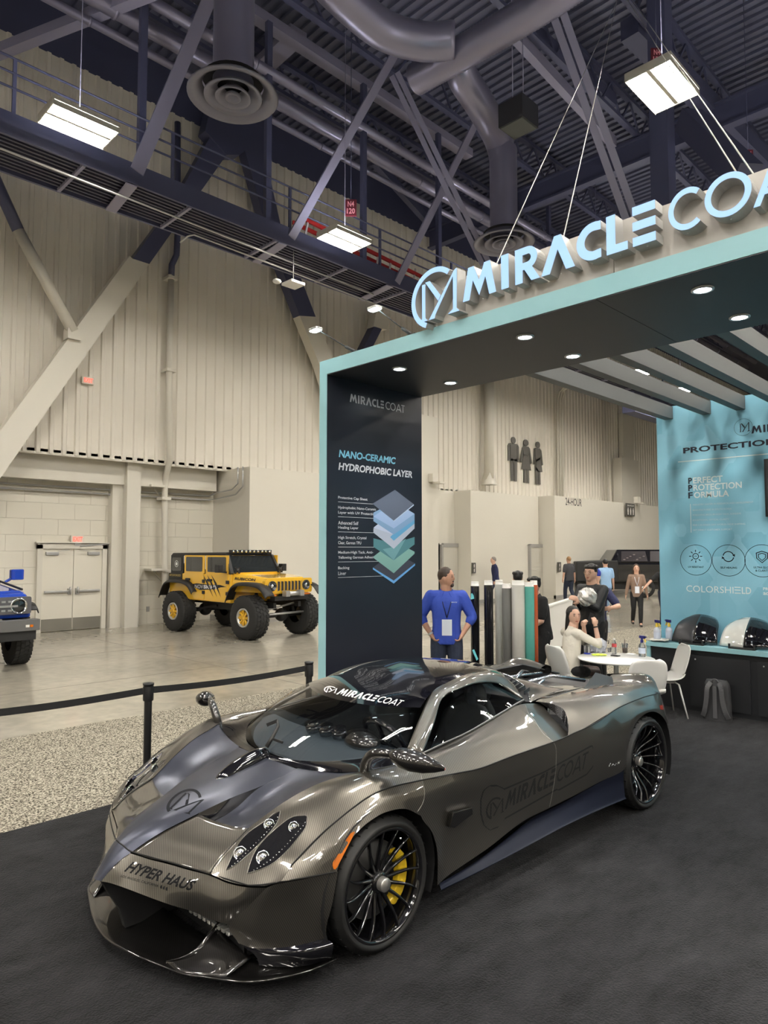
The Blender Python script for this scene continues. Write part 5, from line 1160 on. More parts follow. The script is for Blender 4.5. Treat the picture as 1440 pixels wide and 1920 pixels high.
sw.ball(swc, .04, 12); sw.build('steering_wheel', glossk, car)
for s in (-1, 1):
    yc = s*.34; G = []
    for p, hw, th in ((V(.78,0,.45),.22,.03),(V(.95,0,.42),.23,.03),(V(1.15,0,.42),.23,.04),(V(1.30,0,.46),.23,.06),(V(1.38,0,.58),.225,.07),(V(1.45,0,.72),.22,.07),(V(1.50,0,.84),.20,.06),(V(1.53,0,.90),.13,.03)):
        G.append([V(p.x - (.05*abs(u)**2 if p.z > .5 else 0), yc+u*hw, p.z+(.07*abs(u)**2.5 if p.z <= .5 else 0) - .012*abs(math.sin(u*7))) for u in [k/6-1 for k in range(13)]])
    seat = MB().grid(net([[q for q in r] for r in G], 3, 1)).build('seat', leather, car, solid=.05)
    hr = MB(); hr.ball((1.53,yc,.955), .10, 18, (.55,.95,1.0)); hr.build('head_restraint', leather, seat); MB().ball((1.50,yc,.955), .085, 16, (.5,.55,1.1)).build('centre_pad', leather2, seat)
# --- mirrors
for s in (-1, 1):
    arm = crom([V(.068,.742,.815), V(.060,.755,.872), V(.062,.80,.930), V(.085,.87,.948), V(.13,.93,.938), V(.16,.97,.935)], 5)
    m = MB(); n = len(arm); m.tube([V(p.x, s*p.y, p.z-CZ_) for p in arm], [.030-.010*k/n for k in range(n)], 12)
    ma = m.build('mirror', carb_dk, car)
    prof = [(-.135,.004,.006),(-.12,.035,.028),(-.08,.060,.048),(-.02,.066,.056),(.05,.052,.048),(.11,.028,.030),(.155,.008,.010)]
    G = []; c0, c1 = V(.075,.955,.955), V(.215,1.115,.905); ax = (c1-c0).normalized(); cc = (c0+c1)/2
    # head: pointed pod stretched outwards
    up = V(0,0,1); sd = ax.cross(up).normalized(); up = sd.cross(ax)
    for t_, rw, rh in prof:
        c_ = cc + ax*t_ ; G.append([V(q.x, s*q.y, q.z-CZ_) for q in [c_+sd*rw*math.cos(2*PI*k/16)+up*rh*math.sin(2*PI*k/16) for k in range(16)]]); G[-1].append(G[-1][0])
    MB().grid(G, flip=(s > 0)).build('mirror_head', carb_dk, ma)
    tp = cc+ax*.150; m = MB()
    for k, c_ in enumerate(('tricolour_green','tricolour_white','tricolour_red')):
        mm = MB(); q = tp - ax*(.030-.014*k) ; mm.ball(V(q.x, s*q.y, q.z-CZ_), .0125-.001*k, 10); mm.build('tricolour_tip', mat(c_, ((.02,.25,.08),(.7,.7,.7),(.75,.05,.03))[k], .3, coat=1), ma)
# --- pod, badge and wiper on the scuttle
m = MB(); P_ = crom(T3((-.40,0,.722),(-.33,0,.745),(-.22,0,.785),(-.12,0,.812),(-.05,0,.822)), 5); R_ = [.006,.016,.026,.034,.040,.044,.048,.050,.052,.052,.052,.052,.052,.052,.052,.052,.050,.048,.046,.044,.042]
m.tube([p+V(0,0,-.03-CZ_) for p in P_], R_, 16); pod = m.build('scuttle_pod', glossk, car)
q = CP(450,1430,0); MB().lathe([(0,.004),(.036,.004),(.038,0),(.036,-.02)], (q.x, 0, q.z-CZ_+.004), (-.45,0,1), 28).build('round_badge', mat('badge_cream', (.55,.50,.40), .35), pod)
m = MB(); m.tube([V(-.06,-.02,.83), V(-.03,-.03,.875), V(.03,-.01,.93), V(.055,.03,.955)], [.014,.012,.010,.008], 8); m.bar(V(.055,.03,.955), V(.02,.09,.925), .012, .02); m.bar(V(-.03,-.03,.875), V(.0,-.10,.86), .010, .014); m.build('wiper', black_rub, car)
# --- wheels
tyre_m = mat('tyre_rubber', (.014,.014,.014), .55); rim_m = mat('rim_gloss_black', (.005,.005,.006), .12, coat=1.)
disc_m = mat('brake_disc', (.07,.07,.07), .4, metal=.6); cal_m = mat('caliper_yellow', (.75,.50,.02), .3, coat=.6)
def wheel(x, yo, R, rim, width, s, dish, front):
    c = V(x, s*yo, R+.0)  # outer face centre; axis points outwards
    ax = V(0, s, 0); L = lambda r, h: (r, h)
    wr = MB(); wr.lathe([(rim+.012,.0),(rim+.002,.006),(rim-.006,-.004),(rim-.012,-.03),(rim-.022,-.07),(rim-.03,-.16),(rim-.02,-width+.02)], c, ax, 64)
    root = wr.build('wheel', rim_m, car)
    ty = MB(); ty.lathe([(rim-.01,-width+.01),(rim+.01,-width),(R-.03,-width-.004),(R-.004,-width+.018),(R,-width+.035)] + [p for k in range(4) for p in ((R,-width+.05+k*(width-.1)/4),(R-.006,-width+.053+k*(width-.1)/4),(R-.006,-width+.061+k*(width-.1)/4),(R,-width+.064+k*(width-.1)/4))] + [(R,-.032),(R-.006,-.016),(R-.022,-.004),(rim+.038,.004),(rim+.030,.009),(rim+.022,.009),(rim+.014,.004),(rim+.008,.0)], c, ax, 72)
    tg = ty.mat(1)
    for k in range(36):
        a = 2*PI*k/36; rd = V(math.cos(a), 0, math.sin(a)); tn = V(-math.sin(a), 0, math.cos(a))
        p = c+rd*(R-.0015); tg.bar(p-ax*.012, p-ax*(width*.32)+tn*.012, .004, .005, up=rd)
    ty.build('tyre', [tyre_m, mat('sipe_black', (.003,.003,.003), .9)], root)
    nsp = 16; proto = None
    for k in range(nsp):
        if proto is None:
            sp = MB(); pts = crom([V(.040,0,-dish-.012), V(.09,.006,-dish-.006), V(.16,.012,-dish*.55-.004), V(.215,.010,-dish*.18-.004), V(rim-.004,0,-.006)], 4)
            rows = []
            for i, p in enumerate(pts):
                t = i/(len(pts)-1); w_ = .017*(1-t)+.006; h_ = .020
                # local (radial, tangential, outward)
                rows.append([V(p.x, p.y-w_/2, p.z-h_), V(p.x, p.y-w_/2, p.z-.002), V(p.x, p.y, p.z+.002), V(p.x, p.y+w_/2, p.z-.002), V(p.x, p.y+w_/2, p.z-h_), V(p.x, p.y-w_/2, p.z-h_)])
            rows = [[V(q.x, s*q.z, q.y) for q in r] for r in rows]
            proto = sp.grid(rows).build('spoke', rim_m, root); o = proto
        else: o = proto.copy(); COL.objects.link(o); o.parent = root
        o.location = c; o.rotation_euler = (0, 2*PI*k/nsp, 0)
    h = MB(); h.lathe([(.052,-dish-.04),(.052,-dish-.005),(.045,-dish+.004),(.028,-dish+.006)], c, ax, 28); h.build('hub', rim_m, root)
    h = MB(); h.lathe([(.034,-dish-.01),(.034,-dish+.035),(.031,-dish+.040),(.0,-dish+.042)], c, ax, 28); h.build('centre_lock_cap', mat('cap_alloy', (.62,.60,.56), .32, metal=.85), root)
    vv = MB(); a = math.radians(60); vv.cyl(c+V(math.cos(a)*(rim-.03),0,math.sin(a)*(rim-.03))-ax*.03, c+V(math.cos(a)*(rim-.04),0,math.sin(a)*(rim-.04))+ax*.002, .005, 8); vv.build('valve', chrome, root)
    d = MB(); d.lathe([(.07,-dish-.05),(.185,-dish-.05),(.188,-dish-.055),(.188,-dish-.08),(.07,-dish-.08)], c, ax, 48); d.build('brake_disc', disc_m, root)
    ca = MB(); a0, a1 = (-62, 48) if front else (120, 200)
    for (r0, r1, h0, h1) in ((.135,.215,-dish-.045,-dish-.018),):
        n = 14; ring_ = []
        for k in range(n+1):
            a = math.radians(a0+(a1-a0)*k/n); e = 1 - .25*abs(2*k/n-1)**4
            for r, h in ((r0+.02*(1-e),h0),(r1*e+.0,h0),(r1*e-.004,h1),(r0+.015,h1)): ring_.append(c + V(math.cos(a)*r, 0, math.sin(a)*r) + ax*h)
        ca.add(ring_, [(4*k+j, 4*k+(j+1)%4, 4*(k+1)+(j+1)%4, 4*(k+1)+j) for k in range(n) for j in range(4)] + [(0,1,2,3), (4*n+3,4*n+2,4*n+1,4*n)])
    for k in range(4):
        a = math.radians(a0+14+(a1-a0-28)*k/3); ca.lathe([(.0,.004),(.020,.004),(.022,0)], c+V(math.cos(a)*.175,0,math.sin(a)*.175)+ax*(-dish-.019), ax, 14)
    ca.build('brake_caliper', cal_m if front else glossk, root, bevel=.003)
for s in (-1, 1):
    wheel(0.01, .958, .325, .262, .25, s, .035, True)
    wheel(2.79, 1.035, .350, .290, .32, s, .095, False)

# --- surface decoration: camera rays through image pixels onto the near side of the body
_bv_v, _bv_f = [], []
for o in list(COL.objects):
    if o.parent == car and o.type == 'MESH' and o.name.split('.')[0] in ('bonnet_spine','bonnet_side','bonnet_panel','nose_panel','front_wing','wheel_arch','door_shoulder','door_panel','rear_haunch','rear_quarter','bumper_side','visor_band','intake_floor','roof_rail','head_fairing'):
        n0 = len(_bv_v); _bv_v += [v.co.copy() for v in o.data.vertices]; _bv_f += [[i+n0 for i in p.vertices] for p in o.data.polygons]
BVH = BVHTree.FromPolygons(_bv_v, _bv_f)
_el = _eye - V(0,0,CZ_)
def hit(px, py, lift=.0015):
    d = cdir(px, py).normalized(); loc, nrm, idx, dist = BVH.ray_cast(_el, d)
    if loc is None: return None
    if nrm.dot(d) > 0: nrm = -nrm
    return loc + nrm*lift
def patch(left, right, nu, nv, lift=.0015):
    """two pixel polylines -> surface grid"""
    Lp = resample(crom([V(a,b,0) for a,b in left], 6), nu); Rp = resample(crom([V(a,b,0) for a,b in right], 6), nu); G = []
    for a, b in zip(Lp, Rp):
        row = [hit(*(a.lerp(b, k/nv)).xy, lift) for k in range(nv+1)]
        if any(q is None for q in row): continue
        G.append(row)
    return G
def mirror_grid(G): return [[V(p.x, -p.y, p.z) for p in r] for r in G]
def decal(G, name, m, both_=True, parent=None, label=None):
    o = MB().grid(G).build(name, m, parent or car)
    if label: o['label'] = label
    if both_:
        o2 = MB().grid(mirror_grid(G), flip=True).build(name, m, parent or car)
        if label: o2['label'] = label
        return [o, o2]
    return [o]
# headlights: two teardrops each side, dark bowl with lamps
hl_glass = mat('headlight_dark', (.010,.010,.011), .07, coat=1.)
for le, ri in (((((424,1630),(437,1602),(450,1578),(470,1558),(497,1540),(513,1526),(526,1521))), ((424,1632),(445,1620),(463,1605),(484,1585),(503,1565),(520,1542),(526,1521))),
               (((464,1636),(470,1616),(480,1594),(497,1573),(522,1550),(548,1532),(573,1529)), ((464,1638),(490,1630),(515,1617),(540,1594),(560,1570),(574,1550),(576,1531)))):
    G = patch(le, ri, 22, 8, .0015)
    if len(G) > 5:
        hs = decal(G, 'headlight', hl_glass); rimp = [r[0] for r in G] + [r[-1] for r in G][::-1]
        for o, sg in zip(hs, (1, -1)):
            fl = lambda q: V(q.x, q.y*sg, q.z)
            MB().tube([fl(p) for p in rimp], .0022, 6, closed=True).build('bezel', mat('carbon_body'), o)
            for fr, rr_ in ((.80,.027),(.28,.032)):
                c_ = G[int(fr*(len(G)-1))]; p = c_[len(c_)//2]; rr_ = min(rr_, (c_[0]-c_[-1]).length*.44)
                MB().lathe([(rr_,.0),(rr_,.006),(rr_*.82,.007),(rr_*.75,.001),(rr_*.4,.004),(0,.007)], fl(p), fl((_el-p).normalized()), 20).build('projector_lamp', chrome, o)
            m = MB()
            for i in range(2, len(G)-2): m.ball(fl(G[i][-2].lerp(G[i][-3], .5)), .0035, 6)
            m.build('led_row', chrome, o)
# amber side marker
G = patch(((664,1559),(650,1567),(637,1584),(628,1602),(623,1620),(625,1629)), ((665,1560),(659,1573),(649,1590),(640,1607),(633,1624),(628,1630)), 14, 4, .003)
if len(G) > 4: decal(G, 'side_marker', mat('amber_lens', (.55,.14,.01), .15, coat=1., emit=(.8,.2,.0), es=.02), label='amber side marker')
# panel gaps (dark lines)
def gap(name, pts, w_=.0035, n=40, m=seam_m, both_=True, parent=None):
    P_ = resample(crom([V(a,b,0) for a,b in pts], 8), n); Q = [hit(p.x, p.y, .0004) for p in P_]; Q = [q for q in Q if q is not None]
    if len(Q) < 3: return
    MB().tube(Q, w_, 6).build(name, m, parent or car)
    if both_: MB().tube([V(q.x,-q.y,q.z) for q in Q], w_, 6).build(name, m, parent or car)
gap('panel_seam', [(205,1524),(209,1548),(217,1573),(232,1586),(247,1597),(290,1609),(340,1623),(393,1639),(421,1651.7),(445,1658),(470,1660),(500,1658),(526,1653.8),(580,1644),(629,1635)], n=90, both_=False)
gap('panel_seam', [(545,1625),(556,1612),(600,1566.7),(640,1532),(687,1496.6),(730,1476.8),(793.4,1462.3),(850,1451),(900,1440.6),(963,1417),(1035.6,1392),(1075,1375),(1116,1356),(1158,1328),(1202,1309),(1230,1301)], .004, n=130)
gap('door_cut', [(787,1444),(791,1462),(796,1485),(793,1505),(783,1522)], .0022, m=mat('gap_light', (.25,.24,.22), .3, metal=.6))
gap('door_cut', [(985,1321),(992,1340),(1003,1352),(1018,1375),(1034,1388),(1042,1402),(1042,1440),(1037,1480),(1030,1514)], .0022, m=mat('gap_light'))
gap('bonnet_cut', [(395,1637),(403,1622),(420,1602),(445,1575),(466,1553)], .0025)
# door strake and side marker blade behind the front wheel
m = MB(); gq = [hit(*p, .004) for p in ((842,1523),(878,1513),(879,1526),(862,1538),(845,1551),(836,1549))]
if all(gq):
    m = MB(); m.add([q for q in gq]+[q+V(0,-.028,.006) for q in gq], [(0,1,2,3,4,5),(11,10,9,8,7,6)]+[(i,(i+1)%6,6+(i+1)%6,6+i) for i in range(6)]); m.build('side_blade', carb_dk, car, bevel=.004)
# --- lettering on the bonnet nose
def px_text(body, quad, name, m, bold=0, shear=0, parent=None, lift=.0012, both_=False, res=3):
    (x0,y0),(x1,y1),(x2,y2),(x3,y3) = quad   # ll, lr, ur, ul in pixels
    v, f = text_mesh(body, bold, shear, res); out = []
    for a, b in v:
        px = (1-a)*(1-b)*x0+a*(1-b)*x1+a*b*x2+(1-a)*b*x3; py = (1-a)*(1-b)*y0+a*(1-b)*y1+a*b*y2+(1-a)*b*y3
        out.append(hit(px, py, lift))
    f = [q for q in f if all(out[i] is not None for i in q)]; out = [q if q is not None else V(0,0,0) for q in out]
    mb = MB(); mb.add(out, f); return mb.build(name, m, parent or car)
ink = mat('vinyl_black', (.006,.006,.007), .7, spec=.2)
px_text('HYPER HAUS', ((232,1634),(358,1671),(369,1652),(248,1615)), 'nose_lettering', ink, .03, .12)
px_text('LOS ANGELES, CALIFORNIA', ((226.5,1645),(296,1664.5),(298,1659),(228,1640)), 'nose_lettering', ink, .012, .1)
for k in range(3):
    q = hit(303.5+5*k, 1663+1.8*k, .0012)
    if q: MB().lathe([(0,0),(.0075,0)], q, _el-q, 14).build('nose_dot', ink, car)
def px_shapes(shapes, quad, name, m, nsub=3, lift=.0012, W=1., H=1., parent=None):
    (x0,y0),(x1,y1),(x2,y2),(x3,y3) = quad; mb = MB()
    for p in shapes:
        pts = []
        for i in range(len(p)):
            a, b = V(*p[i], 0), V(*p[(i+1)%len(p)], 0); n_ = max(1, int((b-a).length/.25)) if nsub > 1 else 1
            pts += [a.lerp(b, k/n_) for k in range(n_)]
        out = []
        for q in pts:
            a, b = q.x/W, q.y/H; out.append(hit((1-a)*(1-b)*x0+a*(1-b)*x1+a*b*x2+(1-a)*b*x3, (1-a)*(1-b)*y0+a*(1-b)*y1+a*b*y2+(1-a)*b*y3, lift))
        if all(o_ is not None for o_ in out): mb.add(out, [tuple(range(len(out)))])
    return mb.build(name, m, parent or car)
emb = [[((a+1)/2, (b+1)/2) for a, b in p] for p in emblem_shapes()]
px_shapes(emb, ((297,1521),(349,1533),(390,1494),(349,1470)), 'bonnet_emblem', mat('vinyl_matt', (.008,.009,.012), .7, spec=.2))
allw = [p for _, sh in word_glyphs() for p in sh]
px_shapes(allw, ((630,1302),(748,1324),(759,1314),(642,1291)), 'visor_wordmark', mat('vinyl_white', (.8,.8,.78), .5), W=WORD_W)
px_shapes(emb, ((605,1298),(628,1302),(634,1289),(611,1285)), 'visor_emblem', mat('vinyl_white'))
px_shapes(allw, ((946,1518),(1098,1440),(1104,1408),(952,1484)), 'door_wordmark', mat('vinyl_satin_black', (.012,.012,.012), .5), W=WORD_W)
px_shapes(emb, ((910,1542),(944,1528),(944,1490),(912,1500)), 'door_emblem', mat('vinyl_satin_black'))
for pts in ([(945,1478),(1020,1446),(1110,1396),(1112,1402),(1112,1435),(1100,1450),(945,1537),(933,1552),(918,1557),(906,1548),(900,1525),(900,1500),(905,1482),(918,1472),(930,1471),(945,1478)],):
    P_ = resample([V(a,b,0) for a,b in pts], 110); c0 = V(1000,1480,0); m = MB()
    a = [hit(p.x, p.y, .001) for p in P_]; b = [hit(p.x+(2.6 if p.x < 945 else 0), p.y+(3.2 if p.y < 1480 and p.x > 920 else -3.2 if p.x > 920 else 0), .001) for p in P_]
    for i in range(len(P_)-1):
        if all((a[i], a[i+1], b[i], b[i+1])): m.add([a[i], a[i+1], b[i+1], b[i]], [(0,1,2,3)])
    m.build('door_outline', mat('vinyl_satin_black'), car)
# thin script badge near the rear wheel, door lock, fuel cap
sc = [(1141,1438),(1145,1431),(1147,1436),(1150,1432),(1152,1435),(1155,1431),(1157,1433),(1160,1427),(1159,1433),(1163,1426)]
gap('script_badge', sc, .0012, 40, mat('badge_silver', (.7,.7,.68), .2, metal=.8), False)
q = hit(998,1341,.002)
if q: MB().lathe([(0,.002),(.014,.002),(.016,0)], q, (-.2,-.8,.6), 20).build('fuel_cap', chrome, car)
# tail lamps
G = patch(((1238,1312),(1236,1320),(1238,1330)), ((1244,1310),(1244,1320),(1243,1331)), 5, 3, .002)
if len(G) > 2: decal(G, 'tail_lamp', mat('tail_red', (.5,.04,.02), .15, coat=1.))
# ================================================================== OTHER VEHICLES
yellow = mat('yellow_paint', (.80,.47,.035), .22, coat=1.); blue_p = mat('blue_paint', (.012,.055,.42), .18, coat=1.); blk_t = mat('satin_black_trim', (.018,.018,.019), .45)
off_t = mat('off_road_tyre', (.022,.022,.022), .75); bead = mat('bead_ring', (.55,.55,.53), .35, metal=.6); dglass = mat('dark_glass', (.02,.024,.026), .06, coat=1.)
paintk = mat('black_paint', (.006,.006,.008), .12, coat=1.)
def off_wheel(parent, x, y, R, wd, s, rimc, knobs=30, ring_=True):
    c = V(x, y, R); ax = V(0, s, 0); rr_ = R*.46
    t = MB(); t.lathe([(rr_*.95,-wd),(rr_*1.1,-wd-.01),(R*.86,-wd),(R*.97,-wd*.93),(R*.985,-wd*.5),(R*.97,-wd*.07),(R*.86,.0),(rr_*1.15,.012),(rr_,.0)], c, ax, 40)
    root = t.build('wheel', off_t, parent)
    k_ = MB()
    for i in range(knobs):
        for row, off in ((-wd*.16, 0), (-wd*.40, .5), (-wd*.62, 0), (-wd*.86, .5)):
            a = 2*PI*(i+off)/knobs; rd = V(math.cos(a),0,math.sin(a)); tn = V(-math.sin(a),0,math.cos(a)); p = c+rd*(R*.985)+ax*row
            k_.bar(p-ax*wd*.10+tn*R*.02*(1 if row < -wd*.5 else -1), p+ax*wd*.10, R*.13, R*.035, up=rd)
    k_.build('tread_block', off_t, root)['kind'] = 'stuff'
    r_ = MB(); r_.lathe([(rr_*.92,-wd*.4),(rr_*.94,.004),(rr_*.80,.0),(rr_*.76,-.05)], c, ax, 36); r_.build('rim_ring', bead if ring_ else blk_t, root)
    r2 = MB(); r2.lathe([(rr_*.78,-.045),(rr_*.30,-.07),(rr_*.26,-.02),(0,-.02)], c, ax, 28)
    for k in range(8):
        a = 2*PI*k/8; rd = V(math.cos(a),0,math.sin(a)); r2.bar(c+rd*rr_*.25-ax*.03, c+rd*rr_*.78-ax*.028, .035, .03, up=ax)
    r2.build('rim', rimc, root)
    w_ = MB()
    for k in range(6):
        a = 2*PI*(k+.5)/6; rd = V(math.cos(a),0,math.sin(a)); tn = V(-math.sin(a),0,math.cos(a)); p = c+rd*rr_*.55-ax*.044
        w_.add([p-rd*.07-tn*.035*0, p+rd*.06-tn*.045, p+rd*.06+tn*.045], [(0,1,2)])
    w_.build('rim_window', blk_t, root)
    return root
JH = math.atan2(-.996, .085)
jp = thing('off_roader', 'lifted yellow four-door off-roader with huge knobbly tyres and claw-mark decals', 'car', (9.70, 13.30, 0), JH)
for x in (0, -2.78):
    for s in (-1, 1): off_wheel(jp, x, s*.98, .50, .38, s, yellow)
def loft_x(mb, secs, smooth=False):
    """secs: (x, [(y,z)...]) closed rings"""
    n = len(secs[0][1]); vs = [V(x, y, z) for x, r in secs for y, z in r]
    fs = [(i*n+k, i*n+(k+1)%n, (i+1)*n+(k+1)%n, (i+1)*n+k) for i in range(len(secs)-1) for k in range(n)] + [tuple(range(n))[::-1], tuple(range((len(secs)-1)*n, len(secs)*n))]
    return mb.add(vs, fs, smooth)
def rect(hw, z0, z1, hwt=None): hwt = hwt or hw; return [(-hw,z0),(hw,z0),(hw,(z0+z1)/2),(hwt,z1),(-hwt,z1),(-hw,(z0+z1)/2)]
m = MB(); loft_x(m, [(-3.28, rect(.76,.80,1.44)), (-.72, rect(.77,.78,1.46))]); m.build('body_tub', yellow, jp, bevel=.02)
m = MB(); loft_x(m, [(-.72, rect(.74,1.05,1.46,.70)), (-.20, rect(.70,1.05,1.445,.62)), (.34, rect(.64,1.05,1.39,.54)), (.40, rect(.63,1.05,1.34,.52))]); m.build('bonnet', yellow, jp, bevel=.02)
gr = MB(); gr.rbox(.36,.46,-.72,.72,1.03,1.37,.05,axis='x'); grl = gr.build('grille', yellow, jp)
sl = MB(); [sl.rbox(.455,.475,-.36+.106*k,-.30+.106*k,1.10,1.31,.02,axis='x') for k in range(7)]; sl.build('grille_slot', blk_t, grl)
sl = MB(); [sl.box(.465,.48,-.37+.106*k,-.362+.106*k,1.09,1.32) for k in range(8)]; sl.build('grille_trim', chrome, grl)
for s in (-1, 1):
    MB().lathe([(.115,.0),(.115,.03),(.10,.035),(.095,.01),(0,.02)], (.455,s*.52,1.21), (1,0,0), 28).build('headlight', dglass, grl)
    MB().lathe([(.05,.012),(.05,.026),(.0,.03)], (.455,s*.52,1.21), (1,0,0), 18).build('headlight_lens', chrome, grl)
    # flared wings
    for xc in (0, -2.78):
        P_ = crom([V(xc+.72,0,1.00),V(xc+.52,0,1.19),V(xc+.25,0,1.26),V(xc-.30,0,1.26),V(xc-.55,0,1.15),V(xc-.72,0,.86)], 4); G = [[V(p.x,s*.68,p.z),V(p.x,s*.86,p.z+.005),V(p.x,s*.91,p.z-.02),V(p.x,s*.915,p.z-.06)] for p in P_]
        MB().grid(G).build('flared_wing', blk_t, jp, solid=.02)
    # doors and glass on each side
    for k, (xa, xb) in enumerate(((-1.72,-.82),(-2.62,-1.76))):
        d_ = MB().rbox(xa, xb, s*.772-.012, s*.772+.012, .82, 1.46, .05, axis='y').build('door', yellow, jp)
        MB().rbox(xa+.12, xa+.30, s*.80-.015, s*.80+.015, 1.27, 1.33, .02, axis='y').build('door_handle', blk_t, d_)
        MB().box(xa+.01, xb-.01, s*.755-.01, s*.755+.01, 1.46, 1.90).build('door_frame', yellow, d_)
        MB().rbox(xa+.09, xb-.09, s*.77-.006, s*.77+.006, 1.50, 1.86, .03, axis='y').build('window', dglass, d_)
        for zz in (1.0, 1.27): MB().box(xb-.05, xb+.05, s*.79-.012, s*.79+.012, zz-.04, zz+.04).build('hinge', blk_t, d_)
    MB().box(-3.22,-2.68,s*.75-.01,s*.75+.01,1.44,1.90).build('rear_quarter', blk_t, jp)
    MB().rbox(-3.16,-2.74,s*.765-.006,s*.765+.006,1.50,1.84,.04,axis='y').build('rear_window', dglass, jp)
    MB().box(-3.29,-2.70,s*.772-.008,s*.772+.008,1.20,1.44).build('corner_guard', blk_t, jp)
    mr = MB(); mr.rbox(-.98,-.80,s*.98-.07,s*.98+.07,1.50,1.68,.03); mr.bar((-.88,s*.78,1.5),(-.88,s*.95,1.52),.05,.04); mr.build('mirror', blk_t, jp)
    MB().bar((-.72,s*.74,1.46),(-.98,s*.68,1.90),.08,.07).build('windscreen_pillar', blk_t, jp)
    c_ = V(-.62,s*.66,1.55); m = MB(); [m.bar(c_+V(0,-.07*a,-.07), c_+V(0,.07*a,.07), .04, .03) for a in (-1,1)]; m.ball(c_, .05, 10); m.build('cross_lamp', blk_t, jp)
m = MB(); loft_x(m, [(-3.26, rect(.72,1.88,1.955,.68)), (-1.00, rect(.72,1.90,1.975,.68))]); m.build('hard_top', blk_t, jp, bevel=.01)
m = MB(); m.add([(-.72,-.68,1.47),(-.72,.68,1.47),(-.96,.64,1.89),(-.96,-.64,1.89)], [(0,1,2,3)]); m.build('windscreen', dglass, jp, solid=.01)
MB().bar((-.70,-.70,1.47),(-.70,.70,1.47),.05,.05).build('scuttle', yellow, jp)
lb = MB(); lb.box(-1.00,-.90,-.62,.62,1.955,2.03); lbr = lb.build('light_bar', blk_t, jp); m = MB(); [m.lathe([(.032,0),(.034,.012),(0,.014)], (-.90,-.56+.125*k,1.993), (1,0,0), 14) for k in range(10)]; m.build('lamp_lens', chrome, lbr)
m = MB(); m.box(.40,.56,-.52,.52,.88,.97); m.box(.45,.60,-.20,.20,.98,1.06); m.build('bumper', blk_t, jp); m = MB(); m.cyl((.60,-.22,1.03),(.60,.22,1.03),.055,14); m.rbox(.52,.68,-.28,-.16,.97,1.10,.02); m.rbox(.52,.68,.16,.28,.97,1.10,.02); m.build('winch', galv, jp)
for s in (-1, 1): MB().rbox(.47,.50,s*.52-.10,s*.52+.10,.985,1.02,.015,axis='x').build('turn_lamp', mat('amber_lens'), jp)
ax_ = MB(); ax_.cyl((0,-.8,.50),(0,.8,.50),.055,14); ax_.ball((.02,.15,.50),.16,16); ax_.build('axle', blk_t, jp); ax_ = MB(); ax_.cyl((-2.78,-.8,.50),(-2.78,.8,.50),.055,14); ax_.ball((-2.78,0,.50),.17,16); ax_.build('axle', blk_t, jp)
m = MB(); m.cyl((.30,-.72,.56),(.30,.72,.56),.026,12); m.cyl((.22,-.60,.64),(.24,.35,.78),.026,12); m.build('tie_rod', galv, jp)
m = MB(); m.box(-3.2,.40,-.42,-.34,.70,.82); m.box(-3.2,.40,.34,.42,.70,.82); m.box(-2.3,-.9,-.40,.40,.58,.72)
for s in (-1, 1):
    m.cyl((.02,s*.55,.52),(-.1,s*.52,1.1),.04,12); m.bar((-.1,s*.5,.5),(-1.1,s*.42,.66),.05,.05); m.bar((-2.7,s*.5,.5),(-1.7,s*.42,.66),.05,.05)
m.build('chassis', blk_t, jp)
m = MB(); m.box(-3.38,-3.28,-.40,.40,.9,1.0); m.lathe([(.0,0),(.45,0),(.45,-.26),(.0,-.26)], (-3.32,0,1.25), (1,0,0), 28); m.build('spare_wheel', off_t, jp)
# decals on the near side (local -y)
def side_txt(body, x0, x1, z0, ht, m_, nm, bold=.02, shear=0, yy=-.786, slant=0):
    mb = MB(); v, f = text_mesh(body, bold, shear); mb.add([V(x0+(x1-x0)*a, yy, z0+ht*b+slant*a) for a, b in v], f); return mb.build(nm, m_, jp)
m = MB(); m.add([V(x_, -.786, z_) for x_, z_ in ((-2.45,1.17),(-2.2,1.19),(-2.05,1.21),(-1.5,1.19),(-1.1,1.20),(-.86,1.16),(-1.1,1.14),(-1.3,1.09),(-1.9,1.05),(-2.1,1.10),(-2.3,1.13))], [tuple(range(11))]); m.build('splash_decal', blk_t, jp)
side_txt('NOV', -2.12, -1.78, 1.09, .09, mat('decal_white', (.75,.75,.75), .5), 'lettering', .0, yy=-.789); side_txt('SIGHT', -1.76, -1.20, 1.09, .09, MATS['decal_white'], 'lettering', .05, yy=-.789)
m = MB()
for k in range(3): m.add([V(-1.80+.17*k,-.7905,1.44), V(-1.58+.17*k,-.7905,1.24), V(-1.36+.15*k,-.7905,.90), V(-1.58+.16*k,-.7905,1.15)], [(0,1,2,3)])
m.build('claw_decal', blk_t, jp)
side_txt('MTDFORGED', -3.24, -2.74, 1.36, .055, mat('decal_gold', (.45,.33,.10), .5), 'lettering', .02, yy=-.783)
mb = MB(); v, f = text_mesh('RUBICON', .035, .15); mb.add([V(-.62+.66*a, -.735+.085*a, 1.33+.065*b-.02*a) for a, b in v], f); mb.build('lettering', blk_t, jp)
m = MB(); put_shapes(m, ring(0,0,.07,.085,0,360,20)+ring(0,0,.0,.045,0,360,12), lambda a, b: V(-2.95+a, -.775, 1.68+b)); m.build('sticker', MATS['decal_white'], jp)

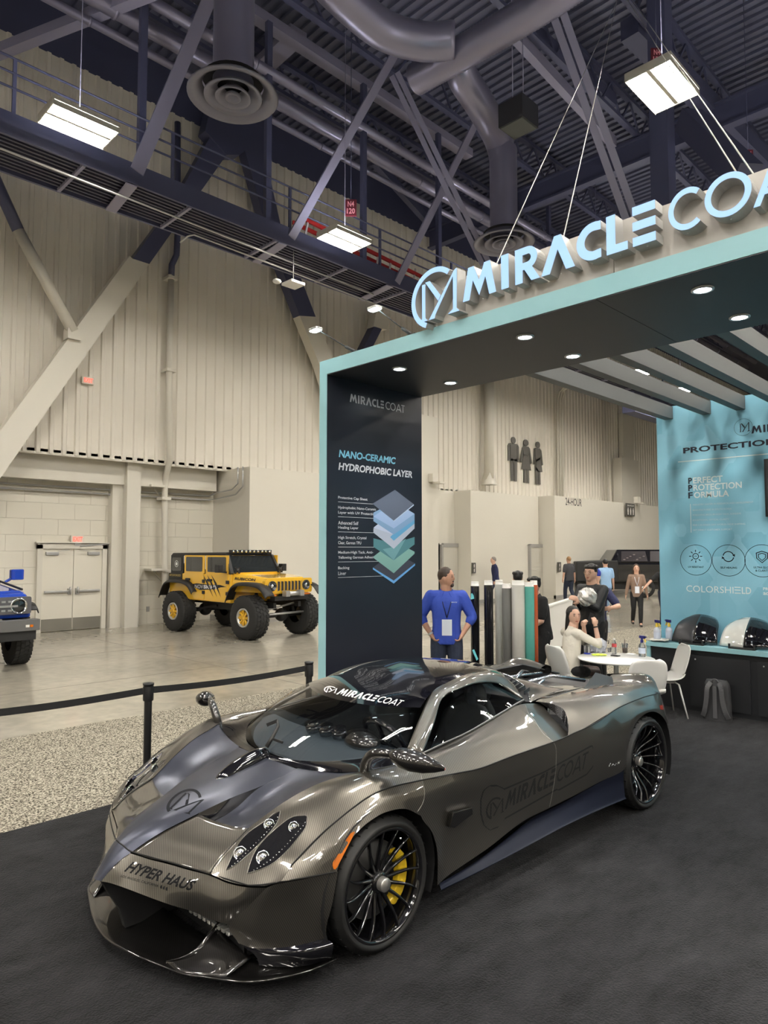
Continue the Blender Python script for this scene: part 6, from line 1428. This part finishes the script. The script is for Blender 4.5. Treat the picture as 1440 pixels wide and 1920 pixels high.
# ---- blue off-roader at the left edge
bp = thing('blue_off_roader', 'blue off-roader with round headlight, cut off by the left edge of the view', 'car', (3.30, 13.35, 0), math.radians(-90))
for x in (0, -2.9):
    for s in (-1, 1): off_wheel(bp, x, s*.95, .44, .30, s, blk_t, 34, False)
m = MB(); loft_x(m, [(-3.6, rect(.86,.72,1.30)), (-1.0, rect(.88,.72,1.33)), (.2, rect(.86,.80,1.32,.80)), (.55, rect(.84,.86,1.26,.76))]); m.build('body', blue_p, bp, bevel=.04)
m = MB(); loft_x(m, [(-1.0, rect(.78,1.30,1.42,.70)), (.48, rect(.76,1.22,1.32,.66))]); m.build('bonnet', blue_p, bp, bevel=.03)
MB().rbox(.54,.62,-.82,.82,.93,1.22,.03,axis='x').build('grille', mat('grille_grey', (.10,.10,.11), .4), bp)
m = MB(); m.box(.61,.64,-.60,.60,1.05,1.085); [m.box(.615,.63,-.55+.1*k,-.49+.1*k,zz,zz+.03) for k in range(11) for zz in (.98,1.13)]; m.build('grille_bar', galv, bp)
for s in (-1, 1):
    h = MB().lathe([(.135,0),(.135,.03),(.12,.035),(.115,.01),(0,.012)], (.61,s*.62,1.07), (1,0,0), 28).build('headlight', chrome, bp)
    MB().lathe([(.09,.02),(.0,.03)], (.61,s*.62,1.07), (1,0,0), 20).build('headlight_lens', dglass, h)
    P_ = crom([V(.50,0,.98),V(.42,0,1.06),V(.2,0,1.10),V(-.3,0,1.10),V(-.5,0,.98),V(-.58,0,.75)], 4); MB().grid([[V(p.x,s*.82,p.z),V(p.x,s*.96,p.z),V(p.x,s*.99,p.z-.06)] for p in P_]).build('flared_wing', blk_t, bp, solid=.02)
    mr = MB(); mr.rbox(-.86,-.66,s*.99-.11,s*.99+.11,1.46,1.66,.05); mr.bar((-.8,s*.8,1.42),(-.78,s*.93,1.5),.06,.05); mr.build('mirror', blue_p, bp, bevel=.02)
MB().rbox(.60,.86,-.90,.90,.66,.84,.04).build('bumper', mat('bumper_grey', (.12,.12,.12), .5), bp)
m = MB(); m.box(.55,.8,-.85,.85,.5,.66); m.box(-3.4,.5,-.45,.45,.45,.72); m.build('chassis', blk_t, bp)
m = MB(); m.rbox(.86,.875,.66,.72,.72,.76,.01); m.build('fog_lamp', whitep, bp); MB().rbox(.86,.875,.73,.78,.72,.76,.01).build('amber_lamp', MATS['amber_lens'], bp)
m = MB(); loft_x(m, [(-3.5, rect(.80,1.30,1.84,.72)), (-1.35, rect(.80,1.32,1.86,.70)), (-1.0, rect(.80,1.32,1.40,.76))]); m.build('cab', dglass, bp)
for s in (-1, 1): MB().bar((.5,s*.70,1.34),(-.9,s*.74,1.44),.03,.03).build('trail_sight', blk_t, bp)

# ---- far black pickup
q = onz(1082, 1121); tk = thing('pickup_truck', 'glossy black pickup truck parked beyond the walking people', 'car', (q.x, q.y, 0), math.radians(-45))
m = MB(); loft_x(m, [(0, [(-.0,.7),(2.0,.7),(2.0,1.56),(0,1.56)]), (1.8, [(0,.7),(2.,.7),(2.,1.6),(0,1.6)])]); m.build('cargo_bed', blk_t, tk, bevel=.04)
m = MB(); loft_x(m, [(1.55, [(.05,.65),(2.0,.65),(2.0,1.50),(.05,1.50)]), (4.6, [(0,.65),(2.,.65),(2.,1.50),(0,1.50)]), (6.0, [(.05,.65),(1.95,.65),(1.9,1.40),(.1,1.40)])]); m.build('body', paintk, tk, bevel=.08)
m = MB(); loft_x(m, [(1.55, [(.1,1.50),(1.9,1.50),(1.8,1.60),(.2,1.60)]), (1.85, [(.1,1.50),(1.9,1.50),(1.7,2.07),(.3,2.07)]), (4.0, [(.1,1.50),(1.9,1.50),(1.7,2.07),(.3,2.07)]), (4.6, [(.1,1.50),(1.9,1.50),(1.8,1.6),(.2,1.6)])]); m.build('cab', paintk, tk, bevel=.04)
m = MB()
for xa, xb in ((1.95,3.1),(3.2,4.0)): m.add([(xa,.085,1.56),(xb,.085,1.56),(xb-.03,.27,2.0),(xa+.08,.27,2.0)], [(0,1,2,3)])
m.build('side_window', mat('tinted_glass', (.035,.03,.035), .25), tk)
m = MB()
for k in range(7): m.box(2.05+.14*k, 2.13+.14*k, .07+.02*(k % 3), .10+.02*(k % 3), 1.62+.07*(k % 4), 1.66+.07*(k % 4))
m.build('window_stickers', mat('sticker_grey', (.2,.17,.17), .6), tk)
for x in (1.1, 2.95, 5.2): 
    m = MB(); m.lathe([(0,0),(.25,.0),(.40,.01),(.42,-.06),(.42,-.28),(0,-.28)], (x,-.02,.42), (0,-1,0), 28); wr_ = m.build('wheel', off_t, tk); MB().lathe([(.22,.0),(.24,.02),(.1,.0),(0,.01)], (x,-.035,.42), (0,-1,0), 20).build('rim', chrome, wr_)
MB().box(.1,5.9,.3,1.7,.35,.7).build('chassis', blk_t, tk)
MB().rbox(1.58,1.75,.02,.06,1.0,1.42,.03,axis='y').build('tail_lamp', chrome, tk)
# ================================================================== PEOPLE
skin_a = mat('skin_warm', (.50,.27,.18), .5); skin_b = mat('skin_light', (.62,.38,.28), .5); skin_c = mat('skin_fair', (.60,.36,.26), .5)
def ell(mb, c, rx, ry, rz, yaw=0, n=16, tilt=0):
    M_ = Matrix.Rotation(yaw, 3, 'Z') @ Matrix.Rotation(tilt, 3, 'Y'); mb.ball((0,0,0), 1, n, (rx,ry,rz)); k = (n//2+1)*n
    for i in range(len(mb.v)-k, len(mb.v)): mb.v[i] = tuple(M_ @ Vector(mb.v[i]) + Vector(c))
def limb(mb, a, b, ra, rb, n=12):
    a, b = Vector(a), Vector(b); k = [a.lerp(b, t) for t in (0,.33,.66,1)]; mb.tube(k, [ra, ra*.72+rb*.36, ra*.36+rb*.72, rb], n); mb.ball(a, ra, n); mb.ball(b, rb, n)
def ik(a, c, l1, l2, hint):
    a, c = Vector(a), Vector(c); d = c-a; L = min(d.length, (l1+l2)*.999); u = d.normalized(); x = (l1*l1-l2*l2+L*L)/(2*L); h = math.sqrt(max(0, l1*l1-x*x))
    hv = Vector(hint); hv = hv-u*hv.dot(u); hv = hv.normalized() if hv.length > 1e-5 else u.orthogonal(); return a+u*x+hv*h, a+u*L
def trunk(mb, S_, rings, s, n=20):
    """closed elliptical loft; rings: (height, depth, half width)"""
    P_ = crom([V(*r) for r in rings], 4); vs = []
    for q in P_:
        for k in range(n):
            a = 2*PI*k/n; c_, q_ = math.cos(a), math.sin(a); vs.append(S_(math.copysign(abs(c_)**.85, c_)*q.y, math.copysign(abs(q_)**.85, q_)*q.z, q.x))
    L = len(P_); mb.add(vs, [(i*n+k,i*n+(k+1)%n,(i+1)*n+(k+1)%n,(i+1)*n+k) for i in range(L-1) for k in range(n)] + [tuple(range(n))[::-1], tuple(range((L-1)*n, L*n))], True)
def remeshed(mb, name, m, parent, vox):
    o = mb.build(name, m, parent); md = o.modifiers.new('remesh', 'REMESH'); md.mode = 'VOXEL'; md.voxel_size = vox; md.use_smooth_shade = True
    sm = o.modifiers.new('smooth', 'SMOOTH'); sm.factor = .5; sm.iterations = 3
    return o
def hand(mb, wrist, dirv, palm, s, curl=.5, side=1):
    """palm + five bent fingers"""
    w_, d, pn = Vector(wrist), Vector(dirv).normalized(), Vector(palm).normalized(); sd = d.cross(pn).normalized()*side
    limb(mb, w_, w_+d*.03*s, .024*s, .026*s, 8)
    for k in range(4):
        b = w_+d*.045*s+sd*(k-1.5)*.019*s; limb(mb, b-d*.02*s, b+d*.03*s, .013*s, .011*s, 8)
        l_ = (.036,.042,.039,.031)[k]*s; k1 = b+d*.035*s; d2 = (d*math.cos(curl)+pn*math.sin(curl)); d3 = (d*math.cos(curl*2)+pn*math.sin(curl*2))
        limb(mb, k1, k1+d2*l_, .0095*s, .0085*s, 8); limb(mb, k1+d2*l_, k1+d2*l_+d3*l_*.8, .0085*s, .0075*s, 8)
    tb = w_+d*.015*s+sd*(-.03)*s; td = (d*.6-sd*.7+pn*.4).normalized(); limb(mb, tb, tb+td*.035*s, .012*s, .011*s, 8); limb(mb, tb+td*.035*s, tb+td*.035*s+(td+d).normalized()*.028*s, .0105*s, .009*s, 8)
def person(label, loc, yaw, H, skin, top, bottom, shoe, haircol, hands, feet, head_yaw=0., head_tilt=0., sleeve='short', hairstyle='short', vox=.012, build_=1., lean=0., hip=None, skirt=False, shirt_len=.0, beard=False, lh=1, face=True, knee_hint=(1,0,0), elbow=((-.6,.5,-.4),(-.6,-.5,-.4)), curls=(.5,.5), collar=None, feetdir=(0,0)):
    s = H/1.75; t = thing('person', label, 'person', loc, yaw)
    HP = Vector(hip)*s if hip else Vector((0,0,.92*s)); cl, sl = math.cos(lean), math.sin(lean)
    def S(x, y, z): return HP + Vector((x*cl+z*sl, y, -x*sl+z*cl))*s      # spine frame, from the hips
    bw = build_; SH = [S(0,.175*bw,.475), S(0,-.175*bw,.475)]; HJ = [HP+V(0,.09,0)*s, HP+V(0,-.09,0)*s]; NK = S(.0,0,.56)
    HC = S(.02,0,.695); hy = head_yaw
    hd = Matrix.Rotation(hy, 3, 'Z'); hx = hd @ V(1,0,0); hyv = hd @ V(0,1,0)
    arms = []; legs = []
    for i in (0, 1):
        el, hn = ik(SH[i], Vector(hands[i])*s, .285*s, .255*s, elbow[i]); arms.append((SH[i], el, hn))
        kn, an = ik(HJ[i], Vector(feet[i])*s, .44*s, .42*s, knee_hint); legs.append((HJ[i], kn, an))
    # body
    b = MB()
    trunk(b, S, [(-.10,.07*bw,.12*bw),(0,.10*bw,.155*bw),(.12,.095*bw,.135*bw),(.28,.105*bw,.15*bw),(.42,.10*bw,.17*bw),(.50,.07*bw,.14*bw),(.53,.05*bw,.07*bw)], s)
    limb(b, NK-V(0,0,.04)*s, HC-V(0,0,.06)*s, .068*s, .060*s)
    ell(b, HC, .100*s, .080*s, .124*s, hy); ell(b, HC+hx*.028*s-V(0,0,.060)*s, .062*s, .056*s, .062*s, hy)
    ell(b, HC+hx*.095*s-V(0,0,.012)*s, .018*s, .013*s, .026*s, hy)      # nose
    for q in (-1, 1): ell(b, HC+hyv*q*.077*s-V(0,0,.01)*s-hx*.005*s, .020*s, .010*s, .030*s, hy)
    for i, (a, e, h) in enumerate(arms):
        limb(b, a, e, .052*s*bw, .040*s*bw); limb(b, e, h, .041*s*bw, .026*s); d = (h-e).normalized(); pn = V(0,-1 if i == 0 else 1,0); pn = (pn-d*pn.dot(d)).normalized()
        if curls[i] is not None: hand(b, h, d, pn, s, curls[i], -1 if i == 0 else 1)
    for a, k, n_ in legs: limb(b, a, k, .080*s*bw, .056*s*bw); limb(b, k, n_, .056*s*bw, .038*s)
    for i, (a, k, n_) in enumerate(legs): fd = Matrix.Rotation(feetdir[i],3,'Z') @ V(1,0,0); limb(b, n_, n_+fd*.12*s-V(0,0,.045)*s, .036*s, .028*s)
    remeshed(b, 'body', skin, t, vox)
    # top
    g = MB(); inf = .016
    trunk(g, S, [(-.10-shirt_len,.125*bw,.172*bw),(0,.125*bw,.170*bw),(.12,.120*bw,.158*bw),(.28,.128*bw,.166*bw),(.40,.120*bw,.175*bw),(.475,.095*bw,.140*bw),(.530,.066*bw,.078*bw)], s)
    limb(g, SH[0], SH[1], .066*s, .066*s); limb(g, S(0,0,.46), S(.0,0,.53), .098*s, .074*s)
    for a, e, h in arms:
        if sleeve == 'short': limb(g, a, a.lerp(e,.78), .062*s*bw, .060*s*bw)
        elif sleeve == 'elbow': limb(g, a, e, .068*s*bw, .056*s*bw); limb(g, e, e.lerp(h,.25), .056*s*bw, .052*s*bw)
        else: limb(g, a, e, .068*s*bw, .055*s*bw); limb(g, e, e.lerp(h,.95), .055*s*bw, .040*s*bw)
    remeshed(g, 'shirt' if sleeve != 'long' else 'jacket', top, t, vox)
    # bottom
    g = MB(); ell(g, S(0,0,-.02), .115*s*bw, .163*s*bw, .10*s, 0, 16); ell(g, HP-V(0,0,.05)*s, .112*s*bw, .158*s*bw, .09*s, 0, 16)
    for a, k, n_ in legs:
        if skirt: limb(g, a, a.lerp(k,.45), .10*s*bw, .092*s*bw)
        else: limb(g, a, k, .096*s*bw, .070*s*bw); limb(g, k, k.lerp(n_,.96), .070*s*bw, .054*s*bw)
    remeshed(g, 'skirt' if skirt else 'trousers', bottom, t, vox)
    for i, (a, k, n_) in enumerate(legs):
        fd = Matrix.Rotation(feetdir[i],3,'Z') @ V(1,0,0); g = MB(); limb(g, n_-V(0,0,.035)*s-fd*.03*s, n_+fd*.14*s-V(0,0,.058)*s, .046*s, .034*s); remeshed(g, 'shoe', shoe, t, vox)
    # hair
    g = MB()
    if hairstyle != 'bald':
        if hairstyle == 'buzz': ell(g, HC-hx*.014*s+V(0,0,.028)*s, .099*s, .084*s, .108*s, hy)
        else: ell(g, HC-hx*.018*s+V(0,0,.030)*s, .100*s, .084*s, .108*s, hy)
        if hairstyle in ('tousled', 'bowl'):
            for k in range(9):
                a = 2*PI*k/9; ell(g, HC-hx*.01*s+(hx*math.cos(a)*.07+hyv*math.sin(a)*.065)*s+V(0,0,.085)*s, .035*s, .035*s, .035*s, hy, 8)
            ell(g, HC+hx*.055*s+V(0,0,.080)*s, .045*s, .066*s, .028*s, hy)
        if hairstyle == 'long':
            for q in (-1, 1): limb(g, HC+hyv*q*.070*s-hx*.01*s+V(0,0,.04)*s, HC+hyv*q*.085*s-hx*.02*s-V(0,0,.20)*s, .030*s, .032*s)
            limb(g, HC-hx*.075*s, HC-hx*.085*s-V(0,0,.26)*s, .062*s, .050*s); ell(g, HC-hx*.03*s+V(0,0,.04)*s, .098*s, .090*s, .10*s, hy)
        remeshed(g, 'hair', haircol, t, vox*.8)
    if face:
        g = MB()
        for q in (-1, 1): ell(g, HC+hx*.084*s+hyv*q*.030*s+V(0,0,.012)*s, .008*s, .013*s, .007*s, hy, 8)
        g.build('eyes', mat('eye_dark', (.02,.014,.01), .3), t)
        g = MB()
        for q in (-1, 1): ell(g, HC+hx*.086*s+hyv*q*.031*s+V(0,0,.034)*s, .007*s, .018*s, .0045*s, hy, 8)
        g.build('eyebrows', haircol, t)
        g = MB(); ell(g, HC+hx*.0865*s-V(0,0,.060)*s, .008*s, .022*s, .008*s, hy, 8); g.build('mouth', mat('lips', (.35,.11,.09), .4), t)
        if beard: g = MB(); ell(g, HC+hx*.072*s-V(0,0,.088)*s, .026*s, .034*s, .030*s, hy, 10); ell(g, HC+hx*.088*s-V(0,0,.044)*s, .010*s, .030*s, .007*s, hy, 8); g.build('beard', haircol, t)
    return dict(t=t, s=s, S=S, HC=HC, hx=hx, hy=hyv, arms=arms, legs=legs, HP=HP)
denim_dk = mat('dark_denim', (.018,.024,.045), .85, bump=(11,.55,.03)); denim_lt = mat('light_denim', (.20,.29,.42), .85, bump=(11,.55,.03)); blackc = mat('black_cloth', (.010,.010,.011), .85, bump=(11,.55,.03)); greyc = mat('charcoal_cloth', (.055,.055,.062), .85, bump=(11,.55,.03))
royal = mat('royal_blue_shirt', (.035,.075,.42), .75, bump=(11,.55,.03)); navyc = mat('navy_suit', (.018,.022,.075), .8, bump=(11,.55,.03)); skyc = mat('sky_blue_cloth', (.30,.48,.72), .8, bump=(11,.55,.03)); creamc = mat('cream_shirt', (.62,.58,.50), .7, bump=(11,.55,.03)); brownc = mat('taupe_jacket', (.26,.175,.13), .8, bump=(11,.55,.03))
hair_bk = mat('hair_black', (.008,.007,.007), .45); hair_br = mat('hair_dark_brown', (.035,.02,.013), .5); hair_bl = mat('hair_blond', (.33,.19,.09), .55); hair_gr = mat('hair_grey', (.22,.20,.18), .6); shoe_bk = mat('shoe_black', (.012,.012,.012), .5); shoe_wh = mat('shoe_white', (.65,.66,.55), .5)
paper_w = mat('badge_paper', (.72,.75,.82), .5)
def badge(P, m_, label_h=.42):
    t, s, S_ = P['t'], P['s'], P['S']; g = MB(); a, b, c = S_(.088,.060,.46), S_(.142,.0,.22), S_(.088,-.060,.46)
    g.tube([a, S_(.138,.045,.38), b], .006*s, 6); g.tube([c, S_(.138,-.045,.38), b], .006*s, 6); g.build('lanyard', m_, t)
    g = MB(); q = S_(.138,0,.11); g.box(q.x-.004, q.x+.004, q.y-.06*s, q.y+.06*s, q.z-.10*s, q.z+.09*s); g.build('name_badge', paper_w, t)
FA = math.radians
# man in blue shirt, hands in pockets
q = onz(838, 1336, .0); 
P = person('man in royal blue shirt with badge, hands in pockets, looking over his shoulder', (q.x, q.y, .008), FA(222), 1.80, skin_a, royal, denim_dk, shoe_bk, hair_br,
   ((.08,.185,.93),(.08,-.185,.93)), ((.02,.13,.08),(.0,-.13,.08)), head_yaw=FA(68), sleeve='elbow', hairstyle='buzz', vox=.009, build_=1.08, beard=True, curls=(.9,.9), elbow=((-.25,1,-.1),(-.25,-1,-.1)))
badge(P, navyc)
g = MB(); s = P['s']; g.lathe([(.124*s,.0),(.124*s,.035*s)], P['S'](0,0,-.045), (0,0,1), 28); bl = g.build('belt', shoe_bk, P['t']); bl.scale = (1,1.36,1)
g = MB(); N_ = P['S'](0,0,.525)
for q in (-1, 1): g.add([N_+V(*v)*s for v in ((-.06,q*.06,.035),(.02,q*.078,.03),(.075,q*.030,.0),(.105,q*.055,-.055),(.055,q*.095,-.03),(-.05,q*.085,-.005))], [(0,1,2,3,4,5)])
g.build('shirt_collar', royal, P['t'], solid=.006)
g = MB(); a, e, h = P['arms'][1]; g.lathe([(.036,-.012),(.036,.012)], h.lerp(e,.06), (e-h), 16); g.build('wristwatch', galv, P['t'])
mb = MB(); q_ = P['S'](.137,.055,.40); put_text(mb, 'MIRACLE', q_, (0,.999,0), (0,0,1), .07, .012, .02); mb.build('shirt_lettering', paper_w, P['t'])
# man in navy walking left
q = onz(930,1133); person('grey-haired man in a navy suit walking left past the restrooms', (q.x,q.y,0), FA(140), 1.80, skin_b, navyc, navyc, shoe_bk, hair_gr, ((.10,.20,.85),(-.10,-.20,.85)), ((-.32,.09,.16),(.28,-.09,.08)), sleeve='long', head_tilt=.4, lean=.10, vox=.016)
# hair behind the rolls
d_ = ray(971,1080); q = EYE+d_*(11.2/d_.dot(_F)); person('person with tousled black hair, hidden up to the hair behind the film rolls', (q.x,q.y,.008), FA(40), 1.68, skin_b, blackc, blackc, shoe_bk, hair_bk, ((.05,.25,.8),(.05,-.25,.8)), ((0,.1,.08),(0,-.1,.08)), hairstyle='tousled', vox=.014)
# man in black T-shirt right of the rolls
d_ = ray(1014,1110); q = EYE+d_*(9.5/d_.dot(_F)); person('dark-haired man in a black T-shirt bending at the right of the film rolls', (q.x,q.y,.008), FA(150), 1.66, skin_b, blackc, blackc, shoe_bk, hair_bk, ((.30,.10,.98),(.28,-.12,.95)), ((0,.1,.08),(0,-.1,.08)), hairstyle='tousled', vox=.012, lean=.14, build_=1.12)
# man with glasses
d_ = ray(1110,1110); q = EYE+d_*(9.75/d_.dot(_F)); P = person('tall man with round glasses in a black jacket standing behind the seated woman', (q.x,q.y,.008), FA(172), 1.82, skin_b, mat('black_nylon', (.014,.015,.018), .45, bump=(11,.55,.03)), blackc, shoe_bk, hair_bk, ((.34,.05,1.26),(.32,-.02,1.22)), ((0,.1,.08),(0,-.1,.08)), hairstyle='bowl', sleeve='long', vox=.009, build_=1.05, head_yaw=FA(8))
g = MB(); s = P['s']
for k in (-1, 1):
    c_ = P['HC']+P['hx']*.098*s+P['hy']*k*.032*s+V(0,0,.010); g.tube([c_+P['hy']*math.cos(a_)*.022*s+V(0,0,math.sin(a_)*.022*s) for a_ in [2*PI*j/16 for j in range(16)]], .002, 6, closed=True); g.tube([c_+P['hy']*k*.022*s, c_+P['hy']*k*.045*s-P['hx']*.10*s], .0018, 6)
g.build('glasses', mat('glasses_gold', (.25,.18,.10), .3, metal=.7), P['t'])
# crinkled foil bundle in his hands
foil = MB(); d_ = ray(1101,1119); c_ = EYE+d_*(9.35/d_.dot(_F)); random.seed(3); n = 20; vs = []
for i in range(11):
    for k in range(n):
        t_ = PI*i/10; a_ = 2*PI*k/n; r_ = .125*(1+random.uniform(-.13,.13)); vs.append(c_+V(r_*math.sin(t_)*math.cos(a_), r_*math.sin(t_)*math.sin(a_), r_*math.cos(t_)*.95))
foil.add(vs, [(i*n+k,(i+1)*n+k,(i+1)*n+(k+1)%n,i*n+(k+1)%n) for i in range(10) for k in range(n)], False)
tag(foil.build('foil_bundle', mat('crumpled_foil', (.70,.69,.66), .28, metal=.55)), 'crumpled silvery film bundle held by the man with glasses', 'bundle')
# person with blue cap behind him
d_ = ray(1116,1100); q = EYE+d_*(10.35/d_.dot(_F)); P = person('person in a blue cap almost hidden behind the man with glasses', (q.x,q.y,.008), FA(190), 1.74, skin_c, navyc, blackc, shoe_bk, hair_br, ((.32,.32,1.18),(.25,-.1,1.15)), ((0,.1,.08),(0,-.1,.08)), vox=.012)
g = MB(); ell(g, P['HC']+V(0,0,.05)-P['hx']*.01, .108,.092,.088); ell(g, P['HC']+V(0,0,.035)+P['hx']*.12, .075,.07,.012); remeshed(g, 'cap', mat('cap_blue', (.02,.04,.35), .7), P['t'], .01)
# charcoal T-shirt, back view
q = onz(1068,1129); person('blond man in a charcoal T-shirt walking away toward the restroom wall', (q.x,q.y,0), FA(70), 1.80, skin_c, greyc, denim_dk, shoe_bk, hair_bl, ((.05,.27,.82),(.0,-.27,.82)), ((.15,.09,.08),(-.2,-.09,.12)), vox=.016, build_=1.1)
# sky blue T-shirt, jeans
q = onz(1137,1152); person('man in a sky-blue T-shirt and light jeans walking away', (q.x,q.y,0), FA(48), 1.76, skin_c, skyc, denim_lt, shoe_wh, hair_bk, ((.05,.27,.82),(.05,-.27,.82)), ((-.12,.09,.12),(.15,-.09,.08)), vox=.014, build_=1.05, hairstyle='buzz')
# woman walking towards the camera
q = onz(1195,1174); P = person('long-haired woman in a taupe jacket and black leggings walking this way', (q.x,q.y,0), FA(212), 1.66, skin_c, brownc, blackc, shoe_bk, hair_br, ((.05,.29,.80),(-.02,-.30,.80)), ((.20,.07,.09),(-.18,-.10,.13)), sleeve='long', hairstyle='long', vox=.012, build_=.93)
badge(P, paper_w)
# person at the blue wall's edge
d_ = ray(1246,1100); q = EYE+d_*(18.2/d_.dot(_F)); P = person('person in a black T-shirt reaching out an arm, half hidden by the blue wall', (q.x,q.y,0), FA(228), 1.74, skin_c, blackc, denim_dk, shoe_wh, hair_br, ((.05,.26,.85),(.10,-.62,1.02)), ((.0,.1,.08),(0,-.1,.08)), vox=.014); badge(P, paper_w)
# seated woman
sw_ = (7.66, 4.41); P = person('dark-haired woman in a cream blouse seated at the round table, holding a phone up', (sw_[0], sw_[1], .008), FA(-22), 1.66, skin_b, creamc, blackc, shoe_bk, hair_bk, ((.12,-.12,1.13),(.24,-.20,1.15)), ((.50,-.06,.13),(.42,.10,.10)), hip=(0,0,.56), head_yaw=FA(-104), sleeve='elbow', hairstyle='long', vox=.008, skirt=True, build_=.78, lean=.06, knee_hint=(.9,0,.6), elbow=((.3,.5,-1),(.5,-.4,-1)), curls=(1.0,.9))
s = P['s']; a, e, h = P['arms'][1]
h0 = P['arms'][0][2]; c_ = (h0+h)/2+V(.02,0,.085); g = MB(); g.rbox(-.034,.034,-.005,.005,-.07,.07,.01,axis='y',M=Matrix.Translation(c_) @ Matrix.Rotation(.35,4,'Y')); g.build('phone', blackc, P['t'])
g = MB(); g.lathe([(.030,-.008),(.030,.008)], h.lerp(e,.10), (e-h), 16); g.build('wristwatch', shoe_bk, P['t'])
g = MB(); [limb(g, a_, k_, .076*s*.86, .052*s*.86) or limb(g, k_, n_, .053*s*.86, .036*s*.86) for a_, k_, n_ in P['legs']]; remeshed(g, 'tights', mat('sheer_tights', (.10,.055,.045), .5), P['t'], .01).scale = (1.0,1.0,1.0)
